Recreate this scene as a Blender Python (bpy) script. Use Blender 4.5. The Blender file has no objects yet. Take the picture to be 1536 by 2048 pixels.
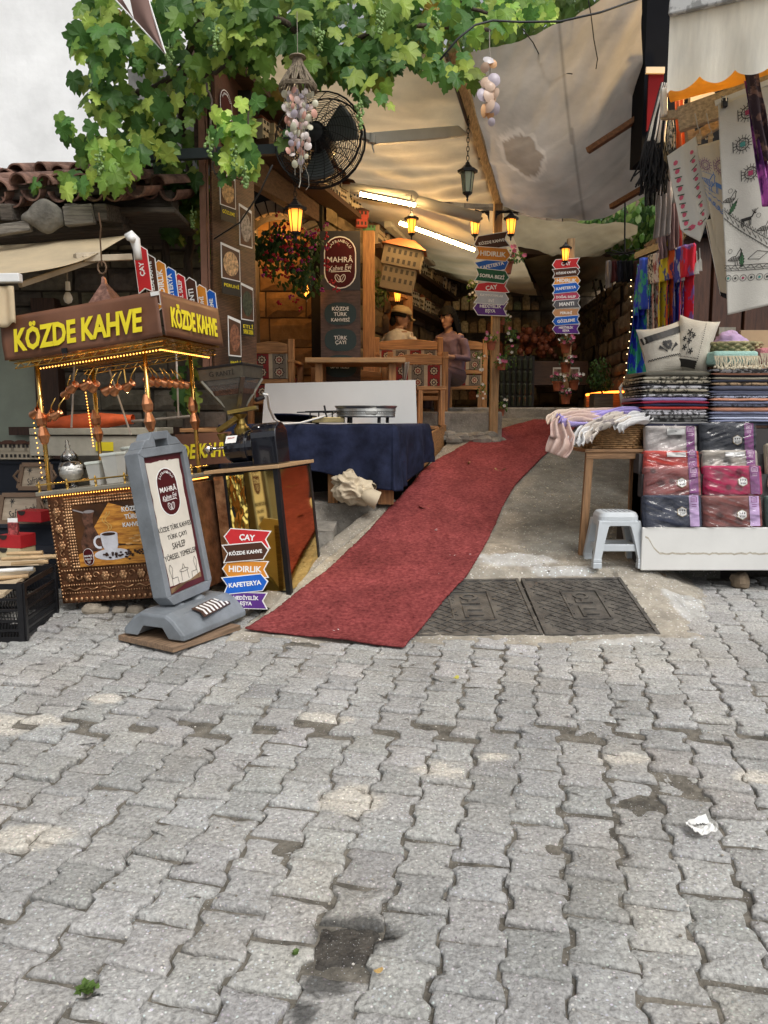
import bpy,math,random
from mathutils import Vector,Matrix,noise
R=math.radians
V=Vector
random.seed(11)
sc=bpy.context.scene
COL=sc.collection
# ---------------------------------------------------------------- camera
CH,PITCH,FPX=1.5,R(7.0),1540.0
cam=bpy.data.cameras.new('camera');camo=bpy.data.objects.new('camera',cam);COL.objects.link(camo)
camo.location=(0,0,CH);camo.rotation_euler=(R(90)-PITCH,0,0)
cam.sensor_fit='HORIZONTAL';cam.sensor_width=36.0;cam.lens=36.0*FPX/1536.0
cam.clip_start=0.05;cam.clip_end=500
sc.camera=camo
sc.render.resolution_x,sc.render.resolution_y=768,1024
# ---------------------------------------------------------------- sky, sun, exposure
SUN_EL,SUN_ROT=R(52),R(150)
world=bpy.data.worlds.new("World");sc.world=world;world.use_nodes=True
wn,wl=world.node_tree.nodes,world.node_tree.links
bg=wn['Background'];sky=wn.new('ShaderNodeTexSky');sky.sky_type='NISHITA';sky.sun_disc=False
sky.sun_elevation=SUN_EL;sky.sun_rotation=SUN_ROT;sky.air_density=1.0;sky.dust_density=5.0;sky.ozone_density=1.0
hs=wn.new('ShaderNodeHueSaturation');hs.inputs['Saturation'].default_value=0.15
wl.new(sky.outputs[0],hs.inputs['Color']);wl.new(hs.outputs[0],bg.inputs[0]);bg.inputs[1].default_value=0.15
sl=bpy.data.lights.new('sun','SUN');so=bpy.data.objects.new('sun',sl);COL.objects.link(so)
sl.energy=1.3;sl.angle=R(25);sl.color=(1,0.96,0.9)
sd=V((math.sin(SUN_ROT)*math.cos(SUN_EL),math.cos(SUN_ROT)*math.cos(SUN_EL),math.sin(SUN_EL)))
so.rotation_euler=sd.to_track_quat('Z','Y').to_euler()
sc.view_settings.view_transform='Standard';sc.view_settings.look='None'
sc.view_settings.exposure=0.0;sc.view_settings.gamma=1
sc.cycles.max_bounces=7;sc.cycles.diffuse_bounces=4;sc.cycles.transparent_max_bounces=10
sc.cycles.use_denoising=True;sc.cycles.sample_clamp_indirect=4
# ---------------------------------------------------------------- pixel of the photograph + depth -> world point
FW=V((0,math.cos(PITCH),-math.sin(PITCH)));UP=V((0,math.sin(PITCH),math.cos(PITCH)))
def P(u,v,y):
 d=FW+V((1,0,0))*((u-768)/FPX)+UP*((1024-v)/FPX)
 return V((0,0,CH))+d*(y/d.y)
def PX(px,y):return y/FPX*px
def sstep(a,b,x):
 t=max(0.,min(1.,(x-a)/(b-a)));return t*t*(3-2*t)
def curbx(y):
 if y<4.66:return-0.63-(4.66-y)*.30
 if y<6.15:return-0.63+(y-4.66)/1.49*.68
 return .05+(y-6.15)*.33
def gz(x,y):
 s=.075*y;ra=.25*y-.735
 if ra>s:
  m=sstep(curbx(y)-.02,curbx(y)+.02,x)
  if y<5.3:m*=1-sstep(1.75,2.25,x)
  s=s+(min(ra,1.5)-s)*m
 return s
def PG(u,v):
 a,b=1.0,12.0
 for i in range(500):
  y=1.2+i*.02;p=P(u,v,y)
  if p.z<=gz(p.x,p.y):return V((p.x,p.y,gz(p.x,p.y)))
 return P(u,v,9)
def nz(x,y=0,z=0):return noise.noise(V((x,y,z)))
def fz(x,y,z=0,o=4):return noise.fractal(V((x,y,z)),1.0,2.0,o)
# ---------------------------------------------------------------- mesh builder
class MB:
 def __init__(s):s.v=[];s.f=[];s.m=[];s.c=[];s.mi=0;s.col=None;s.vc=[]
 def add(s,vs,fs,M=None):
  o=len(s.v)
  s.v+=[(M@V(p))if M is not None else V(p)for p in vs]
  s.vc+=[s.col]*len(vs)
  s.f+=[tuple(i+o for i in f)for f in fs];s.m+=[s.mi]*len(fs);return s
 def box(s,c,d,M=None,rz=0,taper=1.0):
  x,y,z=d[0]/2,d[1]/2,d[2]/2
  vs=[(-x,-y,-z),(x,-y,-z),(x,y,-z),(-x,y,-z),(-x*taper,-y*taper,z),(x*taper,-y*taper,z),(x*taper,y*taper,z),(-x*taper,y*taper,z)]
  T=Matrix.Translation(c)@Matrix.Rotation(rz,4,'Z')
  if M is not None:T=M@T
  return s.add(vs,[(0,3,2,1),(4,5,6,7),(0,1,5,4),(1,2,6,5),(2,3,7,6),(3,0,4,7)],T)
 def box2(s,a,b,M=None):
  a,b=V(a),V(b);return s.box((a+b)/2,[abs(b[i]-a[i])for i in range(3)],M)
 def bar(s,a,b,w,h=None,M=None,up=(0,0,1)):
  a,b=V(a),V(b);h=h or w;d=b-a;L=d.length
  if L<1e-6:return s
  d.normalize();u=V(up)
  if abs(d.dot(u))>.98:u=V((0,1,0))
  sx=d.cross(u).normalized();sz=sx.cross(d).normalized()
  T=Matrix((sx,d,sz)).transposed().to_4x4();T.translation=(a+b)/2
  if M is not None:T=M@T
  return s.box((0,0,0),(w,L,h),T)
 def tube(s,pts,r,n=8,M=None,cap=True):
  pts=[V(p)for p in pts];N=len(pts)
  rs=r if isinstance(r,(list,tuple))else[r]*N
  vs=[];fs=[];ref=None
  for i,p in enumerate(pts):
   d=(pts[min(i+1,N-1)]-pts[max(i-1,0)])
   d=d.normalized()if d.length>1e-9 else V((0,0,1))
   if ref is None:ref=V((0,0,1))if abs(d.z)<.9 else V((1,0,0))
   a=d.cross(ref)
   a=a.normalized()if a.length>1e-6 else V((1,0,0))
   b=a.cross(d).normalized();ref=b
   for k in range(n):
    t=2*math.pi*k/n;vs.append(p+(a*math.cos(t)+b*math.sin(t))*rs[i])
  for i in range(N-1):
   for k in range(n):
    fs.append((i*n+k,i*n+(k+1)%n,(i+1)*n+(k+1)%n,(i+1)*n+k))
  if cap:fs.append(tuple(range(n-1,-1,-1)));fs.append(tuple((N-1)*n+k for k in range(n)))
  return s.add(vs,fs,M)
 def lathe(s,prof,c=(0,0,0),n=20,M=None,rot=None,sx=1,sy=1):
  vs=[];fs=[]
  for(r,z)in prof:
   for k in range(n):
    t=2*math.pi*k/n;vs.append((r*math.cos(t)*sx,r*math.sin(t)*sy,z))
  N=len(prof)
  for i in range(N-1):
   for k in range(n):
    fs.append((i*n+k,i*n+(k+1)%n,(i+1)*n+(k+1)%n,(i+1)*n+k))
  if prof[0][0]>1e-5:fs.append(tuple(range(n-1,-1,-1)))
  if prof[-1][0]>1e-5:fs.append(tuple((N-1)*n+k for k in range(n)))
  T=Matrix.Translation(c)
  if rot is not None:T=T@rot
  if M is not None:T=M@T
  return s.add(vs,fs,T)
 def ball(s,c,r,n=8,m=5,M=None,sc=(1,1,1)):
  vs=[(0,0,-r*sc[2])];fs=[]
  for i in range(1,m):
   p=math.pi*i/m
   for k in range(n):
    t=2*math.pi*k/n
    vs.append((r*math.sin(p)*math.cos(t)*sc[0],r*math.sin(p)*math.sin(t)*sc[1],-r*math.cos(p)*sc[2]))
  vs.append((0,0,r*sc[2]));L=len(vs)-1
  for k in range(n):
   fs.append((0,1+(k+1)%n,1+k));fs.append((L,L-n+k,L-n+(k+1)%n))
  for i in range(m-2):
   for k in range(n):
    a=1+i*n+k;b=1+i*n+(k+1)%n;fs.append((a,b,b+n,a+n))
  T=Matrix.Translation(c)
  if M is not None:T=M@T
  return s.add(vs,fs,T)
 def prism(s,poly,t,M=None,y0=0.0):
  n=len(poly);A=sum(poly[i][0]*poly[(i+1)%n][1]-poly[(i+1)%n][0]*poly[i][1]for i in range(n))
  if A<0:poly=poly[::-1]
  vs=[(p[0],y0,p[1])for p in poly]+[(p[0],y0+t,p[1])for p in poly]
  fs=[tuple(range(n)),tuple(range(2*n-1,n-1,-1))]+[(i,i+n,(i+1)%n+n,(i+1)%n)for i in range(n)]
  return s.add(vs,fs,M)
 def grid(s,fn,nu,nv,M=None,cf=None,thick=0):
  vs=[fn(i/nu,j/nv)for j in range(nv+1)for i in range(nu+1)]
  fs=[(j*(nu+1)+i,j*(nu+1)+i+1,(j+1)*(nu+1)+i+1,(j+1)*(nu+1)+i)for j in range(nv)for i in range(nu)]
  s.add(vs,fs,M)
  if cf:
   s.vc[-len(vs):]=[cf(i/nu,j/nv)for j in range(nv+1)for i in range(nu+1)]
  return s
 def txt(s,body,w,h,M=None,depth=.001,bold=0.,shear=0.,y0=0.,keep=True,sp=1.0):
  vs,fs=text_geo(body,bold,shear,sp)
  if not vs:return s
  x0=min(v[0]for v in vs);x1=max(v[0]for v in vs);y_0=min(v[1]for v in vs);y_1=max(v[1]for v in vs)
  kx=w/(x1-x0);ky=h/(y_1-y_0)
  if keep:kx=ky=min(kx,ky)
  cx,cy=(x0+x1)/2,(y_0+y_1)/2
  return s.add([((v[0]-cx)*kx,y0-(depth if v[2]>0 else 0),(v[1]-cy)*ky)for v in vs],fs,M)
_tc={}
def text_geo(body,bold,shear,sp=1.0):
 k=(body,bold,shear,sp)
 if k in _tc:return _tc[k]
 cu=bpy.data.curves.new('t','FONT');cu.body=body;cu.size=1;cu.align_x='CENTER';cu.align_y='CENTER'
 cu.extrude=.01;cu.offset=bold;cu.shear=shear;cu.resolution_u=2;cu.space_line=.9;cu.space_character=sp
 o=bpy.data.objects.new('t',cu);COL.objects.link(o)
 dg=bpy.context.evaluated_depsgraph_get()
 me=bpy.data.meshes.new_from_object(o.evaluated_get(dg))
 vs=[tuple(v.co)for v in me.vertices];fs=[tuple(p.vertices)for p in me.polygons]
 bpy.data.objects.remove(o);bpy.data.curves.remove(cu);bpy.data.meshes.remove(me)
 _tc[k]=(vs,fs);return _tc[k]
def wmat(o):
 m=o.matrix_basis.copy()
 while o.parent:o=o.parent;m=o.matrix_basis@m
 return m
def build(mb,name,mats,parent=None,smooth=False,W=False,bevel=0,solid=0,sub=0):
 vs=mb.v
 if W and parent is not None:
  inv=wmat(parent).inverted();vs=[inv@p for p in vs]
 me=bpy.data.meshes.new(name);me.from_pydata([tuple(p)for p in vs],[],mb.f)
 if not isinstance(mats,(list,tuple)):mats=[mats]
 for m in mats:me.materials.append(m)
 if len(mats)>1:me.polygons.foreach_set('material_index',mb.m)
 if smooth:me.polygons.foreach_set('use_smooth',[True]*len(me.polygons))
 if any(c is not None for c in mb.vc):
  at=me.color_attributes.new('Col','FLOAT_COLOR','POINT')
  fl=[]
  for c in mb.vc:
   if c is None:c=(1,1,1)
   fl+=[c[0],c[1],c[2],1.0]
  at.data.foreach_set('color',fl)
 me.validate();me.update()
 o=bpy.data.objects.new(name,me);COL.objects.link(o)
 if parent is not None:o.parent=parent
 if solid:
  md=o.modifiers.new('solid','SOLIDIFY');md.thickness=solid;md.offset=0
 if sub:
  md=o.modifiers.new('sub','SUBSURF');md.levels=sub;md.render_levels=sub
 if bevel:
  md=o.modifiers.new('bevel','BEVEL');md.width=bevel;md.segments=2;md.limit_method='ANGLE'
 return o
def tag(o,label=None,cat=None,group=None,kind=None):
 if label:o['label']=label
 if cat:o['category']=cat
 if group:o['group']=group
 if kind:o['kind']=kind
 return o
def thing(name,label,cat,loc=(0,0,0),rz=0,group=None,M=None):
 o=bpy.data.objects.new(name,None);COL.objects.link(o);o.empty_display_size=.05
 if M is not None:o.matrix_basis=M
 else:o.location=loc;o.rotation_euler=(0,0,rz);o.matrix_basis=Matrix.Translation(loc)@Matrix.Rotation(rz,4,'Z')
 return tag(o,label,cat,group)
def copytree(o,M=None,label=None,parent=None):
 c=o.copy();COL.objects.link(c)
 if parent is not None:c.parent=parent
 if M is not None:c.matrix_basis=M
 if label:c['label']=label
 for ch in[x for x in list(bpy.data.objects)if x.parent==o]:copytree(ch,parent=c)
 return c
def frame(o,rz=0,rx=0,ry=0,s=1):
 return Matrix.Translation(o)@Matrix.Rotation(rz,4,'Z')@Matrix.Rotation(rx,4,'X')@Matrix.Rotation(ry,4,'Y')@Matrix.Scale(s,4)
def rect(w,h,cx=0,cz=0):return[(cx-w/2,cz-h/2),(cx+w/2,cz-h/2),(cx+w/2,cz+h/2),(cx-w/2,cz+h/2)]
def oval(w,h,n=28,cx=0,cz=0,p=2.0):
 r=[]
 for k in range(n):
  t=2*math.pi*k/n;c,s_=math.cos(t),math.sin(t)
  r.append((cx+w/2*math.copysign(abs(c)**(2/p),c),cz+h/2*math.copysign(abs(s_)**(2/p),s_)))
 return r
def stadium(w,h,n=10,cx=0,cz=0):
 r=min(w,h)/2;pts=[]
 if h>=w:
  for k in range(n+1):t=math.pi*k/n;pts.append((cx+r*math.cos(t),cz+h/2-r+r*math.sin(t)))
  for k in range(n+1):t=math.pi+math.pi*k/n;pts.append((cx+r*math.cos(t),cz-h/2+r+r*math.sin(t)))
 else:
  for k in range(n+1):t=-math.pi/2+math.pi*k/n;pts.append((cx+w/2-r+r*math.cos(t),cz+r*math.sin(t)))
  for k in range(n+1):t=math.pi/2+math.pi*k/n;pts.append((cx-w/2+r+r*math.cos(t),cz+r*math.sin(t)))
 return pts
# ---------------------------------------------------------------- materials
_mc={}
def mat(name,col,rough=.6,metal=0.,var=.18,vs=6.,bump=.15,bs=40.,col2=None,vcol=False,transl=0.,emit=None,es=0.,alpha=1.,stretch=None,spec=.5,trans=0.,coat=0.,wave=None,vor=None,lo=.35,hi=.65,sheen=0.):
 if name in _mc:return _mc[name]
 m=bpy.data.materials.new(name);m.use_nodes=True;n=m.node_tree.nodes;l=m.node_tree.links
 b=n['Principled BSDF'];out=n['Material Output']
 tc=n.new('ShaderNodeTexCoord');mp=n.new('ShaderNodeMapping');l.new(tc.outputs['Object'],mp.inputs[0])
 if stretch:mp.inputs['Scale'].default_value=stretch
 nt=n.new('ShaderNodeTexNoise');nt.inputs['Scale'].default_value=vs;nt.inputs['Detail'].default_value=8;nt.inputs['Roughness'].default_value=.62
 l.new(mp.outputs[0],nt.inputs['Vector'])
 cr=n.new('ShaderNodeValToRGB');cr.color_ramp.elements[0].position=lo;cr.color_ramp.elements[1].position=hi
 c1=[max(0,c*(1-var))for c in col];c2=col2 if col2 else[min(1,c*(1+var))for c in col]
 cr.color_ramp.elements[0].color=(*c1,1);cr.color_ramp.elements[1].color=(*c2,1)
 l.new(nt.outputs[0],cr.inputs[0]);src=cr.outputs[0]
 hsrc=None
 if wave:
  wv=n.new('ShaderNodeTexWave');wv.inputs['Scale'].default_value=wave[0];wv.inputs['Distortion'].default_value=wave[1];wv.inputs['Detail'].default_value=3
  wv.bands_direction=wave[3]if len(wave)>3 else 'X'
  l.new(mp.outputs[0],wv.inputs['Vector'])
  mx=n.new('ShaderNodeMix');mx.data_type='RGBA';mx.blend_type='MULTIPLY';mx.inputs[0].default_value=wave[2]
  l.new(src,mx.inputs[6]);l.new(wv.outputs[0],mx.inputs[7]);src=mx.outputs[2];hsrc=wv.outputs[1]
 if vor:
  vo=n.new('ShaderNodeTexVoronoi');vo.inputs['Scale'].default_value=vor[0];l.new(mp.outputs[0],vo.inputs['Vector'])
  vr=n.new('ShaderNodeValToRGB');vr.color_ramp.elements[0].position=vor[1];vr.color_ramp.elements[0].color=(1,1,1,1)
  vr.color_ramp.elements[1].position=vor[1]+.06;vr.color_ramp.elements[1].color=(0,0,0,1)
  l.new(vo.outputs['Distance'],vr.inputs[0])
  sp=n.new('ShaderNodeMix');sp.data_type='RGBA';l.new(vr.outputs[0],sp.inputs[0]);l.new(src,sp.inputs[6])
  hv=n.new('ShaderNodeMix');hv.data_type='RGBA';hv.inputs[0].default_value=vor[3]if len(vor)>3 else .5
  hv.inputs[6].default_value=(*vor[2],1);l.new(vo.outputs['Color'],hv.inputs[7])
  sat=n.new('ShaderNodeHueSaturation');sat.inputs['Saturation'].default_value=.15;sat.inputs['Value'].default_value=.8
  l.new(hv.outputs[2],sat.inputs['Color']);l.new(sat.outputs[0],sp.inputs[7]);src=sp.outputs[2]
 if vcol:
  at=n.new('ShaderNodeVertexColor');at.layer_name='Col'
  mx=n.new('ShaderNodeMix');mx.data_type='RGBA';mx.blend_type='MULTIPLY';mx.inputs[0].default_value=1
  l.new(src,mx.inputs[6]);l.new(at.outputs[0],mx.inputs[7]);src=mx.outputs[2]
 l.new(src,b.inputs['Base Color'])
 b.inputs['Roughness'].default_value=rough;b.inputs['Metallic'].default_value=metal
 b.inputs['Specular IOR Level'].default_value=spec;b.inputs['Coat Weight'].default_value=coat
 if sheen:b.inputs['Sheen Weight'].default_value=sheen
 if trans:b.inputs['Transmission Weight'].default_value=trans
 if alpha<1:b.inputs['Alpha'].default_value=alpha
 if emit:b.inputs['Emission Color'].default_value=(*emit,1);b.inputs['Emission Strength'].default_value=es
 if bump:
  n2=n.new('ShaderNodeTexNoise');n2.inputs['Scale'].default_value=bs;n2.inputs['Detail'].default_value=6
  l.new(mp.outputs[0],n2.inputs['Vector'])
  bp=n.new('ShaderNodeBump');bp.inputs['Strength'].default_value=bump;bp.inputs['Distance'].default_value=.01
  l.new(n2.outputs[0],bp.inputs['Height'])
  if hsrc is not None:
   b2=n.new('ShaderNodeBump');b2.inputs['Strength'].default_value=bump;b2.inputs['Distance'].default_value=.004
   l.new(hsrc,b2.inputs['Height']);l.new(bp.outputs[0],b2.inputs['Normal']);bp=b2
  l.new(bp.outputs[0],b.inputs['Normal'])
 if transl:
  tr=n.new('ShaderNodeBsdfTranslucent');l.new(src,tr.inputs[0])
  ms=n.new('ShaderNodeMixShader');ms.inputs[0].default_value=transl
  l.new(b.outputs[0],ms.inputs[1]);l.new(tr.outputs[0],ms.inputs[2]);l.new(ms.outputs[0],out.inputs[0])
 _mc[name]=m;return m
def flat(name,col,rough=.45,**k):
 k.setdefault('var',.07);k.setdefault('bump',.03);return mat(name,col,rough,**k)
def hexc(h):
 c=[int(h[i:i+2],16)/255 for i in(0,2,4)]
 return tuple(x/12.92 if x<=.04045 else((x+.055)/1.055)**2.4 for x in c)
WOODX=lambda nm,c,s=1.:mat(nm,c,.6,var=.3,vs=5*s,bump=.3,bs=18*s,stretch=(1,14,14),col2=[x*1.5 for x in c])
WOODY=lambda nm,c,s=1.:mat(nm,c,.6,var=.3,vs=5*s,bump=.3,bs=18*s,stretch=(14,1,14),col2=[x*1.5 for x in c])
WOODZ=lambda nm,c,s=1.:mat(nm,c,.6,var=.3,vs=5*s,bump=.3,bs=18*s,stretch=(14,14,1),col2=[x*1.5 for x in c])
black_metal=mat('black_metal',(.012,.012,.014),.4,metal=.3,bump=.1)
steel=mat('steel',(.5,.5,.5),.3,metal=1,bump=.05)
brass=mat('brass',(.68,.44,.13),.22,metal=1,var=.2,bump=.05)
copper=mat('copper',(.62,.27,.13),.3,metal=1,var=.35,vs=9,bump=.15)
white_pl=mat('white_plastic',(.72,.72,.70),.4,var=.05,bump=.02)
terracotta=mat('terracotta',(.30,.09,.045),.8,var=.3,bump=.3)
string_m=flat('string',(.3,.27,.22),.9)
def film(name,rough,add):
 m=bpy.data.materials.new(name);m.use_nodes=True;n=m.node_tree.nodes;l=m.node_tree.links
 g=n.new('ShaderNodeBsdfGlossy');g.inputs['Roughness'].default_value=rough;tr=n.new('ShaderNodeBsdfTransparent');fr=n.new('ShaderNodeFresnel');fr.inputs[0].default_value=1.45
 ad=n.new('ShaderNodeMath');ad.operation='ADD';ad.inputs[1].default_value=add;l.new(fr.outputs[0],ad.inputs[0]);mx=n.new('ShaderNodeMixShader')
 l.new(ad.outputs[0],mx.inputs[0]);l.new(tr.outputs[0],mx.inputs[1]);l.new(g.outputs[0],mx.inputs[2]);l.new(mx.outputs[0],n['Material Output'].inputs[0]);return m
# ================================================================ GROUND
mb=MB()
def basef(a,b):
 x=-60+120*a;y=-30+100*b
 return(x,y,.075*y-.07)
mb.grid(basef,12,10)
tag(build(mb,'ground',mat('soil',(.11,.10,.085),.95,vs=3,bump=.5)),kind='structure')
DIRT=mat('joint_dirt',(.135,.122,.10),.95,var=.5,vs=14,bump=.9,bs=70,vor=(90,.12,(.3,.28,.25)))
mb=MB()
HX,HY=PG(700,1885).x,PG(700,1885).y
def bedf(a,b):
 x=-3.6+7.4*a;y=.8+6.4*b
 return(x,y,.075*y-.0125+.010*fz(x*1.6,y*1.6,9,2)+.004*nz(x*9,y*9)-(.06 if y>5.3 else 0))
mb.grid(bedf,150,130)
tag(build(mb,'paving_bed',DIRT),kind='structure')
PAVE=mat('paving_concrete',(.348,.344,.330),.92,var=.5,vs=75,bump=1.0,bs=80,vcol=True,vor=(70,.20,(.37,.355,.33),.7),lo=.25,hi=.75)
def hole(x,y):
 h=0
 for(u,v,r)in HOLES:
  h=max(h,1-sstep(.5,1.0,math.hypot(x-u,(y-v))/r))
 return h
def GP(u,v):p=PG(u,v);return p.x,p.y
HOLES=[(*GP(690,1900),.10),(*GP(1330,1585),.13),(*GP(1185,1640),.07),(*GP(700,1470),.05),(*GP(440,1790),.05),(*GP(960,1650),.05)]
PALE=[(*GP(878,1548),.10,.05),(*GP(985,1520),.07,.04),(*GP(1255,1525),.12,.05),(*GP(1515,1560),.10,.06),(*GP(20,1450),.25,.10),(*GP(60,1680),.14,.08),(*GP(700,1600),.13,.1),(*GP(210,1400),.12,.05),(*GP(640,1440),.14,.06)]
WET=[(*GP(700,1880),.135,.085),(*GP(650,1975),.065,.05),(*GP(605,2035),.04,.04)]
def patch(L,x,y):
 m=0
 for(cx,cy,rx,ry)in L:
  d=math.hypot((x-cx)/rx,(y-cy)/ry)+.35*nz(x*14,y*14,3)
  m=max(m,1-sstep(.75,1.0,d))
 return m
yaw=R(11.5);ca,sa=math.cos(yaw),math.sin(yaw)
BW,BL=.164,.166
def mortar(x,y):
 return(curbx(y)-.02<x<1.70+.10*nz(y*4,1.7)and y>4.07+.05*nz(x*3,7))and not(x>1.62 and y<4.25+.1*nz(x*5,2))
mb=MB();rnd=random.Random(5)
def outline(w,l,wa):
 a,c,k=w/2+wa,w/2-wa,l*.16
 e=l/2
 p,q=l*.29,l*.19
 return[(-a,-e),(a,-e),(a,-p),(c,-q),(c,q),(a,p),(a,e),(-a,e),(-a,p),(-c,q),(-c,-q),(-a,-p)]
def add_block(cx,cy,ang,w=BW,l=BL,wa=.0102):
 g=.0022+rnd.random()*.0022+(.004 if rnd.random()<.08 else 0)
 pts=[(a+rnd.gauss(0,.0028),b+rnd.gauss(0,.0028))for a,b in outline(w-g*2,l-g*2,wa)]
 if rnd.random()<.22:
  q=rnd.choice((0,1,6,7));cq=.82+.12*rnd.random();pts[q]=(pts[q][0]*cq,pts[q][1]*cq)
 P2=[]
 for i in range(len(pts)):
  a,b=V(pts[i]),V(pts[(i+1)%len(pts)]);n=max(1,int((b-a).length/.024))
  for k in range(n):P2.append(a.lerp(b,k/n))
 da=ang+rnd.gauss(0,.018);c_,s_=math.cos(da),math.sin(da)
 ox,oy=cx+rnd.gauss(0,.0035),cy+rnd.gauss(0,.0035)
 hz=rnd.gauss(0,.0035);tx,ty=rnd.gauss(0,.02),rnd.gauss(0,.02)
 sd_=rnd.random()*50;wear=.7+rnd.random()*.8
 if fz(cx*1.1,cy*1.1,4)>.25 or(cx>.2 and cy<3.4 and rnd.random()<.3):wear*=1.8
 rings=[(1.0,-.04),(1.0,-.013*min(wear,1.4)),(.982-.008*wear,-.0045*wear),(.94-.015*wear,-.0008),(.72,0),(.42,0)]
 ho=hole(cx,cy);hz-=ho*.016;wear*=1+ho
 tone=.88+rnd.random()*.24
 tint=(tone*(1+rnd.gauss(0,.008)),tone,tone*(1+rnd.gauss(0,.01)))
 vs=[];cols=[];n=len(P2)
 def vert(p,dz):
  x=ox+p.x*c_-p.y*s_;y=oy+p.x*s_+p.y*c_
  h=.075*y+hz+p.x*tx+p.y*ty+dz+.0050*fz(x*16,y*16,sd_,3)+.010*fz(x*1.6,y*1.6,9,2)
  h-=.012*max(0,fz(x*9,y*9,sd_,2)-.35)*wear
  vs.append((x,y,h))
  m=patch(PALE,x,y);wt=patch(WET,x,y)
  f=1+.16*fz(x*3.1,y*3.1,5)+.16*fz(x*.9,y*.9,8)+.10*fz(x*14,y*14,2)
  c=[t*f for t in tint]
  br=max(0,fz(x*2.3+9,y*2.3,2))*.35
  c=[c[0]*(1+.08*br),c[1]*(1-.02*br),c[2]*(1-.18*br)]
  if dz<-.008:c=[q*.8 for q in c]
  c=[q*(1-m)+e*m for q,e in zip(c,(1.5,1.42,1.3))]
  c=[q*(1-.72*wt)for q in c]
  cols.append(c)
 for(k,dz)in rings:
  for p in P2:
   j=1+((.035*nz(p.x*60+sd_,p.y*60,1)+.03*nz(p.x*24+sd_,p.y*24,5))*wear if k>.8 else 0)
   vert(p*(k*j),dz)
 vert(V((0,0)),0)
 fs=[]
 for r in range(len(rings)-1):
  for i in range(n):fs.append((r*n+i,r*n+(i+1)%n,(r+1)*n+(i+1)%n,(r+1)*n+i))
 o=(len(rings)-1)*n
 for i in range(n):fs.append((o+i,o+(i+1)%n,len(rings)*n))
 mb.add(vs,fs);mb.vc[-len(vs):]=cols
YA,YB=PG(100,1452),PG(1400,1475);YLS=(YB.y-YA.y)/(YB.x-YA.x);YL0=YA.y+(-1.2-YA.x)*YLS
for i in range(-34,38):
 for j in range(-4,42):
  lx=i*BW+.02;ly=j*BL+(BL/2 if i%2 else 0)+1.2
  x=lx*ca+ly*sa;y=-lx*sa+ly*ca
  if not(-3.2<x<3.4 and 1.25<y<6.2):continue
  if x>0 and y>5.25:continue
  if y<3.0 and abs(x)>y*.62+.9:continue
  if abs(x)>y*.56+.75:continue
  yl=YL0+(x+1.2)*YLS
  if y>yl:x+=.075;y+=.030
  elif y>yl-.12 and x<.1:y-=.008
  if mortar(x,y):continue
  if x>curbx(y)-.06 and y>4.62 and x<1.7:continue
  if math.hypot(x-HX,y-HY)<.085:continue
  add_block(x,y,-yaw)
tag(build(mb,'street',PAVE,smooth=True),kind='structure')
q=MB();q.grid(lambda a,b:(HX+(.19*a-.10)*(1+.2*nz(b*4,2)),HY+(.15*b-.075)*(1+.3*nz(a*4,5)),.075*(HY+.15*b-.075)-.004+.010*fz(HX*1.6,HY*1.6,9,2)-.016*(2*max(abs(a-.5),abs(b-.5)))**4+.006*fz(a*4,b*4,2)),24,20)
tag(build(q,'damp_soil',mat('damp_soil',(.060,.053,.044),.75,var=.5,vs=30,bump=1,bs=90,vor=(120,.12,(.22,.2,.17),.4)),smooth=True),kind='structure')
# ---------------------------------------------------------------- concrete ramp and cement border
RAMPM=mat('old_concrete',(.25,.233,.205),.92,var=.35,vs=9,bump=.9,bs=60,vcol=True,vor=(42,.20,(.40,.34,.26),.4),lo=.25,hi=.75)
mb=MB()
NX,NY=250,300
COVERS=[]
def rampf(a,b):
 y=3.98+4.95*b;xl=curbx(y)-.05;xr=2.35 if y<5.4 else 3.4
 x=xl+(xr-xl)*a
 z=gz(x,y)+.006*fz(x*14,y*14,0,4)+.012*fz(x*2.5,y*2.5,4,3)
 if y<4.12:z-=(4.12-y)*.15
 m=sstep(1.72,1.86,x+.06*nz(x*6,y*6))if y<5.3 else 0
 z-=.035*m
 z+=.004*patch(CEM,x,y)
 if .12<x<1.50 and 4.15<y<4.95:z-=.026
 return(x,y,z)
CEM=[(*GP(1330,1285),.42,.09),(*GP(1000,1300),.35,.05),(*GP(1400,1220),.16,.2),(*GP(1030,1120),.30,.12),(*GP(1130,1140),.3,.06),(*GP(1370,1190),.15,.12),(*GP(1190,1300),.3,.05)]
def rampc(a,b):
 x,y,z=rampf(a,b)
 c=[1,1,1];f=1+.25*fz(x*1.5,y*1.5,1)+.15*fz(x*7,y*7,1)
 g=sstep(.55,1.15,x-(y-5)*.15+.25*nz(x*3,y*3,6))*sstep(5.0,5.3,y)
 c=[1.12*(1-g)+.70*g,1.04*(1-g)+.72*g,.92*(1-g)+.70*g]
 if y<5.1:c=[1.30,1.27,1.2]
 m=patch(CEM,x,y)
 c=[q*(f+.25*max(0,fz(x*11,y*11,3)))for q in c];c=[q*(1-m)+e*m for q,e in zip(c,(1.75,1.85,2.0))]
 if y>8:c=[q*.75 for q in c]
 return c
mb.grid(rampf,NX,NY,cf=rampc)
tag(build(mb,'ramp',RAMPM,smooth=True),kind='structure')
mb=MB();mb.col=(1.05,1.0,.92);pts=[]
for i in range(40):
 y=4.45+i*(6.25-4.45)/39;x=curbx(y)-.05
 pts.append((x,y))
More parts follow.
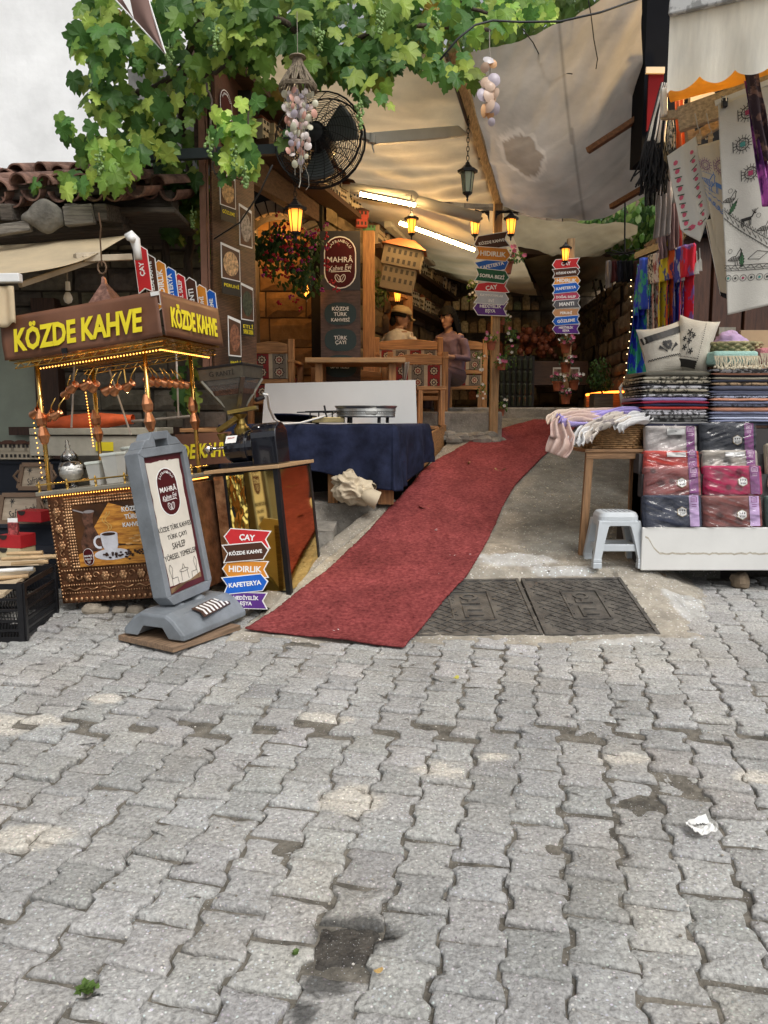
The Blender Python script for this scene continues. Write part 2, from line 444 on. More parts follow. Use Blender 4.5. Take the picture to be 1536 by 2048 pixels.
for i in range(39):
 (x0,y0),(x1,y1)=pts[i],pts[i+1]
 z0=max(.075*y0,.25*y0-.735)+.012+.006*nz(y0*9,2);z1=max(.075*y1,.25*y1-.735)+.012+.006*nz(y1*9,2)
 w=.07
 mb.add([(x0-w,y0,z0-.3),(x0+w,y0,z0-.3),(x0+w,y0,z0-.01),(x0+w*.6,y0,z0),(x0-w*.6,y0,z0),(x0-w,y0,z0-.015),
   (x1-w,y1,z1-.3),(x1+w,y1,z1-.3),(x1+w,y1,z1-.01),(x1+w*.6,y1,z1),(x1-w*.6,y1,z1),(x1-w,y1,z1-.015)],
   [(1,7,8,2),(2,8,9,3),(3,9,10,4),(4,10,11,5),(5,11,6,0)])
tag(build(mb,'kerb',RAMPM,smooth=True),kind='structure')
STEPM=mat('step_concrete',(.23,.21,.18),.92,var=.35,vs=7,bump=.8,bs=45,vor=(60,.12,(.36,.32,.26),.4))
mb=MB()
def slab(x0,x1,y0,y1,ztop,zbot,nx=24,ny=14):
 mb.grid(lambda a,b:(x0+(x1-x0)*a,y0+(y1-y0)*b,ztop+.010*fz(a*5,b*4,ztop)),nx,ny)
 mb.grid(lambda a,b:(x0+(x1-x0)*a,y0-.0+.012*fz(a*6,b*3,2),zbot+(ztop-zbot)*b+.010*fz(a*5,0,ztop)*b),nx,8)
 mb.grid(lambda a,b:(x1,y0+(y1-y0)*a,zbot+(ztop-zbot)*b),4,2)
slab(-1.6,-.36,5.42,6.2,.70,.3)
slab(-1.6,-.06,5.98,7.0,.83,.5)
slab(-1.3,-.52,5.06,5.6,.47,.2)
tag(build(mb,'concrete_steps',STEPM,smooth=True),kind='structure')
mb=MB()
mb.box2((-4.5,8.0,.6),(1.22,9.4,1.56));mb.box2((-4.5,9.4,.6),(6,16,1.62))
tag(build(mb,'terrace_floor',STEPM,bevel=.02),kind='structure')
mb=MB();r2=random.Random(3)
for i in range(16):
 t=i/15;x=.55+t*.62;y=7.98-.12*r2.random();z=gz(1.2,7.9)-.02+.10*r2.random()
 mb.ball((x,y,z),.05+.04*r2.random(),7,5,sc=(1.3,.8,.7))
for i in range(len(mb.v)):p=mb.v[i];mb.v[i]=p+p.normalized()*.02*nz(p.x*20,p.y*20,p.z*20)
tag(build(mb,'rough_stone_edge',STEPM),kind='structure')
# ---------------------------------------------------------------- manhole covers
IRON=mat('cast_iron',(.085,.080,.076),.6,metal=.25,var=.35,vs=10,bump=.4,bs=90,col2=(.15,.14,.125))
cl=PG(1068,1161);c2=PG(1280,1158);c3=PG(1297,1270);c4=PG(1051,1270)
def cover(name,A,B,C,D,label):
 A,B,C,D=[V(q)for q in(A,B,C,D)];o=(A+B+C+D)/4
 ex=((B-A)+(C-D)).normalized();ey=((A-D)+(B-C)).normalized();ezv=ex.cross(ey).normalized();ey=ezv.cross(ex)
 w=((B-A).length+(C-D).length)/2;d=((A-D).length+(B-C).length)/2
 T=Matrix((ex,ey,ezv)).transposed().to_4x4();T.translation=o+ezv*.004
 t=thing(name,label,'manhole cover',M=T,group='iron manhole covers in front of the ramp')
 m=MB();m.box((0,0,-.012),(w-.03,d-.03,.02));build(m,'plate',IRON,t)
 m=MB()
 for s in(-1,1):
  m.box((s*(w/2-.012),0,-.008),(.022,d,.03));m.box((0,s*(d/2-.012),-.0085),(w-.047,.022,.029))
 build(m,'frame',IRON,t,bevel=.002)
 m=MB();st=.062;n=14;ang=R(38)
 hw,hd=w/2-.03,d/2-.03;bw,bd=w*.17,d*.25
 def clip(p,q):
  segs=[];N=40;cur=None
  for i in range(N+1):
   r=p.lerp(q,i/N);ok=abs(r.x)<hw and abs(r.y)<hd and not(abs(r.x)<bw+.015 and abs(r.y)<bd+.015)
   if ok and cur is None:cur=r
   if(not ok or i==N)and cur is not None:
    if(r-cur).length>.02:segs.append((cur,r))
    cur=None
  return segs
 for sgn in(-1,1):
  dv=V((math.cos(ang),sgn*math.sin(ang),0));nv=V((-dv.y,dv.x,0))
  for k in range(-n,n+1):
   c=nv*(k*st*.5*1.6)
   for(p,q)in clip(c-dv*1.2,c+dv*1.2):m.bar(p,q,.007,.007)
 build(m,'tread_pattern',IRON,t)
 m=MB()
 for s in(-1,1):
  m.box((s*bw,0,.001),(.010,bd*2,.010));m.box((0,s*bd,.0008),(bw*2-.011,.010,.0095))
 TT=Matrix.Rotation(R(-90),4,'X')@Matrix.Rotation(R(-90),4,'Y')
 m.txt('TT FO',bd*1.7,bw*.95,Matrix.Rotation(R(90),4,'Z')@Matrix.Rotation(R(-90),4,'X'),depth=.006,bold=.03,keep=False)
 build(m,'lettering',IRON,t)
 return t
cover('manhole_cover',cl+V((.01,0,0)),c2-V((.03,0,0)),c3-V((.03,0,0)),c4+V((.01,0,0)),'dark iron manhole cover on the right of the pair, wholly clear of the red carpet')
W_=(c2-cl).length;dx=(cl-c2).normalized()*(W_+.02)
cover('manhole_cover',cl+dx,cl,c4,c4+dx,'lighter iron manhole cover with its left side under the red carpet')
# ---------------------------------------------------------------- red carpet
LE=[(490,1265),(545,1232),(600,1190),(640,1158),(680,1125),(740,1065),(775,1025),(800,1000),(820,978),(844,948),(872,926),(903,909),(957,879),(1016,859),(1068,843)]
RE=[(808,1303),(844,1263),(885,1210),(928,1164),(948,1135),(962,1110),(980,1075),(992,1051),(1006,1017),(1026,982),(1040,965),(1062,942),(1095,909),(1128,880),(1165,846)]
def poly_at(L,t):
 k=t*(len(L)-1);i=min(int(k),len(L)-2);f=k-i;return V(L[i]).lerp(V(L[i+1]),f)
Lp=[PG(*q)for q in LE];Rp=[PG(*q)for q in RE]
def smoothpt(L,t):
 k=t*(len(L)-1);i=min(int(k),len(L)-2);f=k-i
 p0,p1,p2,p3=L[max(i-1,0)],L[i],L[i+1],L[min(i+2,len(L)-1)]
 return .5*((2*p1)+(p2-p0)*f+(2*p0-5*p1+4*p2-p3)*f*f+(3*p1-p0-3*p2+p3)*f**3)
def carf(a,b):
 l,r=smoothpt(Lp,b),smoothpt(Rp,b);p=l.lerp(r,a)
 z=max(gz(p.x,p.y),(.25*p.y-.735),.075*p.y)
 z+=.019+.012*max(0,nz(p.x*5,p.y*2.2,8))+.005*nz(p.x*12,p.y*6)
 return(p.x+(.009*fz(p.y*45,a)if a<.01 or a>.99 else .003*nz(p.y*30,a)),p.y,z)
mb=MB();mb.grid(carf,60,320,cf=lambda a,b:[1.02+.30*fz(a*2.5,b*12,3)+.14*fz(a*10,b*50,1)+.5*max(0,fz(a*14,b*60,6)-.3)-.12*(1-sstep(.35,.42,abs(a-.5)))*0]*3)
CAR=mat('red_carpet',(.205,.035,.038),.95,var=.4,vs=45,bump=1.0,bs=160,vcol=True,spec=.08,col2=(.33,.082,.080),lo=.3,hi=.7)
ca_o=build(mb,'red_carpet',CAR,smooth=True,solid=.01)
tag(ca_o,'long faded red carpet running up the sloping ramp','carpet')
lit=random.Random(8)
def scrap(name,u,v,s,m,label,cat,grp=None,curl=.4,asp=.6):
 p=PG(u,v);a0=lit.random()*6;q=MB()
 q.grid(lambda a,b:((a-.5)*s,(b-.5)*s*asp*(1-.5*(2*a-1)**2),.02+s*curl*((a-.5)**2*2+.15*nz(a*4,b*4,u))),8,5)
 t=build(q,name,m,solid=.0012);t.matrix_basis=frame(p,a0)
 tag(t,label,cat,grp);return t
leafm=mat('dry_leaf',(.45,.30,.12),.8,var=.3)
paper=mat('paper_white',(.8,.8,.78),.8,var=.05,bump=0)
scrap('dry_leaf',938,933,.11,leafm,'long pale dry leaf lying on upper part of the red carpet','leaf',asp=.22)
scrap('dry_leaf',1000,946,.10,leafm,'broad curled tan leaf on the upper right of the red carpet','leaf')
scrap('dry_leaf',848,1022,.10,mat('red_leaf',(.28,.06,.04),.8),'dull red dry leaf in the middle of the red carpet','leaf')
scrap('fallen_leaf',912,1366,.04,mat('yellow_leaf',(.5,.45,.08),.7),'small yellow leaf on paving stones below the carpet end','leaf')
scrap('fallen_leaf',757,1962,.024,mat('tan_leaf',(.5,.33,.12),.7),'tiny tan leaf beside the damp patch near photo bottom','leaf')
for(u,v,lb)in((940,1116,'large white paper scrap on right edge of carpet'),(905,1118,'small white paper scrap left of the large one on carpet'),(872,1066,'white paper speck on middle of red carpet'),(672,1270,'white scrap near the lower end of red carpet'),(873,1157,'white scrap on red carpet beside the left manhole cover')):
 scrap('paper_scrap',u,v,.035,paper,lb,'litter','white scraps scattered on the red carpet')
p=PG(1402,1674);t=thing('food_carton','crumpled white paper carton lying on the paving stones','litter',p+V((0,0,.012)),R(8))
q=MB();q.grid(lambda a,b:((a-.5)*.075,(b-.5)*.06,.012*abs(a-.45)*2+.01*nz(a*5,b*5)+.006),10,10);build(q,'sheet',paper,t,solid=.001)
q=MB();q.grid(lambda a,b:(-.03+a*.062,.008+b*.024+.006*nz(a*4,1),.020+.02*a*b),8,4);build(q,'flap',paper,t,solid=.001)
q=MB();q.txt('HE',.03,.012,frame((-.004,-.004,.0262),0,R(-90)),depth=.001,keep=False);build(q,'print',flat('ink_black',(.02,.02,.02)),t)
q=MB();r_g=random.Random(41)
for i in range(1500):
 y=1.7+3.6*r_g.random()**.8;x=r_g.uniform(-.62,.62)*y*.95;s_=.0016+.0035*r_g.random()**3;q.col=r_g.choice(((.55,.52,.47),(.25,.23,.2),(.4,.36,.3),(.2,.18,.15),(.6,.57,.52)))
 q.ball((x,y,gz(x,y)+s_*.3+.002),s_,5,3,sc=(1.2,1,.7))
for i in range(900):
 y=4.9+3.4*r_g.random();x=r_g.uniform(curbx(y),1.9);s_=.003+.006*r_g.random()**3;q.col=r_g.choice(((.50,.44,.34),(.25,.22,.18),(.42,.36,.27),(.65,.6,.5)));q.ball((x,y,gz(x,y)+.002),s_,5,3,sc=(1.2,1,.7))
tag(build(q,'gravel',mat('grit',(1,1,1),.9,vcol=True,var=.1)),'fine loose grit scattered on paving and ramp','grit',kind='stuff')
def tuft(u,v,s,n,label,cm=None):
 p=PG(u,v);q=MB();r=random.Random(int(u))
 for k in range(n):
  a=r.random()*6.28;l=s*(.5+r.random());w=.004+.004*r.random();d=V((math.cos(a),math.sin(a),0));sd2=V((-d.y,d.x,0))
  b0=p+V((r.gauss(0,s*.5),r.gauss(0,s*.3),0));tip=b0+d*l*.8+V((0,0,l*(.3+.6*r.random())))
  mid=b0.lerp(tip,.5)+V((0,0,l*.2))
  q.add([b0-sd2*w*.4,b0+sd2*w*.4,mid+sd2*w,mid-sd2*w,tip],[(0,1,2,3),(3,2,4)])
 return tag(build(q,'weed_tuft',mat('weed',(.11,.19,.04),.7,transl=.3)),label,'weed','weeds between the paving stones')
tuft(170,1990,.02,60,'green leafy weed tuft at bottom left of street')
tuft(285,1245,.035,40,'green weed tuft by stones below the copper cart')
tuft(925,1872,.009,26,'tiny weed tuft above and right of the damp patch')
tuft(590,1915,.009,22,'pale weed strands left of the damp patch')
# ================================================================ BUILDINGS AND COVERS
plaster=mat('white_plaster',(.86,.87,.87),.9,var=.09,vs=1.6,bump=.5,bs=6)
greyplaster=mat('grey_plaster',(.22,.22,.21),.95,var=.4,vs=3,bump=.7,bs=9)
stonew=mat('stone_wall',(.17,.125,.075),.92,var=.3,vs=6,bump=.9,bs=22,vcol=True)
rubble=mat('rubble_wall',(.15,.13,.105),.95,var=.35,vs=7,bump=.9,bs=25,vcol=True)
darkwood=WOODX('dark_wood',(.05,.024,.012));darkwoodz=WOODZ('dark_wood_upright',(.05,.022,.012))
honey=WOODX('honey_wood',(.33,.16,.06));honeyz=WOODZ('honey_wood_upright',(.33,.16,.06));honeyy=WOODY('honey_wood_deep',(.33,.16,.06))
oldwood=WOODX('weathered_wood',(.16,.13,.10));brownz=WOODZ('brown_post',(.20,.10,.045))
def masonry(m,ox,oy,ux,uy,L,z0,z1,seed,bw=.38,bh=.2,thick=.12,rough=.35,cbase=(1,1,1)):
 """courses of rough stones on a plane starting at (ox,oy) running along (ux,uy); the outward normal is (uy,-ux)"""
 r=random.Random(seed);z=z0;nx,ny=uy,-ux
 while z<z1-.03:
  h=bh*(.75+.5*r.random());h=min(h,z1-z);s=-r.random()*bw
  while s<L:
   w=bw*(.6+.8*r.random());a,b=max(0,s),min(L,s+w)
   if b-a>.03:
    g=.008;d=r.random()*.03*rough*2;n=4;vs=[];cc=.75+.5*r.random()
    cl_=(cbase[0]*cc,cbase[1]*cc*(1+r.gauss(0,.03)),cbase[2]*cc*(1+r.gauss(0,.05)))
    for jj in range(n+1):
     for ii in range(n+1):
      fa,fb=ii/n,jj/n;e=0 if(0<ii<n and 0<jj<n)else 1
      q=a+g+(b-a-2*g)*fa;zz=z+g+(h-2*g)*fb
      if e:q+=.008*nz(q*20,zz*20,seed);zz+=.008*nz(q*20,zz*20,seed+5)
      dd=d+.02*rough*nz(q*7,zz*7,seed)-(.028 if e else 0)+.03
      vs.append((ox+ux*q+nx*dd,oy+uy*q+ny*dd,zz))
    fs=[(jj*(n+1)+ii,jj*(n+1)+ii+1,(jj+1)*(n+1)+ii+1,(jj+1)*(n+1)+ii)for jj in range(n)for ii in range(n)]
    m.col=cl_;m.add(vs,fs)
   s+=w
  z+=h
 m.col=(.5,.5,.5)
 p0=(ox,oy);p1=(ox+ux*L,oy+uy*L)
 m.add([(p0[0],p0[1],z0),(p1[0],p1[1],z0),(p1[0],p1[1],z1),(p0[0],p0[1],z1),
   (p0[0]-nx*thick,p0[1]-ny*thick,z0),(p1[0]-nx*thick,p1[1]-ny*thick,z0),(p1[0]-nx*thick,p1[1]-ny*thick,z1),(p0[0]-nx*thick,p0[1]-ny*thick,z1)],
   [(0,1,2,3),(5,4,7,6),(3,2,6,7),(1,5,6,2),(4,0,3,7)])
 return m
t=thing('white_house','tall white plastered house wall rising behind the tiled roof and grape vine','house',(-4,9.0,0))
mb=MB();mb.grid(lambda a,b:(-8+6.6*a,9.0+.02*fz(a*5,b*6),.5+9*b),60,80)
mb.box2((-8,9.05,.4),(-1.4,12,9.5));build(mb,'wall',plaster,t,W=True,smooth=False)
t=thing('grey_house','grey rough plastered house wall behind the hanging vine','house',(-2,7.0,0))
mb=MB();mb.grid(lambda a,b:(-2.15+.78*a,6.86+.02*fz(a*3,b*8),1.2+3.2*b),20,50)
mb.box2((-2.15,6.9,.4),(-1.37,9.0,4.4));build(mb,'wall',greyplaster,t,W=True)
t=thing('stall_house','low rubble stone house with tiled roof and weathered beams on the left','house',(-3,6.3,0))
mb=MB();masonry(mb,-4.6,6.85,1,0,3.22,.42,3.3,4,.34,.17,rough=.8)
build(mb,'wall',rubble,t,W=True)
mb=MB()
mb.bar((-4.4,6.0,2.78),(-1.9,5.9,2.93),.16,.14);mb.bar((-4.4,5.70,2.95),(-1.75,5.62,3.10),.12,.10)
for i,x in enumerate((-3.9,-3.2,-2.6,-2.15,-1.95)):mb.bar((x,5.5,2.90),(x+.05,6.85,3.15),.09,.11)
mb.box2((-4.6,5.75,2.96),(-1.5,6.9,3.0));mb.box2((-4.6,5.9,3.0),(-1.56,6.1,3.16));build(mb,'eaves_beam',mat('dark_beam',(.09,.075,.06),.9,var=.5,stretch=(1,9,9),bump=.7),t,W=True,bevel=.01)  # dark-toned beams, with plain dark boards added under the tiles
mb=MB();mb.bar(P(130,434,5.5),P(188,428,5.5),.06,.13);bm_=mat('bleached_beam',(.20,.18,.15),.9,var=.5,stretch=(1,12,12),bump=.9);build(mb,'beam_end',bm_,t,W=True,bevel=.008);mb=MB();mb.bar(P(-60,470,5.5),P(62,452,5.5),.06,.07);build(mb,'beam_end',bm_,t,W=True,bevel=.008)
mb=MB();mb.ball(P(92,436,5.5),.13,18,12,sc=(1.2,.5,.75))
mb.v=[p+V((.05*nz(p.x*9,p.z*9),0,.05*nz(p.x*8,p.z*8,4)))for p in mb.v]
build(mb,'mortar_lump',mat('old_mortar',(.13,.12,.10),.95,var=.5,bump=1),t,W=True,smooth=True)
TILE=mat('roof_tile',(.13,.065,.048),.9,var=.45,vs=9,bump=.5,col2=(.27,.15,.11))
mb=MB();rr=random.Random(2)
def tile(m,c,ln,r0,rz,rx,up=True):
 n=10;vs=[];fs=[]
 for j in range(4):
  rad=r0*(1-.12*j/3)
  for th in(1.0,.84):
   for k in range(n+1):
    a=math.pi*k/n;vs.append((rad*th*math.cos(a),j/3*ln,(rad*th*math.sin(a))*(1 if up else-1)))
 S=2*(n+1)
 for j in range(3):
  for k in range(n):
   a=j*S+k;fs.append((a,a+1,a+1+S,a+S));b=a+n+1;fs.append((b+1,b,b+S,b+1+S))
 for k in range(n):fs.append((k,k+n+1,k+n+2,k+1))
 m.add(vs,fs,frame(c,rz,rx))
for row in range(3):
 for i in range(22):
  x=-4.3+i*.140+rr.gauss(0,.02)
  z=3.03+.13*row+.16*sstep(-4,-1.8,x)*0+rr.gauss(0,.018)+.05*math.sin(x*2.2)
  if x>-1.55 or(row==0 and x>-1.75):continue
  tile(mb,(x,5.48+row*.33,z),.42,.074,rr.gauss(-.18,.14),R(17)+rr.gauss(0,.04),True)
  tile(mb,(x+.070,5.50+row*.33,z-.03),.42,.074,rr.gauss(-.1,.1),R(17),False)
build(mb,'roof',TILE,t,W=True)
mb=MB();mb.box2((-3.75,6.70,.4),(-2.98,6.80,2.35));d_=build(mb,'door',flat('sage_door',(.30,.34,.27),.5),t,W=True)
mb=MB();mb.box2((-2.98,6.66,.4),(-2.78,6.8,2.5));mb.box2((-3.2,6.60,1.35),(-1.4,6.64,1.42));build(mb,'door_frame',darkwoodz,t,W=True)
ux,uy=.3363,.9417
t=thing('cafe_building','old stone cafe with a lamp-lit arched alcove and long shelf wall','building',(-.7,8.1,1.5))
mb=MB();masonry(mb,-.62,8.1,ux,uy,4.9,1.5,4.6,7,.42,.22,rough=.6);build(mb,'side_wall',stonew,t,W=True)
mb=MB()
def arch_wall(m,x0,x1,ax0,ax1,z0,zs,z1,y):
 n=16;rx=(ax1-ax0)/2;cx=(ax0+ax1)/2
 arc=[(cx-rx*math.cos(math.pi*k/n),zs+rx*.9*math.sin(math.pi*k/n))for k in range(n+1)]
 m.prism([(x0,z0),(ax0,z0),(ax0,zs),(ax0,z1),(x0,z1)],.25,y0=y);m.prism([(ax1,z0),(x1,z0),(x1,z1),(ax1,z1),(ax1,zs)],.25,y0=y)
 for k in range(n):
  a,b=arc[k],arc[k+1];m.prism([a,b,(b[0],z1),(a[0],z1)],.25,y0=y)
arch_wall(mb,-1.62,-.62,-1.42,-.74,1.4,3.22,4.3,8.02)
mb.col=(.9,.9,.9)
build(mb,'arch_wall',stonew,t,W=True)
mb=MB();masonry(mb,-1.75,8.72,1,0,1.25,1.4,4.0,12,.5,.32,rough=.3,cbase=(1.6,1.35,1.0));build(mb,'alcove_wall',stonew,t,W=True)
mb=MB();n=14
for k in range(n):
 a0,a1=math.pi*k/n+.02,math.pi*(k+1)/n-.02;cx,rx=-1.08,.34
 q=[(cx-r*math.cos(a),3.22+.9*r*math.sin(a))for(r,a)in((rx,a0),(rx,a1),(rx+.13,a1),(rx+.13,a0))]
 mb.prism(q,.1,y0=7.97)
build(mb,'arch_stones',mat('arch_stone',(.24,.19,.13),.9,var=.3,bump=.6),t,W=True)
mb=MB();masonry(mb,-4.3+4.5,13.2,1,0,5.2,1.5,5.2,21,.4,.25,rough=.7);build(mb,'back_wall',stonew,t,W=True)
mb=MB();masonry(mb,2.3+1.3,9.6,.0,1,.01,1.5,1.6,3);mb=MB()
masonry(mb,3.35,13.2,-.06,-1,4.6,1.4,3.35,33,.36,.2,rough=1.0);build(mb,'right_wall',stonew,t,W=True)
mb=MB();mb.box2((.4,10.9,3.72),(3.6,13.4,3.86));mb.box2((-1.9,8.1,4.5),(.9,13.4,4.6));build(mb,'ceiling',darkwood,t,W=True)
mb=MB()
mb.add([(-1.33,6.1,3.45),(-.62,8.1,3.45),(-.62,8.1,4.9),(-1.33,6.1,4.9),(-1.43,6.1,3.45),(-.72,8.1,3.45),(-.72,8.1,4.9),(-1.43,6.1,4.9)],[(0,1,2,3),(5,4,7,6),(0,4,5,1),(3,2,6,7),(1,5,6,2),(4,0,3,7)])
build(mb,'fascia_board',mat('fascia_brown',(.08,.045,.03),.8,var=.35,stretch=(8,1,8),bump=.5),t,W=True)
t=thing('shop_building','dark brown timber shop front behind the hanging textiles','building',(2.6,6.2,.8))
mb=MB();mb.box2((2.12,6.22,.5),(2.28,6.5,2.9));mb.box2((2.28,6.30,.5),(5.5,6.42,3.0))
for i in range(12):
 x=2.34+i*.26;mb.box2((x,6.25,.5),(x+.235,6.30,2.9))
build(mb,'wall_boards',mat('oiled_boards',(.055,.022,.012),.5,var=.4,stretch=(12,12,1),bump=.3),t,W=True,bevel=.004)
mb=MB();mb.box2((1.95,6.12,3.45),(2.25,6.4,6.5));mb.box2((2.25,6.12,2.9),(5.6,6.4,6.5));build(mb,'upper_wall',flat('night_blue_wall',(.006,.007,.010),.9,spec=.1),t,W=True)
mb=MB();mb.box2((2.28,6.06,3.78),(2.46,6.11,3.90));build(mb,'light_block',flat('bare_wood_block',(.45,.36,.25),.8),t,W=True)
mb=MB();mb.box2((2.62,6.15,.6),(2.75,6.22,2.2));build(mb,'corner_post',mat('grey_post',(.25,.24,.2),.8,stretch=(9,9,1)),t,W=True)
# ---------------------------------------------------------------- tarpaulins
TARP=mat('tarp_cloth',(.52,.475,.42),.75,var=.12,vs=2.5,bump=.25,bs=30,vcol=True,transl=.42)
CREAM=mat('cream_tarp',(.68,.57,.39),.7,var=.1,vs=3,bump=.2,bs=30,vcol=True,transl=.4)
def bil(c,a,b):return c[0].lerp(c[1],a).lerp(c[3].lerp(c[2],a),b)
def sheet(name,label,corners,sag,mt,wr,cf,nu=70,nv=70,cat='awning',grp=None,ext=None):
 m=MB()
 def f(a,b):
  p=bil(corners,a,b);s=4*a*(1-a)*4*b*(1-b)
  p=p+V((0,0,-sag*(.35*s+.65*math.sin(math.pi*a)*(.3+.7*b))));w=wr(a,b);p.z+=w;p.y+=w*.6
  if ext:p=ext(p,a,b)
  return p
 m.grid(f,nu,nv,cf=cf);o=build(m,name,mt,smooth=True);return tag(o,label,cat,grp)
def wr1(a,b):
 return .030*math.sin(18*(b*.9+a*.55)+3*nz(a*2,b*2))*(.3+a*.7)+.030*fz(a*3,b*7+a*4,2)+.012*nz(a*8,(b+a*.5)*26)
def cf1(a,b):
 f=1+.18*fz(a*3,b*5,7)+.12*fz(a*2,(b+.4*a)*22,3);c=[f,f,f]
 d=math.hypot((a-.25)/.12,(b-.52)/.13)+.25*nz(a*14,b*14)
 if d<1:c=[q*e for q,e in zip(c,(.72,.66,.60))]
 elif d<1.25:c=[q*(1.25-.0*d)for q in c]
 d=math.hypot((a-.55)/.35,(b-.98)/.16)+.5*nz(a*12,b*12)
 if d<1:c=[q*(.55+.45*d)for q in c]
 if abs(a-.57-.02*b)<.008:c=[q*.62 for q in c]
 return c
tr=[P(922,112,6.0),P(1280,-45,5.5),P(1296,395,7.6),P(1000,408,8.0)]
sheet('awning_cloth','stained taupe canvas awning with a dark ringed water mark, right of the ridge beam',tr,.28,TARP,wr1,cf1)
def wr2(a,b):return .014*math.sin(60*(b+.25*a)+2*nz(a*3,b*3))*sstep(.3,.9,b)+.03*fz(a*2,b*5,4)
def cf2(a,b):
 f=1.12+.10*fz(a*2,b*16,7);return[f,f,f*.97]
tl=[P(430,70,6.0),P(918,110,6.0),P(996,405,8.0),P(700,372,8.4)]
sheet('awning_cloth','long cream canvas awning stretched from cafe wall to the ridge beam',tl,.10,CREAM,wr2,cf2)
def cf3(a,b):
 f=1.05+.16*fz(a*4,b*4,9);g=.45*(1-sstep(.15,.5,math.hypot(a-.25,b-.75)+.2*nz(a*5,b*8)));return[f*(1-g),f*(1-g*.95),f*(.95-g)]
t3=[P(690,392,8.3),P(1006,425,8.1),P(1075,590,11.4),P(800,525,11.6)]
sheet('awning_cloth','mould-spotted cream awning over the benches, lit by the long tube lamps',t3,.12,CREAM,wr2,cf3)
t4=[P(1000,425,10.2),P(1275,450,9.8),P(1250,556,12.2),P(1090,600,12.3)]
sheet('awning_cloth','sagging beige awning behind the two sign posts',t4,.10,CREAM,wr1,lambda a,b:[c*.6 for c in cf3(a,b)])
t5=[P(1160,470,9.0),P(1268,445,9.0),P(1262,560,9.1),P(1175,590,9.1)]
t=thing('ridge_beam','long pale wooden ridge beam between the two big awning cloths','beam',(0,6,4))
mb=MB();mb.bar(P(905,92,5.9),P(1000,412,8.1),.07,.10);build(mb,'beam',WOODY('pale_beam',(.42,.30,.16)),t,W=True,bevel=.004)
mb=MB();mb.tube([P(893,110,5.9),P(940,260,6.9),P(992,405,8.05)],.018,6);build(mb,'steel_edge',flat('dark_steel_edge',(.08,.07,.06)),t,W=True)
for(a,b,y,lb)in(((1175,302),(1292,226),6.6,'upper slanting brown wooden pole under the taupe awning'),((1222,414),(1284,378),7.4,'lower short brown wooden pole under the taupe awning')):
 mb=MB();mb.bar(P(*a,y),P(*b,y-.3),.05,.045);tag(build(mb,'wooden_pole',WOODX('pole_brown',(.16,.07,.03)),bevel=.004),lb,'pole')
mb=MB();mb.tube([P(1250,400,7.3),P(1249,505,7.3)],.008,5);p=P(1249,507,7.3)
t=thing('drying_rack','thin black rod with a flat spoked star hanging below the lower wooden pole','rack',p)
build(mb,'rod',black_metal,t,W=True)
mb=MB()
for k in range(12):
 a=k/12*6.283;mb.tube([p,p+V((.17*math.cos(a),.17*math.sin(a),.012))],.004,4)
build(mb,'spokes',black_metal,t,W=True)
AL=flat('painted_aluminium',(.42,.41,.38),.4)
t=thing('folding_awning_arm','grey folding aluminium awning arm beside the round wall fan','strut',P(840,275,6.6))
mb=MB();mb.bar(P(745,278,6.2),P(928,262,6.9),.06,.085);build(mb,'tube',AL,t,W=True,bevel=.008)
mb=MB();mb.bar(P(722,270,6.15),P(750,280,6.2),.05,.05);mb.lathe([(.03,-.035),(.03,.035)],P(742,277,6.18),12);mb.tube([P(744,285,6.18),P(746,298,6.18),P(749,306,6.18)],.006,5);build(mb,'joint',AL,t,W=True,bevel=.006)
t=thing('awning_roller','long grey awning roller arm above the first tube lamp','roller',P(830,400,8))
mb=MB();mb.tube([P(700,376,7.7),P(822,392,7.75)],.05,12);mb.tube([P(826,400,7.75),P(960,436,7.85)],.055,12);build(mb,'tube',AL,t,W=True,smooth=True)
mb=MB();mb.ball(P(823,397,7.75),.075,12,8);build(mb,'joint',AL,t,W=True,smooth=True)
mb=MB();mb.bar(P(775,448,9.0),P(865,528,10.6),.09,.07);tag(build(mb,'awning_rail',AL,bevel=.006),'pale awning rail running along the cafe wall toward the back','rail')
TUBE=mat('tube_light',(1,.9,.7),.4,emit=(1,.62,.24),es=120,bump=0)
for(a,b,y0,y1,lb)in(((720,388),(830,410),7.5,7.6,'upper glowing tube lamp beside the roller arm'),((800,446),(948,500),8.2,8.7,'lower longer glowing tube lamp over the benches')):
 t=thing('tube_lamp',lb,'lamp',P(*a,y0),group='warm tube lamps under the awnings')
 mb=MB();mb.tube([P(*a,y0),P(*b,y1)],.018,8);build(mb,'tube',TUBE,t,W=True)
 mb=MB();mb.bar(P(a[0],a[1]-5,y0),P(b[0],b[1]-5,y1),.04,.02);build(mb,'housing',AL,t,W=True)
t=thing('wall_fan','large round black caged fan on a bar by the shell chime','fan',P(640,281,5.9))
c=P(640,281,5.85);rad=86/FPX*5.85;T=Matrix.Translation(c)@Matrix.Rotation(R(-14),4,'Z')@Matrix.Rotation(R(83),4,'X')
mb=MB()
for k in range(17):
 r=rad*(1-k*.052)
 z=.05+.09*(1-(r/rad)**2)
 for s in(1,-1):
  mb.tube([T@V((r*math.cos(a*.2244),r*math.sin(a*.2244),s*z))for a in range(29)],.0022 if k else .008,4,cap=False)
for k in range(18):
 a=k/18*6.283
 for s in(1,-1):
  mb.tube([T@V((rad*q*math.cos(a+.5*(1-q)),rad*q*math.sin(a+.5*(1-q)),s*(.05+.09*(1-q*q))))for q in(1,.8,.6,.4,.15)],.003,4)
build(mb,'cage',black_metal,t,W=True)
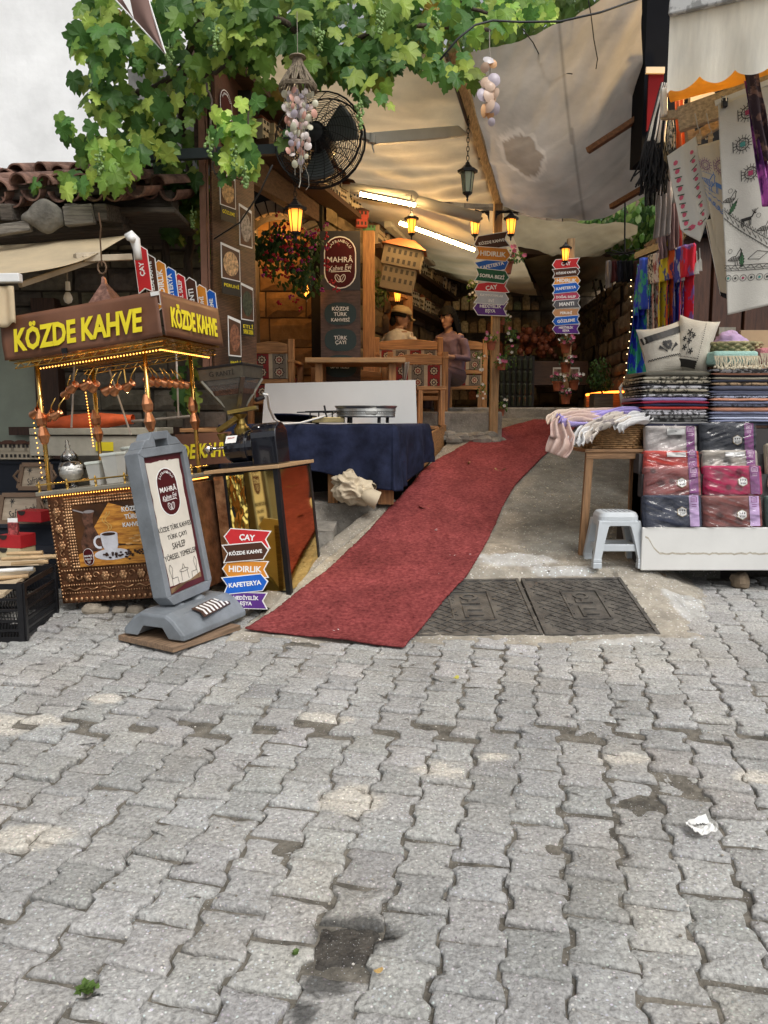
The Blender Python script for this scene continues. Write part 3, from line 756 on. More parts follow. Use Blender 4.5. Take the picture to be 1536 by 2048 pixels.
for k in range(3):
 mb=MB();a0=k*2.094+.4
 mb.grid(lambda a,b:T@V(((.06+(rad*.86-.06)*b)*math.cos(a0+(a-.4)*(1.1-.1*b)),(.06+(rad*.86-.06)*b)*math.sin(a0+(a-.4)*(1.1-.1*b)),.05*(a-.5))),8,8)
 build(mb,'blade',flat('fan_blade',(.09,.10,.10),.4),t,W=True,smooth=True,solid=.004)
mb=MB();mb.lathe([(.02,.16),(.08,.13),(.09,.0),(.08,-.16),(.04,-.2)],M=T,n=16);build(mb,'motor',black_metal,t,W=True,smooth=True)
mb=MB();mb.bar(P(632,300,5.95),P(625,340,6.0),.04,.04);build(mb,'bracket',black_metal,t,W=True)
mb=MB();mb.bar(P(250,316,5.9),P(575,298,6.05),.05,.07);tag(build(mb,'steel_bar',flat('slate_bar',(.035,.05,.06),.5)),'dark blue-grey horizontal steel bar through the vine, holding the fan','bar')
mb=MB();mb.box(P(490,213,6.4),(.12,.12,.2));tag(build(mb,'speaker',black_metal,bevel=.006),'small black loudspeaker box under the awning above left fan','speaker')
t=thing('stall_awning','folding cream awning with scalloped valance over the left stall','awning',P(100,500,5))
A_,B_,C_,D_=P(-160,505,5.9),P(256,471,5.45),P(44,546,4.55),P(-260,572,4.4)
mb=MB();mb.grid(lambda a,b:bil([A_,B_,C_,D_],a,b)+V((0,0,-.05*math.sin(math.pi*b)-.01*nz(a*4,b*3))),30,20,cf=lambda a,b:[1+.1*fz(a*6,b*6)]*3);build(mb,'cloth',CREAM,t,W=True,smooth=True,solid=.003)
mb=MB();mb.bar(P(-200,560,4.5),P(42,556,4.5),.05,.05);build(mb,'front_bar',white_pl,t,W=True,bevel=.006)
a0=P(-200,575,4.5);a1=P(28,572,4.5)
mb=MB();mb.grid(lambda a,b:a0.lerp(a1,a)+V((0,.01*math.sin(a*50),-b*(.20+.03*abs(math.sin(a*16))))),80,8,cf=lambda a,b:(1.1,1.1,1.1));build(mb,'valance',CREAM,t,W=True,smooth=True,solid=.002)
mb=MB();mb.bar(P(40,570,4.7),P(190,520,5.2),.035,.03);mb.bar(P(165,518,5.1),P(262,514,5.35),.04,.04);mb.bar(P(150,516,5.1),P(200,514,5.2),.06,.055);build(mb,'folding_arm',mat('dirty_arm',(.45,.38,.28),.6),t,W=True,bevel=.004)
mb=MB()
pp=[P(252,475,5.2),P(262,471,5.2),P(270,480,5.2),P(274,500,5.2),P(277,519,5.2)]
mb.tube(pp,[.022,.034,.034,.026,.024],10);mb.lathe([(.022,-.03),(.022,.03)],P(264,478,5.16),12,rot=Matrix.Rotation(R(90),4,'X'));build(mb,'elbow',white_pl,t,W=True,smooth=True)
t=thing('hanging_bulb','unlit white light bulb hanging under the left awning','bulb',P(136,590,5.6))
mb=MB();mb.tube([P(134,540,5.6),P(135,568,5.6)],.005,5);build(mb,'wire',string_m,t,W=True)
mb=MB();mb.lathe([(.016,.05),(.018,0),(.018,-.01)],P(136,578,5.6),10);build(mb,'socket',white_pl,t,W=True)
mb=MB();mb.lathe([(.002,-.045),(.022,-.035),(.032,-.01),(.028,.01),(.016,.035)],P(136,595,5.6),12);build(mb,'glass',mat('bulb_glass',(.75,.75,.72),.3),t,W=True,smooth=True)
# ---------------------------------------------------------------- foliage
LEAF=mat('vine_leaf',(1,1,1),.42,var=.05,bump=.25,bs=60,vcol=True,transl=.5,spec=.35)
LOB=[(0,0),(-.20,-.16),(-.42,-.10),(-.50,.12),(-.38,.22),(-.54,.42),(-.44,.60),(-.24,.58),(-.22,.78),(-.10,.86),(0,1.05),(.10,.86),(.22,.78),(.24,.58),(.44,.60),(.54,.42),(.38,.22),(.50,.12),(.42,-.10),(.20,-.16)]
def leaf(m,p,s,r,col,lob=LOB,droop=.35,face=None):
 f=V((r.gauss(0,.45),-1,r.gauss(.15,.45))).normalized()if face is None else face
 d=V((r.gauss(0,.4),r.gauss(-.1,.25),-1));d=(d-f*d.dot(f)).normalized();x=d.cross(f)
 cen=(0,.35);vs=[];cols=[]
 k=.25+r.random()*.35
 for(a,b)in lob+[cen]:
  a2=a*(1+r.gauss(0,.05));b2=b*(1+r.gauss(0,.04))
  z=-k*a*a*1.3-droop*b*b*.35+r.gauss(0,.015)
  vs.append(p+x*(a2*s)+d*(b2*s)+f*(z*s));cols.append(col)
 cols[-1]=tuple(q*1.25 for q in col)
 n=len(lob);m.add(vs,[(i,n,(i+1)%n)for i in range(n)]);m.vc[-n-1:]=cols
def leafcol(r,br):
 g=r.random()
 c=(.050,.115,.028)if g<.38 else((.12,.205,.040)if g<.72 else(.25,.33,.07))  # dark greens to sunlit yellow-green, light put into the leaf colour
 if r.random()<.006:c=(.22,.14,.03)
 k=br*(.8+r.random()*.45);return tuple(q*k for q in c)
t=thing('grape_vine','large green grape vine trained over the cafe entrance, trunk on the grey wall','vine',P(385,700,6.6))
mb=MB();rv=random.Random(77)
CL=[
 (255,60,105,85,230,5.6,.35,1.0),(300,190,120,90,210,5.6,.35,.85),(190,130,50,100,60,5.4,.2,1.25),(270,270,90,60,90,5.5,.3,1.0),
 (215,320,60,45,38,5.4,.2,1.35),(150,370,45,22,16,5.4,.1,1.5),(240,340,40,40,26,5.4,.2,1.2),(80,372,18,8,6,5.6,.1,1.4),(128,262,22,25,8,5.5,.1,1.4),
 (430,60,130,80,260,5.4,.4,.9),(560,40,130,60,210,5.4,.4,.9),(490,105,70,40,60,5.3,.3,.95),(560,170,50,60,0,5.3,.3,1),(530,175,30,45,16,5.6,.1,.9),
 (700,50,120,60,200,5.5,.4,.95),(640,130,60,40,60,5.4,.3,.9),(740,130,60,45,60,5.4,.3,1.0),(830,60,100,60,150,5.6,.4,1.2),(790,120,50,35,36,5.4,.2,1.0),
 (890,0,70,30,60,6.0,.3,1.4),(940,40,90,45,100,5.8,.4,1.5),(1040,25,80,25,60,6.4,.4,1.6),(900,130,45,30,20,5.5,.15,1.4),(715,190,14,35,9,5.2,.08,1.0),(768,205,12,30,7,5.2,.06,1.5),(945,165,20,20,6,5.1,.05,.9),(905,170,12,25,6,5.2,.06,1.5),
 (360,330,60,60,46,6.2,.2,.8),(400,400,50,50,32,6.3,.15,.75),(360,440,40,50,26,6.3,.12,.8),(410,470,25,60,18,6.3,.1,.85),(330,350,30,40,16,6.0,.1,1.0),
 (500,215,22,14,7,4.9,.06,1.5),(435,260,22,35,12,4.9,.08,1.5),(470,290,40,50,26,4.9,.1,1.4),(500,345,20,22,9,4.9,.06,1.6),(450,350,22,22,8,4.9,.06,1.3),(570,270,12,22,3,5.0,.05,.8),
 (375,790,20,60,20,6.2,.1,.8),(385,690,15,70,14,6.4,.1,.7)]
for(u,v,ru,rv_,n,y,dy,br)in CL:
 for k in range(int(n*(.47 if n>80 else .8))):
  a=rv.random()*6.283;q=math.sqrt(rv.random());yy=y+rv.uniform(-dy,dy)
  uu,vv=u+ru*q*math.cos(a),v+rv_*q*math.sin(a)
  s=(.070+.080*rv.random())*(.8 if n<20 else 1)
  leaf(mb,P(uu,vv,yy)+V((0,0,s*.4)),s,rv,leafcol(rv,br*(1.5 if yy<y else 1.0)))  # front leaves tinted brighter than deeper ones, shading painted per leaf
build(mb,'leaves',LEAF,t,W=True)
mb=MB();bark=mat('vine_bark',(.065,.048,.035),.95,var=.4,stretch=(6,6,1),bump=.8)
def twig(pts,r0,r1,n=7):
 pts=[P(*q)for q in pts];N=len(pts);out=[];rs=[]
 for i in range(N-1):
  for k in range(4):
   f=k/4;p0,p1,p2,p3=pts[max(i-1,0)],pts[i],pts[i+1],pts[min(i+2,N-1)]
   out.append(.5*((2*p1)+(p2-p0)*f+(2*p0-5*p1+4*p2-p3)*f*f+(3*p1-p0-3*p2+p3)*f**3)+V((.01*rv.gauss(0,1),0,.008*rv.gauss(0,1))));rs.append(r0+(r1-r0)*(i+f)/(N-1))
 out.append(pts[-1]);rs.append(r1);mb.tube(out,rs,n)
twig([(372,900,6.3),(378,780,6.3),(372,640,6.5),(382,480,6.5),(378,350,6.5),(365,220,6.3),(372,130,5.8),(400,20,5.5),(390,-60,5.4)],.045,.022)
twig([(350,620,6.4),(330,470,6.4),(300,370,6.2),(275,300,6.0),(265,200,5.8),(330,165,5.6),(372,130,5.7)],.03,.018)
twig([(350,330,6.2),(325,270,6.1),(325,215,6.0),(330,160,5.8)],.022,.014)
twig([(535,-20,5.2),(545,25,5.2),(590,60,5.2),(605,105,5.3),(640,120,5.4),(690,90,5.5),(760,60,5.5),(860,50,5.6),(980,60,6)],.022,.014)
twig([(470,20,5.2),(472,80,5.2),(445,135,5.3),(400,150,5.4),(372,135,5.6)],.012,.014)
twig([(412,170,5.2),(425,220,5.1),(428,330,5.0),(440,360,4.9)],.008,.005)
twig([(497,200,4.9),(495,270,4.9),(470,330,4.9),(480,370,4.9)],.006,.004)
twig([(920,0,5.8),(960,20,5.9),(1010,40,6.0)],.014,.01)
build(mb,'trunk',bark,t,W=True,smooth=True)
GRP=flat('unripe_grape',(.20,.32,.10),.35)
for(u,v,y,n,L)in((338,95,5.1,26,.10),(430,60,5.0,24,.12),(490,335,4.8,26,.12),(470,290,4.8,16,.12),(720,205,5.1,34,.16),(640,60,5.1,26,.12),(760,20,5.1,30,.14),(418,280,4.8,12,.1),(200,305,5.2,26,.14),(385,425,6.1,22,.12),(875,30,5.4,22,.12)):
 m=MB();c=P(u,v,y)
 for k in range(n):
  f=k/n;w=.035*(1-f*.75);m.ball(c+V((rv.uniform(-w,w),rv.uniform(-w,w),-L*f)),.010,7,5)
 m.tube([c+V((0,0,.05)),c+V((0,0,-L))],.002,4)
 build(m,'grape_bunch',GRP,t,W=True,smooth=True)
def foliage_blob(name,label,cat,cs,n,s,cols,trunk=None,grp=None,lob=None,seed=1,sp=None):
 r=random.Random(seed);t=thing(name,label,cat,trunk[0]if trunk else cs[0][0],group=grp);m=MB()
 lb=lob or[(0,0),(-.3,.3),(-.22,.75),(0,1),(.22,.75),(.3,.3)]
 for(c,rad)in cs:
  for k in range(n):
   d=V((r.gauss(0,1),r.gauss(0,1),r.gauss(0,1))).normalized()*rad*r.random()**.35
   fc=(V((d.x,d.y-rad*.6,d.z+rad*.3))).normalized()if r.random()<.6 else None
   c_=r.choice(cols);k2=.7+.6*r.random();leaf(m,c+d,s*(.7+.6*r.random()),r,tuple(q*k2 for q in c_),lb,.2,fc)
 build(m,'crown' if cat=='tree' else 'leaves',LEAF,t,W=True)
 return t
G3=[(.06,.14,.03),(.11,.22,.045),(.20,.30,.07)]
t=foliage_blob('leafy_tree','bright green leafy tree seen beyond the awning on the right','tree',[(P(1290,430,10.5),.55),(P(1240,455,10.8),.35),(P(1340,440,10.5),.5),(P(1320,520,10.5),.4),(P(1180,470,11.2),.3),(P(1300,480,10.9),.5)],260,.11,G3,trunk=(P(1300,700,10.8),))
mb=MB();mb.tube([P(1300,840,10.9),P(1296,650,10.9),P(1285,500,10.8),P(1275,420,10.7)],[.09,.07,.05,.02],8);build(mb,'trunk',bark,t,W=True)
t=foliage_blob('leafy_tree','pale green foliage at top edge above the long cream awning','tree',[(P(1000,60,7.6),.3),(P(1090,25,7.6),.35),(P(950,80,7.8),.3),(P(1150,-10,7.4),.3)],130,.12,[(.14,.24,.06),(.22,.32,.09)],trunk=(P(1000,60,7.6),),seed=5)
mb=MB();mb.tube([P(1200,-200,7.6),P(1100,0,7.6),P(1000,55,7.6)],[.05,.03,.01],6);build(mb,'trunk',bark,t,W=True)
# ================================================================ LEFT SIDE: CART, SIGNS, COUNTER
INKW=flat('lettering_white',(.8,.8,.78),.5);INKK=flat('lettering_black',(.02,.018,.016),.5);YEL=flat('lettering_yellow',(.80,.66,.02),.5)
CLR={'red':(.50,.025,.03),'brown':(.065,.025,.014),'orange':(.62,.24,.03),'blue':(.012,.11,.50),'green':(.012,.10,.045),'silver':(.42,.45,.50),'purple':(.10,.03,.22),'black':(.03,.028,.03),'rose':(.40,.05,.10),'tan':(.48,.25,.12),'dim':(.1,.1,.11)}
def sgm(c):return mat('sign_'+c,CLR[c],.5,var=.12,vs=4,bump=.05,spec=.25)
def arrow_sign(name,M,w,h,col,text,point,parent,lines=None,shear=0,tsc=1.):
 """flat arrow board, point -1 left / +1 right, notched tail"""
 k=h*.38;s=point
 out=[(s*w/2,0),(s*(w/2-k),h/2),(-s*w/2,h/2),(-s*(w/2-k*.75),0),(-s*w/2,-h/2),(s*(w/2-k),-h/2)]
 g=h*.05;q=1-2*g/h
 inn=[(s*(w/2-g*1.6),0),(s*(w/2-k-g*.3),h/2-g),(-s*(w/2-g*2),h/2-g),(-s*(w/2-k*.75-g*1.3),0),(-s*(w/2-g*2),-h/2+g),(s*(w/2-k-g*.3),-h/2+g)]
 m=MB();m.prism(out,.006,M);o=build(m,name,INKW,parent,W=False)
 m=MB();m.prism(inn,.002,M,y0=-.0015);build(m,'face',sgm(col),o)
 m=MB()
 if lines:
  for i,l in enumerate(lines):m.txt(l,w*.66*tsc if i==0 else w*.44,h*.30,M@Matrix.Translation((s*-.0*w,0,h*(.19-.38*i))),depth=.001,bold=.03,y0=-.0022)
 else:m.txt(text,w*.70*tsc,h*.42,M,depth=.001,bold=.03,y0=-.0022,shear=shear)
 build(m,'lettering',INKW,o);return o
# --- copper coffee cart
A0=P(119,1208,4.55);ROLL=-R(6.6);YAW=-R(14)
MC=Matrix.Translation(A0)@Matrix.Rotation(YAW,4,'Z')@Matrix.Rotation(ROLL,4,'Y')@Matrix.Scale(.96,4)
cart=thing('coffee_cart','embossed copper coffee cart with brass posts and a brown bannered canopy','coffee cart',M=MC)
CW,CD,CHt=.80,.62,.68
relief=mat('embossed_copper',(.52,.25,.12),.34,metal=.75,var=.5,vs=12,bump=.35,bs=50,col2=(.70,.42,.22))
dcopper=mat('dark_copper',(.20,.09,.045),.45,metal=.7,var=.5,vs=10,bump=.4,bs=40)
mb=MB();mb.box2((.02,.01,0),(CW,CD,CHt));build(mb,'body',dcopper,cart)
mb=MB();rc=random.Random(4)
def beads(m,a,b,step,r,T=None,sq=.6):
 a,b=V(a),V(b);n=max(1,int((b-a).length/step))
 for i in range(n+1):m.ball(a.lerp(b,i/n),r,7,4,T,sc=(1,sq,1))
def flower(m,c,r,T=None):
 for k in range(6):
  t=k*1.047;m.ball((c[0]+r*.62*math.cos(t),c[1],c[2]+r*.62*math.sin(t)),r*.42,7,5,T,sc=(1,.5,1))
 m.lathe([(r*.5,-.002),(r*.45,.008),(r*.32,.010),(r*.28,.006),(r*.2,.012),(.001,.016)],c,12,T,rot=Matrix.Rotation(R(90),4,'X'))
def scroll(m,c,r,s,T=None,n=16,vert=False):
 pts=[]
 for k in range(n):
  f=k/(n-1);t=f*5.2*s;q=r*(1-.72*f)
  dx,dz=q*math.cos(t),q*math.sin(t);pts.append((c[0]+(dz if vert else dx),c[1],c[2]+(dx if vert else dz)))
 m.tube(pts,[r*(.20-.12*k/n)for k in range(n)],6,T)
y_=.004
for face in(0,1):
 T=Matrix.Identity(4)if face==0 else Matrix.Translation((CW,0,0))@Matrix.Rotation(R(90),4,'Z')
 L=CW if face==0 else CD
 beads(mb,(.03,y_,.04),(.03,y_,.62),.022,.008,T);beads(mb,(L-.03,y_,.04),(L-.03,y_,.62),.022,.008,T)
 beads(mb,(.125,y_,.235),(.125,y_,.62),.024,.008,T)
 for(z,st,r)in((.205,.02,.007),(.112,.018,.0075),(.062,.018,.006)):beads(mb,(.05,y_,z),(L-.04,y_,z),st,r,T)
 beads(mb,(.05,y_,.022),(L-.04,y_,.022),.036,.013,T)
 for i in range(int(L/.125)):
  x=.105+i*.125
  if x<L-.04:flower(mb,(x,y_,.158),.030,T);scroll(mb,(x+.058,y_,.165),.026,1 if i%2 else-1,T)
  mb.tube([(x-.05,y_,.085),(x-.02,y_,.095),(x+.02,y_,.078),(x+.06,y_,.09)],.005,5,T)
 for i in range(4):
  z=.26+i*.105;flower(mb,(.078,y_,z),.030,T);scroll(mb,(.078,y_,z+.052),.022,1 if i%2 else-1,T,vert=True)
 if face==1:
  for i in range(4):
   z=.26+i*.105;flower(mb,(L-.08,y_,z),.030,T);scroll(mb,(L-.08,y_,z+.052),.022,1,T,vert=True)
  for i in range(5):scroll(mb,(.15+i*.07,y_,.60),.024,1 if i%2 else-1,T)
  for i in range(5):scroll(mb,(.30,y_,.28+i*.06),.028,1 if i%2 else-1,T,vert=True)
for i in range(34):
 for j in range(3):mb.box((.145+i*.0188,.006,.615+j*.018),(.016,.010,.0155))
for j in range(22):
 for i in range(3):mb.box((.142+i*.018,.006,.225+j*.018),(.0155,.010,.0155))
build(mb,'relief',relief,cart,smooth=True)
mb=MB();mb.box((CW/2,CD/2,CHt+.02),(CW+.06,CD+.06,.028));build(mb,'tray_top',mat('tray_metal',(.40,.37,.30),.35,metal=.6),cart,bevel=.006)
mb=MB();h=CHt+.075
mb.tube([(-.02,-.02,h),(CW+.02,-.02,h)],.006,6);mb.tube([(CW+.02,-.02,h),(CW+.02,CD,h)],.006,6);mb.tube([(-.02,-.02,h),(-.02,CD,h)],.006,6)
for i in range(5):mb.lathe([(.012,0),(.006,.012),(.009,.03),(.005,.045),(.008,.055),(.002,.068)],(.0+i*.2,-.02,h-.045),8)
for i in range(3):mb.lathe([(.012,0),(.006,.012),(.009,.03),(.005,.045),(.008,.055),(.002,.068)],(CW+.02,.0+i*.2,h-.045),8)
build(mb,'gallery_rail',brass,cart)
LEDm=mat('led_amber',(1,.5,.1),.4,emit=(1,.42,.07),es=4.5,bump=0,var=0)
mb=MB();beads(mb,(0,-.012,CHt-.002),(CW,-.012,CHt-.002),.0185,.0042);build(mb,'led_string',LEDm,cart)
mb=MB();beads(mb,(CW+.012,0,CHt-.002),(CW+.012,CD,CHt-.002),.0165,.0048)
build(mb,'led_string',LEDm,cart)
tops=[]
for k,(x,y)in enumerate(((.03,.03),(CW-.03,.03),(CW-.03,CD-.03),(.03,CD-.03))):
 mb=MB();zb=CHt+.03;zt=1.50
 mb.tube([(x,y,zb),(x+.05,y,zt)],.014,10);post=build(mb,'post',brass,cart,smooth=True)
 mb=MB();zc=zb+.29
 mb.lathe([(.014,0),(.022,.012),(.036,.055),(.022,.10),(.018,.11),(.030,.125),(.034,.16),(.018,.215),(.014,.22)],(x+.02,y,zc),8)
 build(mb,'ornament',copper,post)
zc=1.525;bx0,bx1,by0,by1,bh=-.07,1.0,-.05,CD+.07,.25
mb=MB();mb.box2((bx0+.01,by0+.01,zc-.005),(bx1-.01,by1-.01,zc+.01))
for y in(by0+.03,by1-.03):
 for z in(zc-.02,zc-.05):mb.tube([(bx0+.03,y,z),(bx1-.03,y,z)],.004,5)
 for i in range(24):mb.tube([(bx0+.03+i*.039,y,zc-(.02 if i%2 else .05)),(bx0+.069+i*.039,y,zc-(.05 if i%2 else .02))],.003,4)
for i in range(16):mb.tube([(bx1-.03,by0+.03+i*.04,zc-(.02 if i%2 else .05)),(bx1-.03,by0+.07+i*.04,zc-(.05 if i%2 else .02))],.003,4)
for z in(zc-.02,zc-.05):mb.tube([(bx1-.03,by0+.03,z),(bx1-.03,by1-.03,z)],.004,5)
for i in range(5):mb.tube([(bx0+.03,by0+.05+i*.14,zc-.02),(bx1-.03,by0+.05+i*.14,zc-.02)],.003,4)
build(mb,'canopy_frame',brass,cart)
BAN=mat('banner_brown',(.15,.062,.032),.45,var=.2,vs=3,bump=.12,bs=5)
mb=MB();mb.grid(lambda a,b:(bx0+(bx1-bx0)*a,by0-.012+.008*math.sin(a*9)*(1-b)+.01*nz(a*3,b*2),zc+bh*b-.012*math.sin(a*3.1)*(1-b)),40,10)
b1=build(mb,'banner',BAN,cart,smooth=True,solid=.002)
mb=MB();mb.txt('KÖZDE KAHVE',.88,.165,Matrix.Translation(((bx0+bx1)/2-.005,by0-.026,zc+bh*.47)),bold=.035,shear=.18,depth=.003,keep=False);build(mb,'lettering',YEL,b1)
mb=MB();mb.grid(lambda a,b:(bx1+.012+.006*math.sin(a*8)*(1-b),by0+(by1-by0)*a,zc+bh*b),30,8);b2=build(mb,'banner',BAN,cart,smooth=True,solid=.002)
MR=Matrix.Translation((bx1+.022,(by0+by1)/2,zc+bh*.5))@Matrix.Rotation(R(90),4,'Z')
mb=MB();mb.txt('KÖZDE KAHVE',.60,.145,MR,bold=.035,shear=.18,depth=.003,keep=False);build(mb,'lettering',YEL,b2)
mb=MB();mb.box((bx1-.01,by0-.018,zc+bh-.015),(.05,.004,.022));mb.box((bx0+.02,by0-.018,zc+bh-.03),(.03,.004,.022));build(mb,'white_tape',white_pl,b1)
mb=MB();mb.box((bx0+.43,by0-.024,zc+.0),(.035,.014,.03));mb.tube([(bx0+.42,by0-.03,zc-.015),(bx0+.42,by0-.032,zc-.045),(bx0+.44,by0-.032,zc-.045),(bx0+.44,by0-.03,zc-.015)],.0022,4);build(mb,'binder_clip',black_metal,b1)
for(a,b)in(((bx0+.2,by0+.04),(bx1-.06,by0+.04)),((bx1-.05,by0+.04),(bx1-.05,by1-.1))):
 mb=MB();beads(mb,(a[0],a[1],zc-.07),(b[0],b[1],zc-.07),.021,.0050);build(mb,'led_string',LEDm,cart)
mb=MB();beads(mb,(.0,CD-.03,zc-.1),(.0,CD-.03,zc-.55),.02,.0050);build(mb,'led_string',LEDm,cart)
mb=MB();beads(mb,(-.0,.02,1.20),(-.0,.02,.80),.03,.004)
build(mb,'led_string',LEDm,cart)
mb=MB();mb.lathe([(.0,.26),(.012,.25),(.02,.21),(.17,.02),(.19,0)],(.46,.28,zc+bh-.03),4,rot=Matrix.Rotation(R(45),4,'Z'));build(mb,'pyramid_roof',mat('hammered_copper',(.42,.22,.16),.35,metal=.9,var=.4,vs=30,bump=.8,bs=28),cart)
mb=MB();z=zc+bh+.24
mb.tube([(.46+.03*math.sin(t*.7),.28,z+.04-.04*math.cos(t*.7))for t in range(10)],.006,6)
mb.tube([(.46,.28,z+.05),(.48,.26,z+.12),(.50,.24,z+.20),(.53,.22,z+.26),(.54,.2,z+.34)],.005,5);build(mb,'hook',mat('rusty_iron',(.16,.10,.06),.7,metal=.5),cart)
pw,ph=.555,.38;px0=.20+pw/2;pz0=.225+ph/2
MPc=Matrix.Translation((px0,-.010,pz0))
PD=mat('picture_dark',(.05,.022,.012),.35,var=.6,vs=3,bump=0,col2=(.12,.045,.012));PO=mat('picture_orange',(.50,.17,.03),.35,var=.4,vs=9,bump=0,stretch=(1,1,6),col2=(.75,.35,.06))
mb=MB();mb.prism(rect(pw,ph),.01,MPc);pic=build(mb,'picture',PD,cart)
mb=MB();mb.prism([(-.02,ph/2),(.10,ph/2-.04),(pw/2,.02),(pw/2,-.09),(-.12,-.05),(-.14,.05)],.001,MPc,y0=-.001);mb.prism([(-pw/2,-ph/2),(pw/2,-ph/2),(pw/2,-.085),(-.05,-.075),(-pw/2,-.11)],.001,MPc,y0=-.0012);build(mb,'tabletop',PO,pic)
mb=MB();mb.prism([(-.24,-.10),(-.115,-.10),(-.10,-.04),(-.145,.06),(-.14,.12),(-.125,.145),(-.20,.15),(-.215,.11),(-.205,.05),(-.25,-.04)],.001,MPc,y0=-.002);build(mb,'cezve',mat('picture_brown',(.10,.045,.028),.35,var=.7,vs=40,bump=0),pic)
mb=MB();mb.prism(oval(.075,.02,cx=-.162,cz=.147),.001,MPc,y0=-.003);mb.prism([(-.2,.148),(-.27,.17),(-.272,.163),(-.2,.138)],.001,MPc,y0=-.003);build(mb,'rim',flat('picture_grey',(.28,.25,.25)),pic)
mb=MB();mb.prism(oval(.25,.07,cx=-.04,cz=-.125),.001,MPc,y0=-.0032);mb.prism([(-.105,-.0),(.015,-.0),(.01,-.07),(-.015,-.125),(-.07,-.125),(-.098,-.07)],.001,MPc,y0=-.0050);mb.prism(oval(.12,.03,cx=-.045,cz=0),.001,MPc,y0=-.0054)
ring=[(-.105+.042*math.cos(t)-.012,-.045+.042*math.sin(t))for t in[R(70+i*22)for i in range(11)]];ring+=[(-.105+.027*math.cos(t)-.012,-.045+.027*math.sin(t))for t in[R(70+i*22)for i in range(10,-1,-1)]]
mb.prism(ring,.001,MPc,y0=-.005);build(mb,'cup_and_saucer',mat('picture_white',(.62,.62,.66),.35,var=.2,vs=8,bump=0),pic)
mb=MB();mb.prism(oval(.095,.02,cx=-.045,cz=.0),.001,MPc,y0=-.0062)
for k in range(90):
 x=rc.uniform(-.10,.27);z=-.10-abs(rc.gauss(0,.022))-.02*rc.random()
 if x<.05 and z>-.115:z-=.02
 mb.prism(oval(.018,.011,7,x,max(z,-.17)),.001,MPc@Matrix.Translation((0,0,0)),y0=-.0064-.00002*k)
build(mb,'coffee_beans',mat('picture_bean',(.035,.014,.008),.4,var=.6,vs=60,bump=0),pic)
mb=MB()
for k in range(12):mb.prism(oval(.05,.012,8,rc.uniform(.08,.25),rc.uniform(-.07,-.02)),.001,MPc,y0=-.0034-.00003*k)
build(mb,'lokum',mat('picture_amber',(.72,.40,.14),.4,var=.4,vs=30,bump=0),pic)
mb=MB()
for k,s in enumerate((0,.02)):
 mb.prism([(-.06+s+.02*math.sin(j*.9),.02+j*.013)for j in range(10)]+[(-.055+s+.02*math.sin(j*.9),.02+j*.013)for j in range(9,-1,-1)],.001,MPc,y0=-.0036-.0002*k)
build(mb,'steam',flat('picture_steam',(.55,.38,.12)),pic)
mb=MB()
for i,l in enumerate(('KÖZDE','TÜRK','KAHVESİ')):mb.txt(l,.2,.036,MPc@Matrix.Translation((.13,0,.145-i*.047)),bold=.03,y0=-.002)
build(mb,'lettering',INKW,pic)
def badge(M,w,h,parent,big=True,wm=None,f=.001):
 wm=wm or INKW;mr=flat('logo_maroon',(.065,.008,.010),.5,spec=.2)
 m=MB();m.prism(stadium(w,h),f,M,y0=-f);o=build(m,'badge',wm,parent)
 m=MB();m.prism(stadium(w*.93,h-w*.07),f,M,y0=-f*2);build(m,'badge_field',mr,o)
 m=MB();m.txt('MAHRÂ',w*.80,h*.13,M@Matrix.Translation((0,0,h*.07)),bold=.01,y0=-f*2.2,keep=False)
 m.txt('Kahve Evi',w*.72,h*.10,M@Matrix.Translation((0,0,-h*.10))@Matrix.Rotation(R(-6),4,'Y'),shear=.35,y0=-f*2.2,keep=False)
 m.prism([(-w*.3,-h*.175),(w*.3,-h*.15),(w*.34,-h*.19),(w*.28,-h*.168),(-w*.28,-h*.185)],f,M,y0=-f*2.5)
 if big:
  for i,ch in enumerate('SAFRANBOLU'):
   a=R(150-i*13.3);r=w*.36
   m.txt(ch,w*.07,w*.085,M@Matrix.Translation((r*math.cos(a),0,h/2-w/2+r*math.sin(a)))@Matrix.Rotation(R(-(90-150+i*13.3))*-1 if False else math.pi/2-a,4,'Y'),y0=-f*2.2)
 for s in(-1,1):
  ov=oval(w*.17,w*.26,14,0,0);inn=oval(w*.13,w*.22,14,0,0)
  T=M@Matrix.Translation((s*w*.075,0,-h*.30))@Matrix.Rotation(R(s*28),4,'Y')
  vs=[(p[0],-f*2.5,p[1])for p in ov]+[(p[0],-f*2.5,p[1])for p in inn];m.add(vs,[(i,(i+1)%14,14+(i+1)%14,14+i)for i in range(14)],T)
  m.prism(rect(w*.012,w*.2),f*.5,T,y0=-f*2.6)
 build(m,'lettering',wm,o);return o
badge(MPc@Matrix.Translation((-.205,-.007,-.13)),.07,.105,pic,False)
def on_cart(x,y,z):return MC@V((x,y,z))
def lmat(x,y,z,rz=0):return MC@Matrix.Translation((x,y,z))@Matrix.Rotation(rz,4,'Z')
GLS=film('clear_glass',.04,.03)
GLS2=mat('cloudy_plastic',(.62,.62,.58),.35,var=.05,bump=.02,alpha=.62)
t=thing('sugar_jar','round glass jar with pointed lid, full of white sugar cubes on the copper cart','jar',M=lmat(.14,.12,CHt+.036))
mb=MB();mb.lathe([(.035,0),(.012,.012),(.012,.03),(.05,.045),(.078,.085),(.080,.12),(.062,.16),(.05,.17)],n=24);build(mb,'bowl',GLS,t,smooth=True)
mb=MB();mb.lathe([(.055,.172),(.05,.20),(.022,.235),(.012,.25),(.018,.262),(.008,.275),(.012,.29),(.001,.305)],n=20);build(mb,'lid',GLS,t,smooth=True)
mb=MB();mb.lathe([(.02,.045),(.048,.052),(.072,.085),(.073,.105),(.05,.118),(.001,.128)],n=16)
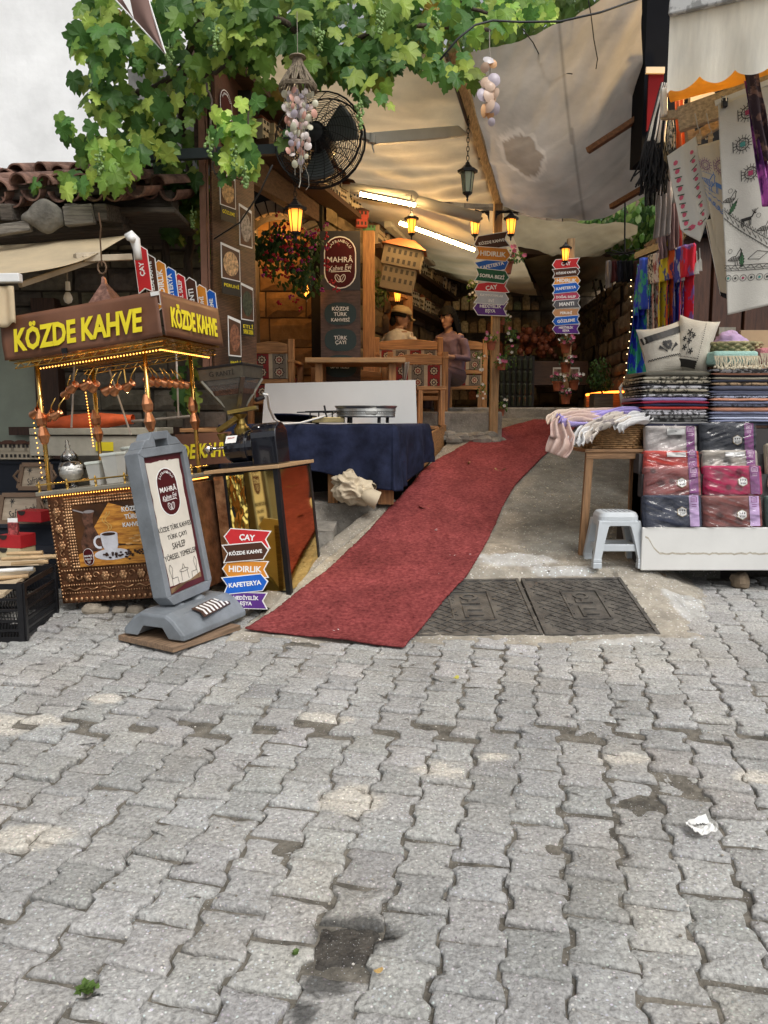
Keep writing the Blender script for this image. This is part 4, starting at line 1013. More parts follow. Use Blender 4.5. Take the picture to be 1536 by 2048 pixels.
for k in range(70):a=rc.random()*6.28;q=rc.random()**.5*.066;mb.box((q*math.cos(a),q*math.sin(a),.112+rc.random()*.02),(.013,.013,.013),rz=a)
build(mb,'sugar',flat('sugar_white',(.85,.84,.80),.7),t)
for(x,y,w,h,lb,n4)in((.34,.10,.05,.13,'square frosted plastic tub without content beside the sugar jar',4),(.47,.09,.055,.17,'tall frosted plastic tub with white lid, nearest the grey sign board',4),(.50,.27,.07,.20,'tall round frosted plastic canister at back of the cart tray',20)):
 t=thing('plastic_tub',lb,'container',M=lmat(x,y,CHt+.036))
 k=1.3 if n4==4 else 1
 mb=MB();mb.lathe([(w*.8*k,0),(w*k,h)],n=n4,rot=Matrix.Rotation(R(45),4,'Z'));build(mb,'tub',GLS2,t)
 mb=MB();mb.lathe([(w*1.06*k,h),(w*1.1*k,h+.006),(w*1.1*k,h+.016),(w*.9*k,h+.018)],n=n4,rot=Matrix.Rotation(R(45),4,'Z'));build(mb,'lid',mat('tub_lid',(.62,.66,.60),.4,var=.05),t)
 mb=MB();mb.lathe([(w*.76*k,.004),(w*.88*k,h*.5)],n=n4,rot=Matrix.Rotation(R(45),4,'Z'));build(mb,'content',mat('tub_content',(.30,.26,.22),.8),t)
def cezve(M,sc,label,grp='copper coffee pots hanging under the canopy',name='coffee_pot'):
 t=thing(name,label,'coffee pot',M=M@Matrix.Scale(sc,4),group=grp)
 mb=MB();mb.lathe([(.001,-.045),(.034,-.045),(.036,-.035),(.026,.005),(.022,.018),(.030,.04),(.026,.038),(.018,.016),(.001,.0)],n=14);build(mb,'pot',copper,t,smooth=True)
 mb=MB();mb.tube([(.022,0,.030),(.05,0,.06),(.075,0,.13)],[.005,.006,.004],6);build(mb,'handle',brass,t,smooth=True);return t
proto=None;k=0
for i in range(10):
 x=.02+i*.072;Mx=lmat(x,.03+.03*(i%2),1.30-.03*math.sin(i)-(.10 if i in(0,1,2)else 0),0)@Matrix.Rotation(R(150+40*rc.random()),4,'Z')@Matrix.Rotation(R(-65),4,'Y')
 if not proto:proto=cezve(Mx,.85,'copper coffee pots in a row behind the front banner of the cart')
 else:copytree(proto,Mx@Matrix.Scale(.8,4))
for i in range(7):
 Mx=lmat(.79,.08+i*.072,1.30,0)@Matrix.Rotation(R(60+30*rc.random()),4,'Z')@Matrix.Rotation(R(-65),4,'Y')
 copytree(proto,Mx@Matrix.Scale(.72,4),'copper coffee pots in a row behind the right-hand banner of the cart')
t=thing('light_bulb','small glowing filament bulb hanging inside the cart canopy','bulb',M=lmat(.50,.30,1.30))
mb=MB();mb.lathe([(.001,-.028),(.010,-.022),(.014,-.008),(.008,.012)],n=12);build(mb,'glass',mat('hot_bulb',(1,.8,.4),.4,emit=(1,.6,.2),es=60,bump=0),t,smooth=True)
mb=MB();mb.tube([(0,0,.01),(0,0,.12)],.006,6);build(mb,'socket',brass,t)
for i,(a,b,lb)in enumerate((((150,700,5.0),(143,855,5.0),'first thin pale rod left, hanging by the front left post'),((219,740,5.0),(262,870,4.9),'slanting thin aluminium rod in the middle of the cart'),((290,705,5.1),(292,860,5.1),'straight thin wooden rod between middle and right cart posts'),((352,690,5.2),(357,835,5.2),'thin white rod right of the front right cart post'))):
 mb=MB();mb.tube([P(*a),P(*b)],.006,6);tag(build(mb,'display_rod',mat('pale_rod',(.55,.5,.45),.5)),lb,'rod')
for(u,v,r_,lb)in((185,1218,.055,'pale square stone block under the left cart end'),(205,1203,.04,'darker flat stone atop the block under the cart'),(238,1212,.04,'small dark stone in the shade under the cart'),(273,1215,.05,'pale rounded stone under the cart middle'),(312,1218,.05,'pale stone half hidden by the grey sign base')):
 p=P(u,v+4,4.50);mb=MB();sd_=u
 mb.ball((0,0,0),r_,10,7,sc=(1.25,.8,.75));mb.v=[q*(1+.25*nz(q.x*25+sd_,q.y*25,q.z*25))for q in mb.v];mb.v=[V((max(-r_,min(r_,q.x)),q.y,max(-r_*.6,min(r_*.6,q.z))))for q in mb.v]
 o=build(mb,'stone',mat('field_stone',(.27,.23,.18),.9,var=.4,bump=.6));o.matrix_basis=Matrix.Translation((p.x,p.y,gz(p.x,p.y)+r_*.45));tag(o,lb,'stone','stones propping the coffee cart')
# --- gold-panelled counter with the coffee mill
MG=Matrix.Translation(P(579,1184,4.62))@Matrix.Rotation(-R(15),4,'Z')@Matrix.Rotation(-R(5.6),4,'Y')
t=thing('mill_counter','counter clad in mirror-gold panels with wooden top, right of the copper cart','counter',M=MG)
GOLD=mat('gold_mirror',(.80,.58,.20),.06,metal=1,var=.04,bump=.012,bs=3);gold2=mat('gold_crumpled',(.85,.62,.16),.10,metal=1,var=.1,bump=0)
gw,gd,gh=.42,.56,.76
mb=MB();mb.box2((-gw+.01,.01,.0),(-.01,gd,gh-.005));build(mb,'carcass',flat('carcass_black',(.012,.012,.012)),t)
mb=MB();mb.box2((-.215,0,.01),(-.02,.008,gh-.01));build(mb,'front_panel',GOLD,t)
mb=MB();mb.grid(lambda a,b:(-.335+.115*a,.0-.014*fz(a*2.2,b*5,3,3),.03+(gh-.05)*b),40,120);build(mb,'foil_panel',gold2,t,smooth=True)
mb=MB();mb.box2((.0,.03,.01),(.008,gd-.03,gh-.01));build(mb,'side_panel',GOLD,t)
mb=MB();mb.box2((-gw,-.004,0),(-.345,.02,gh-.02));build(mb,'end_panel',relief,t)
for(a,b)in(((-.02,-.008,-.02),(.012,.03,gh)),((-.352,-.008,-.02),(-.337,.0,gh)),((-.002,gd-.03,-.02),(.012,gd,gh))):mb=MB();mb.box2(a,b);build(mb,'black_edging',black_metal,t)
mb=MB();mb.box2((-gw-.05,-.03,gh),(.03,gd+.02,gh+.022));build(mb,'wooden_top',mat('counter_ply',(.42,.27,.14),.55,var=.2,stretch=(1,10,10)),t,bevel=.003)
for(x,y)in((-.03,.02),(-.03,gd-.03),(-.3,.02)):
 mb=MB();mb.box2((x-.02,y-.01,-.10),(x+.02,y+.03,0));build(mb,'leg',mat('grey_foot',(.22,.22,.21),.6),t,bevel=.004)
t=thing('copper_canister','end of a copper-embossed cabinet between cart and gold counter','cabinet',M=lmat(.83,.03,.0))
mb=MB();mb.box2((0.02,.03,0),(.09,.45,.66));build(mb,'body',dcopper,t)
mb=MB();[flower(mb,(.055,.028,.1+i*.09),.026)for i in range(6)];beads(mb,(.03,.028,.04),(.03,.028,.62),.02,.007);build(mb,'relief',relief,t,smooth=True)
MM=MG@Matrix.Translation((-.20,.20,gh+.024))
t=thing('coffee_mill','black electric coffee mill with steel hopper on the gold counter','coffee mill',M=MM)
GLB=mat('gloss_black',(.008,.009,.014),.12,metal=0,var=.02,bump=.02,coat=.6)
mb=MB();RY=Matrix.Rotation(R(90),4,'Y');mb.lathe([(.001,-.17),(.05,-.17),(.075,-.155),(.095,-.12),(.095,-.03),(.105,-.03),(.105,0),(.09,0),(.09,.04)],(-.04,0,.12),28,rot=RY);mb.box2((-.22,-.09,0),(.0,.09,.03));build(mb,'motor',GLB,t,smooth=False,bevel=.003)
mb=MB();n=16;poly=[(-.10,0),(.10,0)]+[(.10*math.cos(math.pi*k/n),.17+.09*math.sin(math.pi*k/n))for k in range(n+1)]
mb.prism(poly,.17,Matrix.Rotation(R(90),4,'Z'),y0=-.175);build(mb,'housing',GLB,t,bevel=.006)
mb=MB();mb.lathe([(.012,0),(.03,.015),(.034,.035),(.02,.05),(.001,.055)],(-.31,0,.13),14,rot=RY.inverted());mb.tube([(-.30,0,.13),(-.2,0,.13)],.012,10);mb.tube([(-.02,-.05,.225),(.06,-.06,.232)],.010,8);build(mb,'crank_knob',mat('chrome',(.75,.75,.75),.12,metal=1,bump=0),t,smooth=True)
mb=MB();mb.lathe([(.045,.20),(.05,.24),(.028,.27),(.024,.30),(.05,.33)],(-.09,.0,0),16);mb.bar((-.24,-.02,.24),(-.09,-.03,.31),.05,.03);mb.bar((-.14,-.06,.345),(.04,-.02,.36),.07,.022);mb.lathe([(.018,.17),(.035,.22)],(-.22,-.02,0),10);build(mb,'brass_chute',mat('old_brass',(.30,.21,.06),.35,metal=.9,var=.5,bump=.3),t)
def frust(m,c,w0,d0,z0,w1,d1,z1):
 m.add([(c[0]-w0,c[1]-d0,z0),(c[0]+w0,c[1]-d0,z0),(c[0]+w0,c[1]+d0,z0),(c[0]-w0,c[1]+d0,z0),(c[0]-w1,c[1]-d1,z1),(c[0]+w1,c[1]-d1,z1),(c[0]+w1,c[1]+d1,z1),(c[0]-w1,c[1]+d1,z1)],[(0,1,5,4),(1,2,6,5),(2,3,7,6),(3,0,4,7)])
hs_=mat('hopper_steel',(.19,.175,.14),.38,metal=.9,var=.3,bump=.1)
hc=(-.13,.02);mb=MB();frust(mb,hc,.145,.145,.55,.15,.15,.62);
for(sx,sy)in((-1,-1),(1,-1),(1,1),(-1,1)):mb.bar((hc[0]+sx*.142,hc[1]+sy*.142,.55),(hc[0]+sx*.05,hc[1]+sy*.05,.385),.025,.012)
frust(mb,hc,.07,.07,.42,.098,.098,.47);frust(mb,hc,.04,.04,.33,.075,.075,.43);mb.box((hc[0],hc[1]-.12,.535),(.25,.004,.03));build(mb,'hopper_frame',hs_,t,solid=.003)
mb=MB();frust(mb,hc,.09,.09,.45,.142,.142,.55);build(mb,'hopper_window',mat('smoked_window',(.25,.25,.24),.1,alpha=.35,var=0,bump=0),t)
mb=MB();mb.box((hc[0],hc[1],.49),(.20,.20,.07),taper=1.2);build(mb,'coffee_beans',mat('bean_heap',(.07,.03,.016),.6,var=.6,vs=60,bump=1,bs=90),t)
mb=MB();mb.box((hc[0],hc[1],.628),(.315,.315,.016));build(mb,'hopper_lid',black_metal,t,bevel=.003)
mb=MB();mb.txt('G',.03,.032,Matrix.Translation((hc[0]-.062,hc[1]-.1505,.585)),depth=.002);mb.txt('RANTİ',.12,.038,Matrix.Translation((hc[0]+.03,hc[1]-.1505,.588)),depth=.002,keep=False);build(mb,'lettering',INKK,t)
mb=MB();mb.grid(lambda a,b:(-.17+.075*a,-.094-.004+(.045*b)*.75,.155+.045*b+0*a),2,2);lb_=build(mb,'paper_label',paper,t,solid=.001)
mb=MB();mb.txt('GARANTİ',.055,.010,Matrix.Translation((-.133,-.078,.187))@Matrix.Rotation(R(-38),4,'X'),depth=.002);build(mb,'lettering',flat('ink_red',(.5,.03,.03)),lb_)
t=thing('power_cable','white power cable drooping from the coffee mill to the round griddle','cable')
mb=MB();mb.tube([P(527,788,4.9),P(535,790,4.95),P(538,815,5.1),P(548,838,5.4),P(565,848,5.7),P(600,846,6.05),P(640,835,6.2),P(672,824,6.35)],.008,7);build(mb,'wire',white_pl,t,W=True,smooth=True)
mb=MB();mb.tube([P(512,800,4.85),P(527,795,4.9)],.014,7);build(mb,'plug',black_metal,t,W=True)
# --- second banner leaning behind
t=thing('second_banner','brown sign panel with yellow lettering behind the grey pavement sign','sign',P(410,905,5.5))
q=[P(350,935,5.45),P(462,925,5.75),P(462,863,5.75),P(350,869,5.45)]
mb=MB();mb.grid(lambda a,b:bil([q[0],q[1],q[2],q[3]],a,b),4,2);build(mb,'panel',BAN,t,W=True,solid=.01)
ex=(q[1]-q[0]).normalized();ez=V((0,0,1));ey=ez.cross(ex).normalized();TT=Matrix((ex,ey,ez)).transposed().to_4x4();TT.translation=(q[0]+q[2])/2+V((.0,-.012,0))
mb=MB();mb.txt('KÖZDE KAHVE',.62,.13,TT@Matrix.Translation((-.06,0,0)),bold=.035,shear=.18,depth=.003,keep=False);build(mb,'lettering',YEL,t,W=True)
t=thing('styrofoam_box','long pale freezer box with drawers behind the coffee cart','box',P(190,890,5.7))
mb=MB();mb.box2(P(60,912,5.7),V((P(312,870,5.7).x,6.1,P(312,872,5.7).z)));build(mb,'body',mat('aged_cream',(.42,.40,.33),.6),t,W=True,bevel=.006)
mb=MB();a=P(58,870,5.68);b=P(314,856,5.68);mb.box2(a,V((b.x,6.12,b.z)));build(mb,'lid',mat('aged_cream2',(.36,.34,.27),.6),t,W=True,bevel=.006)
mb=MB();mb.box2(P(192,902,5.695),P(226,884,5.69));build(mb,'yellow_sticker',YEL,t,W=True)
t=thing('folded_parasol','folded orange parasol lying on the pale freezer box','parasol',P(190,842,5.7))
mb=MB();mb.grid(lambda a,b:P(98+168*a,852-10*a-4,5.72)+V((0,.05*math.cos(b*6.283),(.035+.03*math.sin(math.pi*min(1,a*1.1))+.006*nz(a*14,b*5))*math.sin(b*6.283))),30,14);build(mb,'cloth',mat('orange_cloth',(.55,.09,.02),.7,var=.3,bump=.4,bs=15),t,W=True,smooth=True)
mb=MB();mb.tube([P(262,843,5.72),P(380,833,5.8)],.012,7);build(mb,'pole',oldwood,t,W=True)
# --- pavement sign on its grey foot
ps=R(67);c0=PG(376,1262)
MS=Matrix.Translation(c0)@Matrix.Rotation(ps,4,'Z')
t=thing('pavement_sign','grey plastic pavement sign with cream coffee menu poster, leaning left','sign',M=MS@Matrix.Scale(.86,4))
GREY=mat('grey_plastic',(.185,.205,.225),.5,var=.22,vs=4,bump=.12,bs=70)
prof=[(-.235,0),(-.235,.035),(-.15,.125),(-.10,.155),(.10,.155),(.15,.125),(.235,.035),(.235,0),(.13,0),(.08,.075),(-.08,.075),(-.13,0)]
def loft(m,secs):
 n=len(secs[0]);vs=[];fs=[]
 for s_ in secs:vs+=s_
 for i in range(len(secs)-1):
  for k in range(n):fs.append((i*n+k,i*n+(k+1)%n,(i+1)*n+(k+1)%n,(i+1)*n+k))
 fs.append(tuple(range(n))[::-1]);fs.append(tuple((len(secs)-1)*n+k for k in range(n)));m.add(vs,fs)
mb=MB();loft(mb,[[(x,p[0]*k,p[1]*h+.045)for p in prof]for(x,k,h)in((-.34,.88,.85),(-.33,.98,.95),(-.28,1,1),(.28,1,1),(.33,.98,.95),(.34,.88,.85))])
build(mb,'foot',GREY,t,bevel=.008)
mb=MB();mb.box((.0,-.135,.17),(.42,.012,.02));build(mb,'ridge',GREY,t,bevel=.004)
MPn=Matrix.Rotation(-R(7.5),4,V((math.sin(ps),math.cos(ps),0)))
MPn=Matrix.Translation((0.0,0,.16))@Matrix.Rotation(R(-1),4,'X')@(Matrix.Rotation(-ps,4,'Z')@Matrix.Rotation(-R(8.5),4,'Y')@Matrix.Rotation(ps,4,'Z'))
mb=MB()
for s in(-1,1):mb.lathe([(.035,0),(.06,.015),(.062,.03),(.045,.045),(.03,.05),(.03,.08)],(s*.10,0,0),16,MPn)
build(mb,'coupling',GREY,t,smooth=True)
Wp,Hp=.47,1.06;zb=.06
outer=[(-Wp/2+.05,zb),(Wp/2-.05,zb),(Wp/2,zb+.06),(Wp/2,zb+Hp-.10),(Wp/2-.08,zb+Hp-.03),(.11,zb+Hp-.02),(.08,zb+Hp+.02),(-.08,zb+Hp+.02),(-.11,zb+Hp-.02),(-Wp/2+.08,zb+Hp-.03),(-Wp/2,zb+Hp-.10),(-Wp/2,zb+.06)]
mb=MB();fr=.045
iz0,iz1=zb+.06,zb+Hp-.13;ix=Wp/2-fr
MF=MPn
mb.prism([outer[0],outer[1],outer[2],(ix,iz0),(-ix,iz0),outer[11]],.11,MF,y0=-.055)
mb.prism([outer[2],outer[3],(ix,iz1),(ix,iz0)],.11,MF,y0=-.055);mb.prism([outer[11],(-ix,iz0),(-ix,iz1),outer[10]],.11,MF,y0=-.055)
hz0,hz1=zb+Hp-.075,zb+Hp-.03
mb.prism([(-ix,iz1),(ix,iz1),outer[3],(Wp/2-.04,hz0),(-Wp/2+.04,hz0),outer[10]],.11,MF,y0=-.055)
mb.prism([(-.06,hz0),(-Wp/2+.04,hz0),outer[9],outer[8],outer[7],(-.06,hz1)],.11,MF,y0=-.055);mb.prism([(.06,hz0),(.06,hz1),outer[6],outer[5],outer[4],(Wp/2-.04,hz0)],.11,MF,y0=-.055)
mb.prism([(-.06,hz1),outer[7],outer[6],(.06,hz1)],.11,MF,y0=-.055)
mb.prism([(-ix,iz0),(ix,iz0),(ix,iz1),(-ix,iz1)],.05,MF,y0=-.025)
build(mb,'frame',GREY,t,bevel=.004)
mb=MB();zc_=(iz0+iz1)/2;hp=iz1-iz0;mb.prism(rect(2*ix-.004,hp-.004,0,zc_),.004,MF,y0=-.030);po=build(mb,'poster',mat('maroon_print',(.085,.010,.014),.35,bump=.02),t)
pts=[];rp=random.Random(3)
for(xa,za,xb,zb_)in((-1,-1,1,-1),(1,-1,1,1),(1,1,-1,1),(-1,1,-1,-1)):
 for k in range(14):
  f=k/14;x=xa+(xb-xa)*f;z=za+(zb_-za)*f
  pts.append((x*(ix-.030)+rp.gauss(0,.0025),zc_+z*(hp/2-.035)+rp.gauss(0,.0025)+(.015 if z<0 else 0)))
CRM=flat('poster_cream',(.66,.62,.54),.45);mb=MB();mb.prism(pts,.001,MF,y0=-.0315);build(mb,'paper_field',CRM,po)
badge(MF@Matrix.Translation((0,-.032,zc_+.20)),.20,.31,po)
mb=MB()
for(l,z,w)in(('KÖZDE TÜRK KAHVESİ',-.02,.34),('TÜRK ÇAYI',-.083,.19),('SAHLEP',-.143,.13),('YÖRESEL YEMEKLER',-.203,.32)):mb.txt(l,w,.042,MF@Matrix.Translation((0,-.033,zc_+z)),bold=.0,keep=False)
def wire(m,pts,w,M,y0):
 for i in range(len(pts)-1):
  a,b=V((pts[i][0],0,pts[i][1])),V((pts[i+1][0],0,pts[i+1][1]));d=(b-a)
  if d.length<1e-6:continue
  n_=V((-d.z,0,d.x)).normalized()*w/2;m.add([a-n_+V((0,y0,0)),b-n_+V((0,y0,0)),b+n_+V((0,y0,0)),a+n_+V((0,y0,0))],[(0,1,2,3)],M)
for s in(-1,1):
 x=s*.10;z0=zc_-.385
 wire(mb,[(x-.03,z0),(x-.028,z0+.045),(x+.028,z0+.045),(x+.03,z0)],.003,MF,-.0335)
 wire(mb,[(x+s*.026,z0+.045),(x+s*.04,z0+.11),(x+s*.025,z0+.135),(x+s*.008,z0+.11),(x+s*.022,z0+.045)],.003,MF,-.0336)
wire(mb,oval(.09,.02,14,0,zc_-.31)+[(.045,zc_-.31)],.003,MF,-.0335);wire(mb,[(-.03,zc_-.31),(-.035,zc_-.375)],.003,MF,-.0335);wire(mb,[(.03,zc_-.31),(.035,zc_-.375)],.003,MF,-.0335);wire(mb,[(-.015,zc_-.30),(0,zc_-.27),(.015,zc_-.30)],.003,MF,-.0335)
build(mb,'lettering',INKK,po)
mb=MB();mb.prism([(-ix+.03,zc_-hp/2+.04),(ix-.03,zc_-hp/2+.04),(ix-.03,zc_-.36),(.05,zc_-.385),(-.08,zc_-.39),(-ix+.03,zc_-.43)],.001,MF,y0=-.0325);build(mb,'printed_ground',flat('printed_tan',(.22,.14,.07)),po)
mb=MB();mb.box((0,0,.018),(.50,.42,.03));o=build(mb,'wooden_base_board',WOODX('ply_board',(.20,.13,.08)),None,bevel=.003);o.matrix_basis=Matrix.Translation(PG(362,1272))@Matrix.Rotation(R(58),4,'Z')@Matrix.Rotation(R(0),4,'X');tag(o,'thin wooden board lying under the foot of the grey pavement sign','board')
T=MS@Matrix.Scale(.86,4)@Matrix.Translation((.06,-.16,.172))@Matrix.Rotation(R(8),4,'Z')@Matrix.Rotation(R(-62),4,'X')
t=thing('striped_arrow_board','small brown and white striped arrow board resting on the grey sign foot','sign',M=T)
mb=MB();mb.prism([(-.20,.05),(-.17,0),(-.20,-.05),(.16,-.05),(.20,0),(.16,.05)],.006);build(mb,'board',flat('arrow_brown',(.06,.03,.022)),t)
mb=MB()
for k in range(7):x=-.165+k*.048;mb.prism([(x,.043),(x+.022,.043),(x+.042,0),(x+.022,-.043),(x,-.043),(x+.02,0)],.001,y0=-.0015)
build(mb,'white_stripes',INKW,t)
# --- stack of arrow boards leaning on the gold counter
c=P(493,1140,4.42)
t=thing('arrow_sign_stack','five coloured arrow boards stacked upright against the gold counter','sign',M=Matrix.Translation(c)@Matrix.Rotation(R(-6),4,'Z')@Matrix.Rotation(R(-6),4,'X'))
S_=4.42/FPX
for(u,v,w,h,co,tx,pt,rr_)in((494,1075,99,36,'red','ÇAY',-1,3),(492,1103,98,37,'brown','KÖZDE KAHVE',1,-6),(491,1138,98,34,'orange','HIDIRLIK',-1,0),(491,1168,97,36,'blue','KAFETERYA',1,-7),(493,1202,90,34,'purple',None,-1,0)):
 M=Matrix.Translation(((u-493)*S_,-.004*(h%3)-(.008 if co in('brown','blue')else 0),(1140-v)*S_))@Matrix.Rotation(R(rr_),4,'Y')
 arrow_sign('arrow_board',M,w*S_,h*S_,co,tx,pt,t,lines=('HEDİYELİK','EŞYA')if tx is None else None)
mb=MB();mb.box((0,.012,-.02),(.03,.012,.44));build(mb,'strut',oldwood,t)
# --- rack of upright arrow boards behind the canopy
t=thing('upright_arrow_rack','row of eight upright coloured arrow boards on the wall above the cart canopy','sign',P(350,560,5.6))
for i,(u,v,w,h,co,tx,pt)in enumerate(((285,538,26,92,'red','ÇAY',1),(303,560,23,100,'brown','KÖZDE KAHVE',1),(323,570,23,96,'orange','HIDIRLIK',1),(343,583,24,96,'blue','KAFETERYA',1),(362,592,22,88,'red','DOĞAL SALEP',1),(384,600,22,88,'brown','MANTI',1),(404,612,22,84,'orange','PERUHİ',1),(424,622,20,84,'blue','GÖZLEME',1))):
 y=5.55+i*.05;k=y/FPX
 M=Matrix.Translation(P(u,v,y))@Matrix.Rotation(R(-12),4,'Z')@Matrix.Rotation(R(-96),4,'Y')
 inv=wmat(t).inverted();arrow_sign('arrow_board',inv@M,h*k,w*k*1.15,co,tx,pt,t)
# --- picture pillar with dish posters
t=thing('menu_pillar','tall wood-print pillar with hanging dish posters left of the arch','menu board',P(470,740,6.2))
q=[P(428,745,6.05),P(512,735,6.5),P(504,255,6.5),P(418,180,6.05)]
PIL=mat('plank_print',(.13,.062,.035),.45,var=.35,vs=4,stretch=(3,3,12),bump=.2,wave=(2.2,1.5,.55,'Z'))
mb=MB();mb.grid(lambda a,b:bil(q,a,b),4,8);build(mb,'panel',PIL,t,W=True,solid=.02)
mb=MB()
for i in range(9):mb.bar(q[0].lerp(q[3],(i+.5)/9)+V((0,-.012,0)),q[1].lerp(q[2],(i+.5)/9)+V((0,-.012,0)),.004,.008)
build(mb,'plank_joints',INKK,t,W=True)
mb=MB();mb.bar(q[0]+V((-.02,-.01,0)),q[3]+V((-.02,-.01,0)),.012,.012);mb.bar(q[0]+V((-.06,.02,0)),q[3]+V((-.06,.02,0)),.05,.05);build(mb,'edge_trim',mat('trim_red_brown',(.22,.10,.06),.6),t,W=True)
exx=(q[1]-q[0]);exx.z=0;exx.normalize();eyy=V((0,0,1)).cross(exx)
def pil(u,v,y):m=Matrix((exx,eyy,V((0,0,1)))).transposed().to_4x4();m.translation=P(u,v,y)-eyy*.0;return m
FOOD={'GÖZLEME':(.45,.28,.12),'PERUHİ':(.50,.32,.16),'ETLİ YAPRAK SARMA':(.04,.05,.025),'KANDİLLİ BÜKMESİ':(.20,.08,.04),'':(.30,.26,.22)}
for(u,v,y,w,h,name,lb)in((456,395,6.10,36,90,'GÖZLEME','flat bread'),(462,540,6.10,44,95,'PERUHİ','dumpling'),(495,620,6.28,30,100,'ETLİ YAPRAK SARMA','vine leaf rolls'),(470,690,6.08,30,110,'KANDİLLİ BÜKMESİ','rolled pastry'),(492,470,6.3,30,110,'','plate')):
 k=y/FPX;M=pil(u,v,y);a_,b_=w*k*1.25,h*k
 tt=thing('dish_poster','hanging dish poster with '+lb+' picture on the menu pillar','poster',M=M)
 mb=MB();mb.prism([(-a_/2,b_*.5),(a_/2,b_*.44),(a_/2,-b_*.2),(-a_/2,-b_*.2)],.004);build(mb,'sheet',paper,tt)
 mb=MB();mb.prism([(-a_*.46,b_*.45),(a_*.46,b_*.39),(a_*.46,-b_*.18),(-a_*.46,-b_*.18)],.0008,y0=-.0008);build(mb,'dark_ground',PD,tt)
 mb=MB();mb.prism(oval(a_*.80,b_*.48,cz=b_*.12),.001,y0=-.0022);build(mb,'dish_photo',mat('dish_'+lb.replace(' ','_'),FOOD[name],.4,var=.75,vs=38,bump=.2),tt)
 if name:
  mb=MB();mb.prism(rect(a_,b_*.3,0,-b_*.35),.004,y0=-.002);build(mb,'caption_panel',flat('caption_black',(.015,.013,.01)),tt)
  mb=MB()
  ws=name.split(' ',1)if len(name)>9 else[name]
  for i,l in enumerate(ws):mb.txt(l,a_*.8,b_*.09,Matrix.Translation((0,0,-b_*(.31+.11*i))),y0=-.0035,bold=.01,keep=False)
  build(mb,'lettering',YEL,tt)
q2=[P(430,300,5.95),P(505,330,6.6),P(500,190,6.6),P(425,95,5.95)]
t=thing('slanted_logo_board','dark brown slanted board with a white-ringed logo above the menu pillar','sign',q2[0])
mb=MB();mb.grid(lambda a,b:bil(q2,a,b),3,3);build(mb,'panel',mat('board_brown',(.08,.028,.016),.5),t,W=True,solid=.02)
e1=(q2[1]-q2[0]).normalized();m3=Matrix((V((e1.x,e1.y,0)).normalized(),V((0,0,1)).cross(V((e1.x,e1.y,0)).normalized()),V((0,0,1)))).transposed().to_4x4();m3.translation=P(453,240,6.1)
badge(wmat(t).inverted()@m3,.20,.42,t)
# --- shelves of souvenirs at far left
t=thing('souvenir_rack','dark blue stepped souvenir shelf left of the coffee cart','shelf',P(40,1100,5.2))
NAVY=flat('navy_cloth',(.012,.016,.026),.8)
for(v,y)in((922,5.75),(992,5.5),(1050,5.2),(1105,4.95)):
 z=P(0,v,y).z;mb=MB();mb.box2((-3.6,y,z-.02),(P(120,v,y).x,y+.30,z));mb.box2((-3.6,y+.02,z-.35),(P(122,v,y).x,y+.05,z-.02));build(mb,'shelf',NAVY,t,W=True)
def tray_thing(u,v,y,w,h,label):
 k=y/FPX;M=frame(P(u,v,y),R(4),R(-14));t=thing('wooden_tray',label,'tray',M=M,group='wooden souvenir trays')
 a,b=w*k,h*k
 mb=MB();mb.prism([(-a/2,-b/2),(a/2,-b/2),(a/2-.02,b/2),(-a/2+.02,b/2)],.008,y0=.01);build(mb,'base',mat('tray_wood',(.38,.31,.23),.7,stretch=(1,8,8)),t)
 mb=MB();mb.bar((-a/2,0,-b/2),(a/2,0,-b/2),.02,.03);mb.bar((-a/2+.02,0,b/2),(a/2-.02,0,b/2),.02,.03);mb.bar((-a/2,.0,-b/2),(-a/2+.02,.0,b/2),.03,.015);mb.bar((a/2,.0,-b/2),(a/2-.02,.0,b/2),.03,.015)
 for s in(-1,1):mb.tube([(s*(a/2-.005),-.01,-b*.25),(s*(a/2+.03),-.02,0),(s*(a/2-.0),-.01,b*.25)],.010,6)
 build(mb,'rim',mat('rim_wood',(.16,.10,.06),.6),t)
 mb=MB();mb.txt('Safranbolu',a*.72,b*.28,Matrix.Rotation(R(-18),4,'Y')@Matrix.Translation((.01,0,-.02)),y0=.008,shear=.4,keep=False)
 for k2 in range(6):an=k2*1.047;wire(mb,[(-a*.2,b*.28),(-a*.2+.018*math.cos(an),b*.28+.018*math.sin(an))],.006,Matrix.Identity(4),.008)
 wire(mb,[(-a*.2,b*.28),(-a*.22,b*.05)],.003,Matrix.Identity(4),.008);wire(mb,[(a*.08,-b*.12),(a*.36,b*.04)],.006,Matrix.Identity(4),.0075)
 build(mb,'lettering',INKK,t)
tray_thing(72,953,5.6,66,48,'upper wooden tray with handwritten souvenir lettering, nearest the cart post')
tray_thing(40,1017,5.3,82,55,'lower wooden tray with handwritten souvenir lettering left of the cart')
tray_thing(96,1016,5.42,40,50,'wooden tray standing half hidden behind the copper cart edge')
REDB=mat('red_box',(.38,.015,.02),.5,var=.2)
for(u,v,y,w,h,lb,c2_)in((60,1033,5.1,56,22,'red sweet box with scalloped edge on the shelf beside the cart',1),(22,1083,4.7,50,26,'red sweet box on the cream box near the crate',0),(22,1106,4.7,50,20,'cream sweet box under the red one near the crate',2)):
 k=y/FPX;t=thing('sweet_box',lb,'box',P(u,v,y),R(-14));mb=MB();mb.box((0,.06,0),(w*k,.14,h*k));build(mb,'carton',REDB if c2_<2 else mat('cream_box',(.50,.42,.26),.6),t,bevel=.002)
 mb=MB();mb.prism([(-w*k*.3+.03*math.cos(a),h*k*.5-.03*abs(math.sin(a)))for a in[math.pi*i/10 for i in range(11)]],.002,y0=-.013);build(mb,'cut_out',INKK,t)
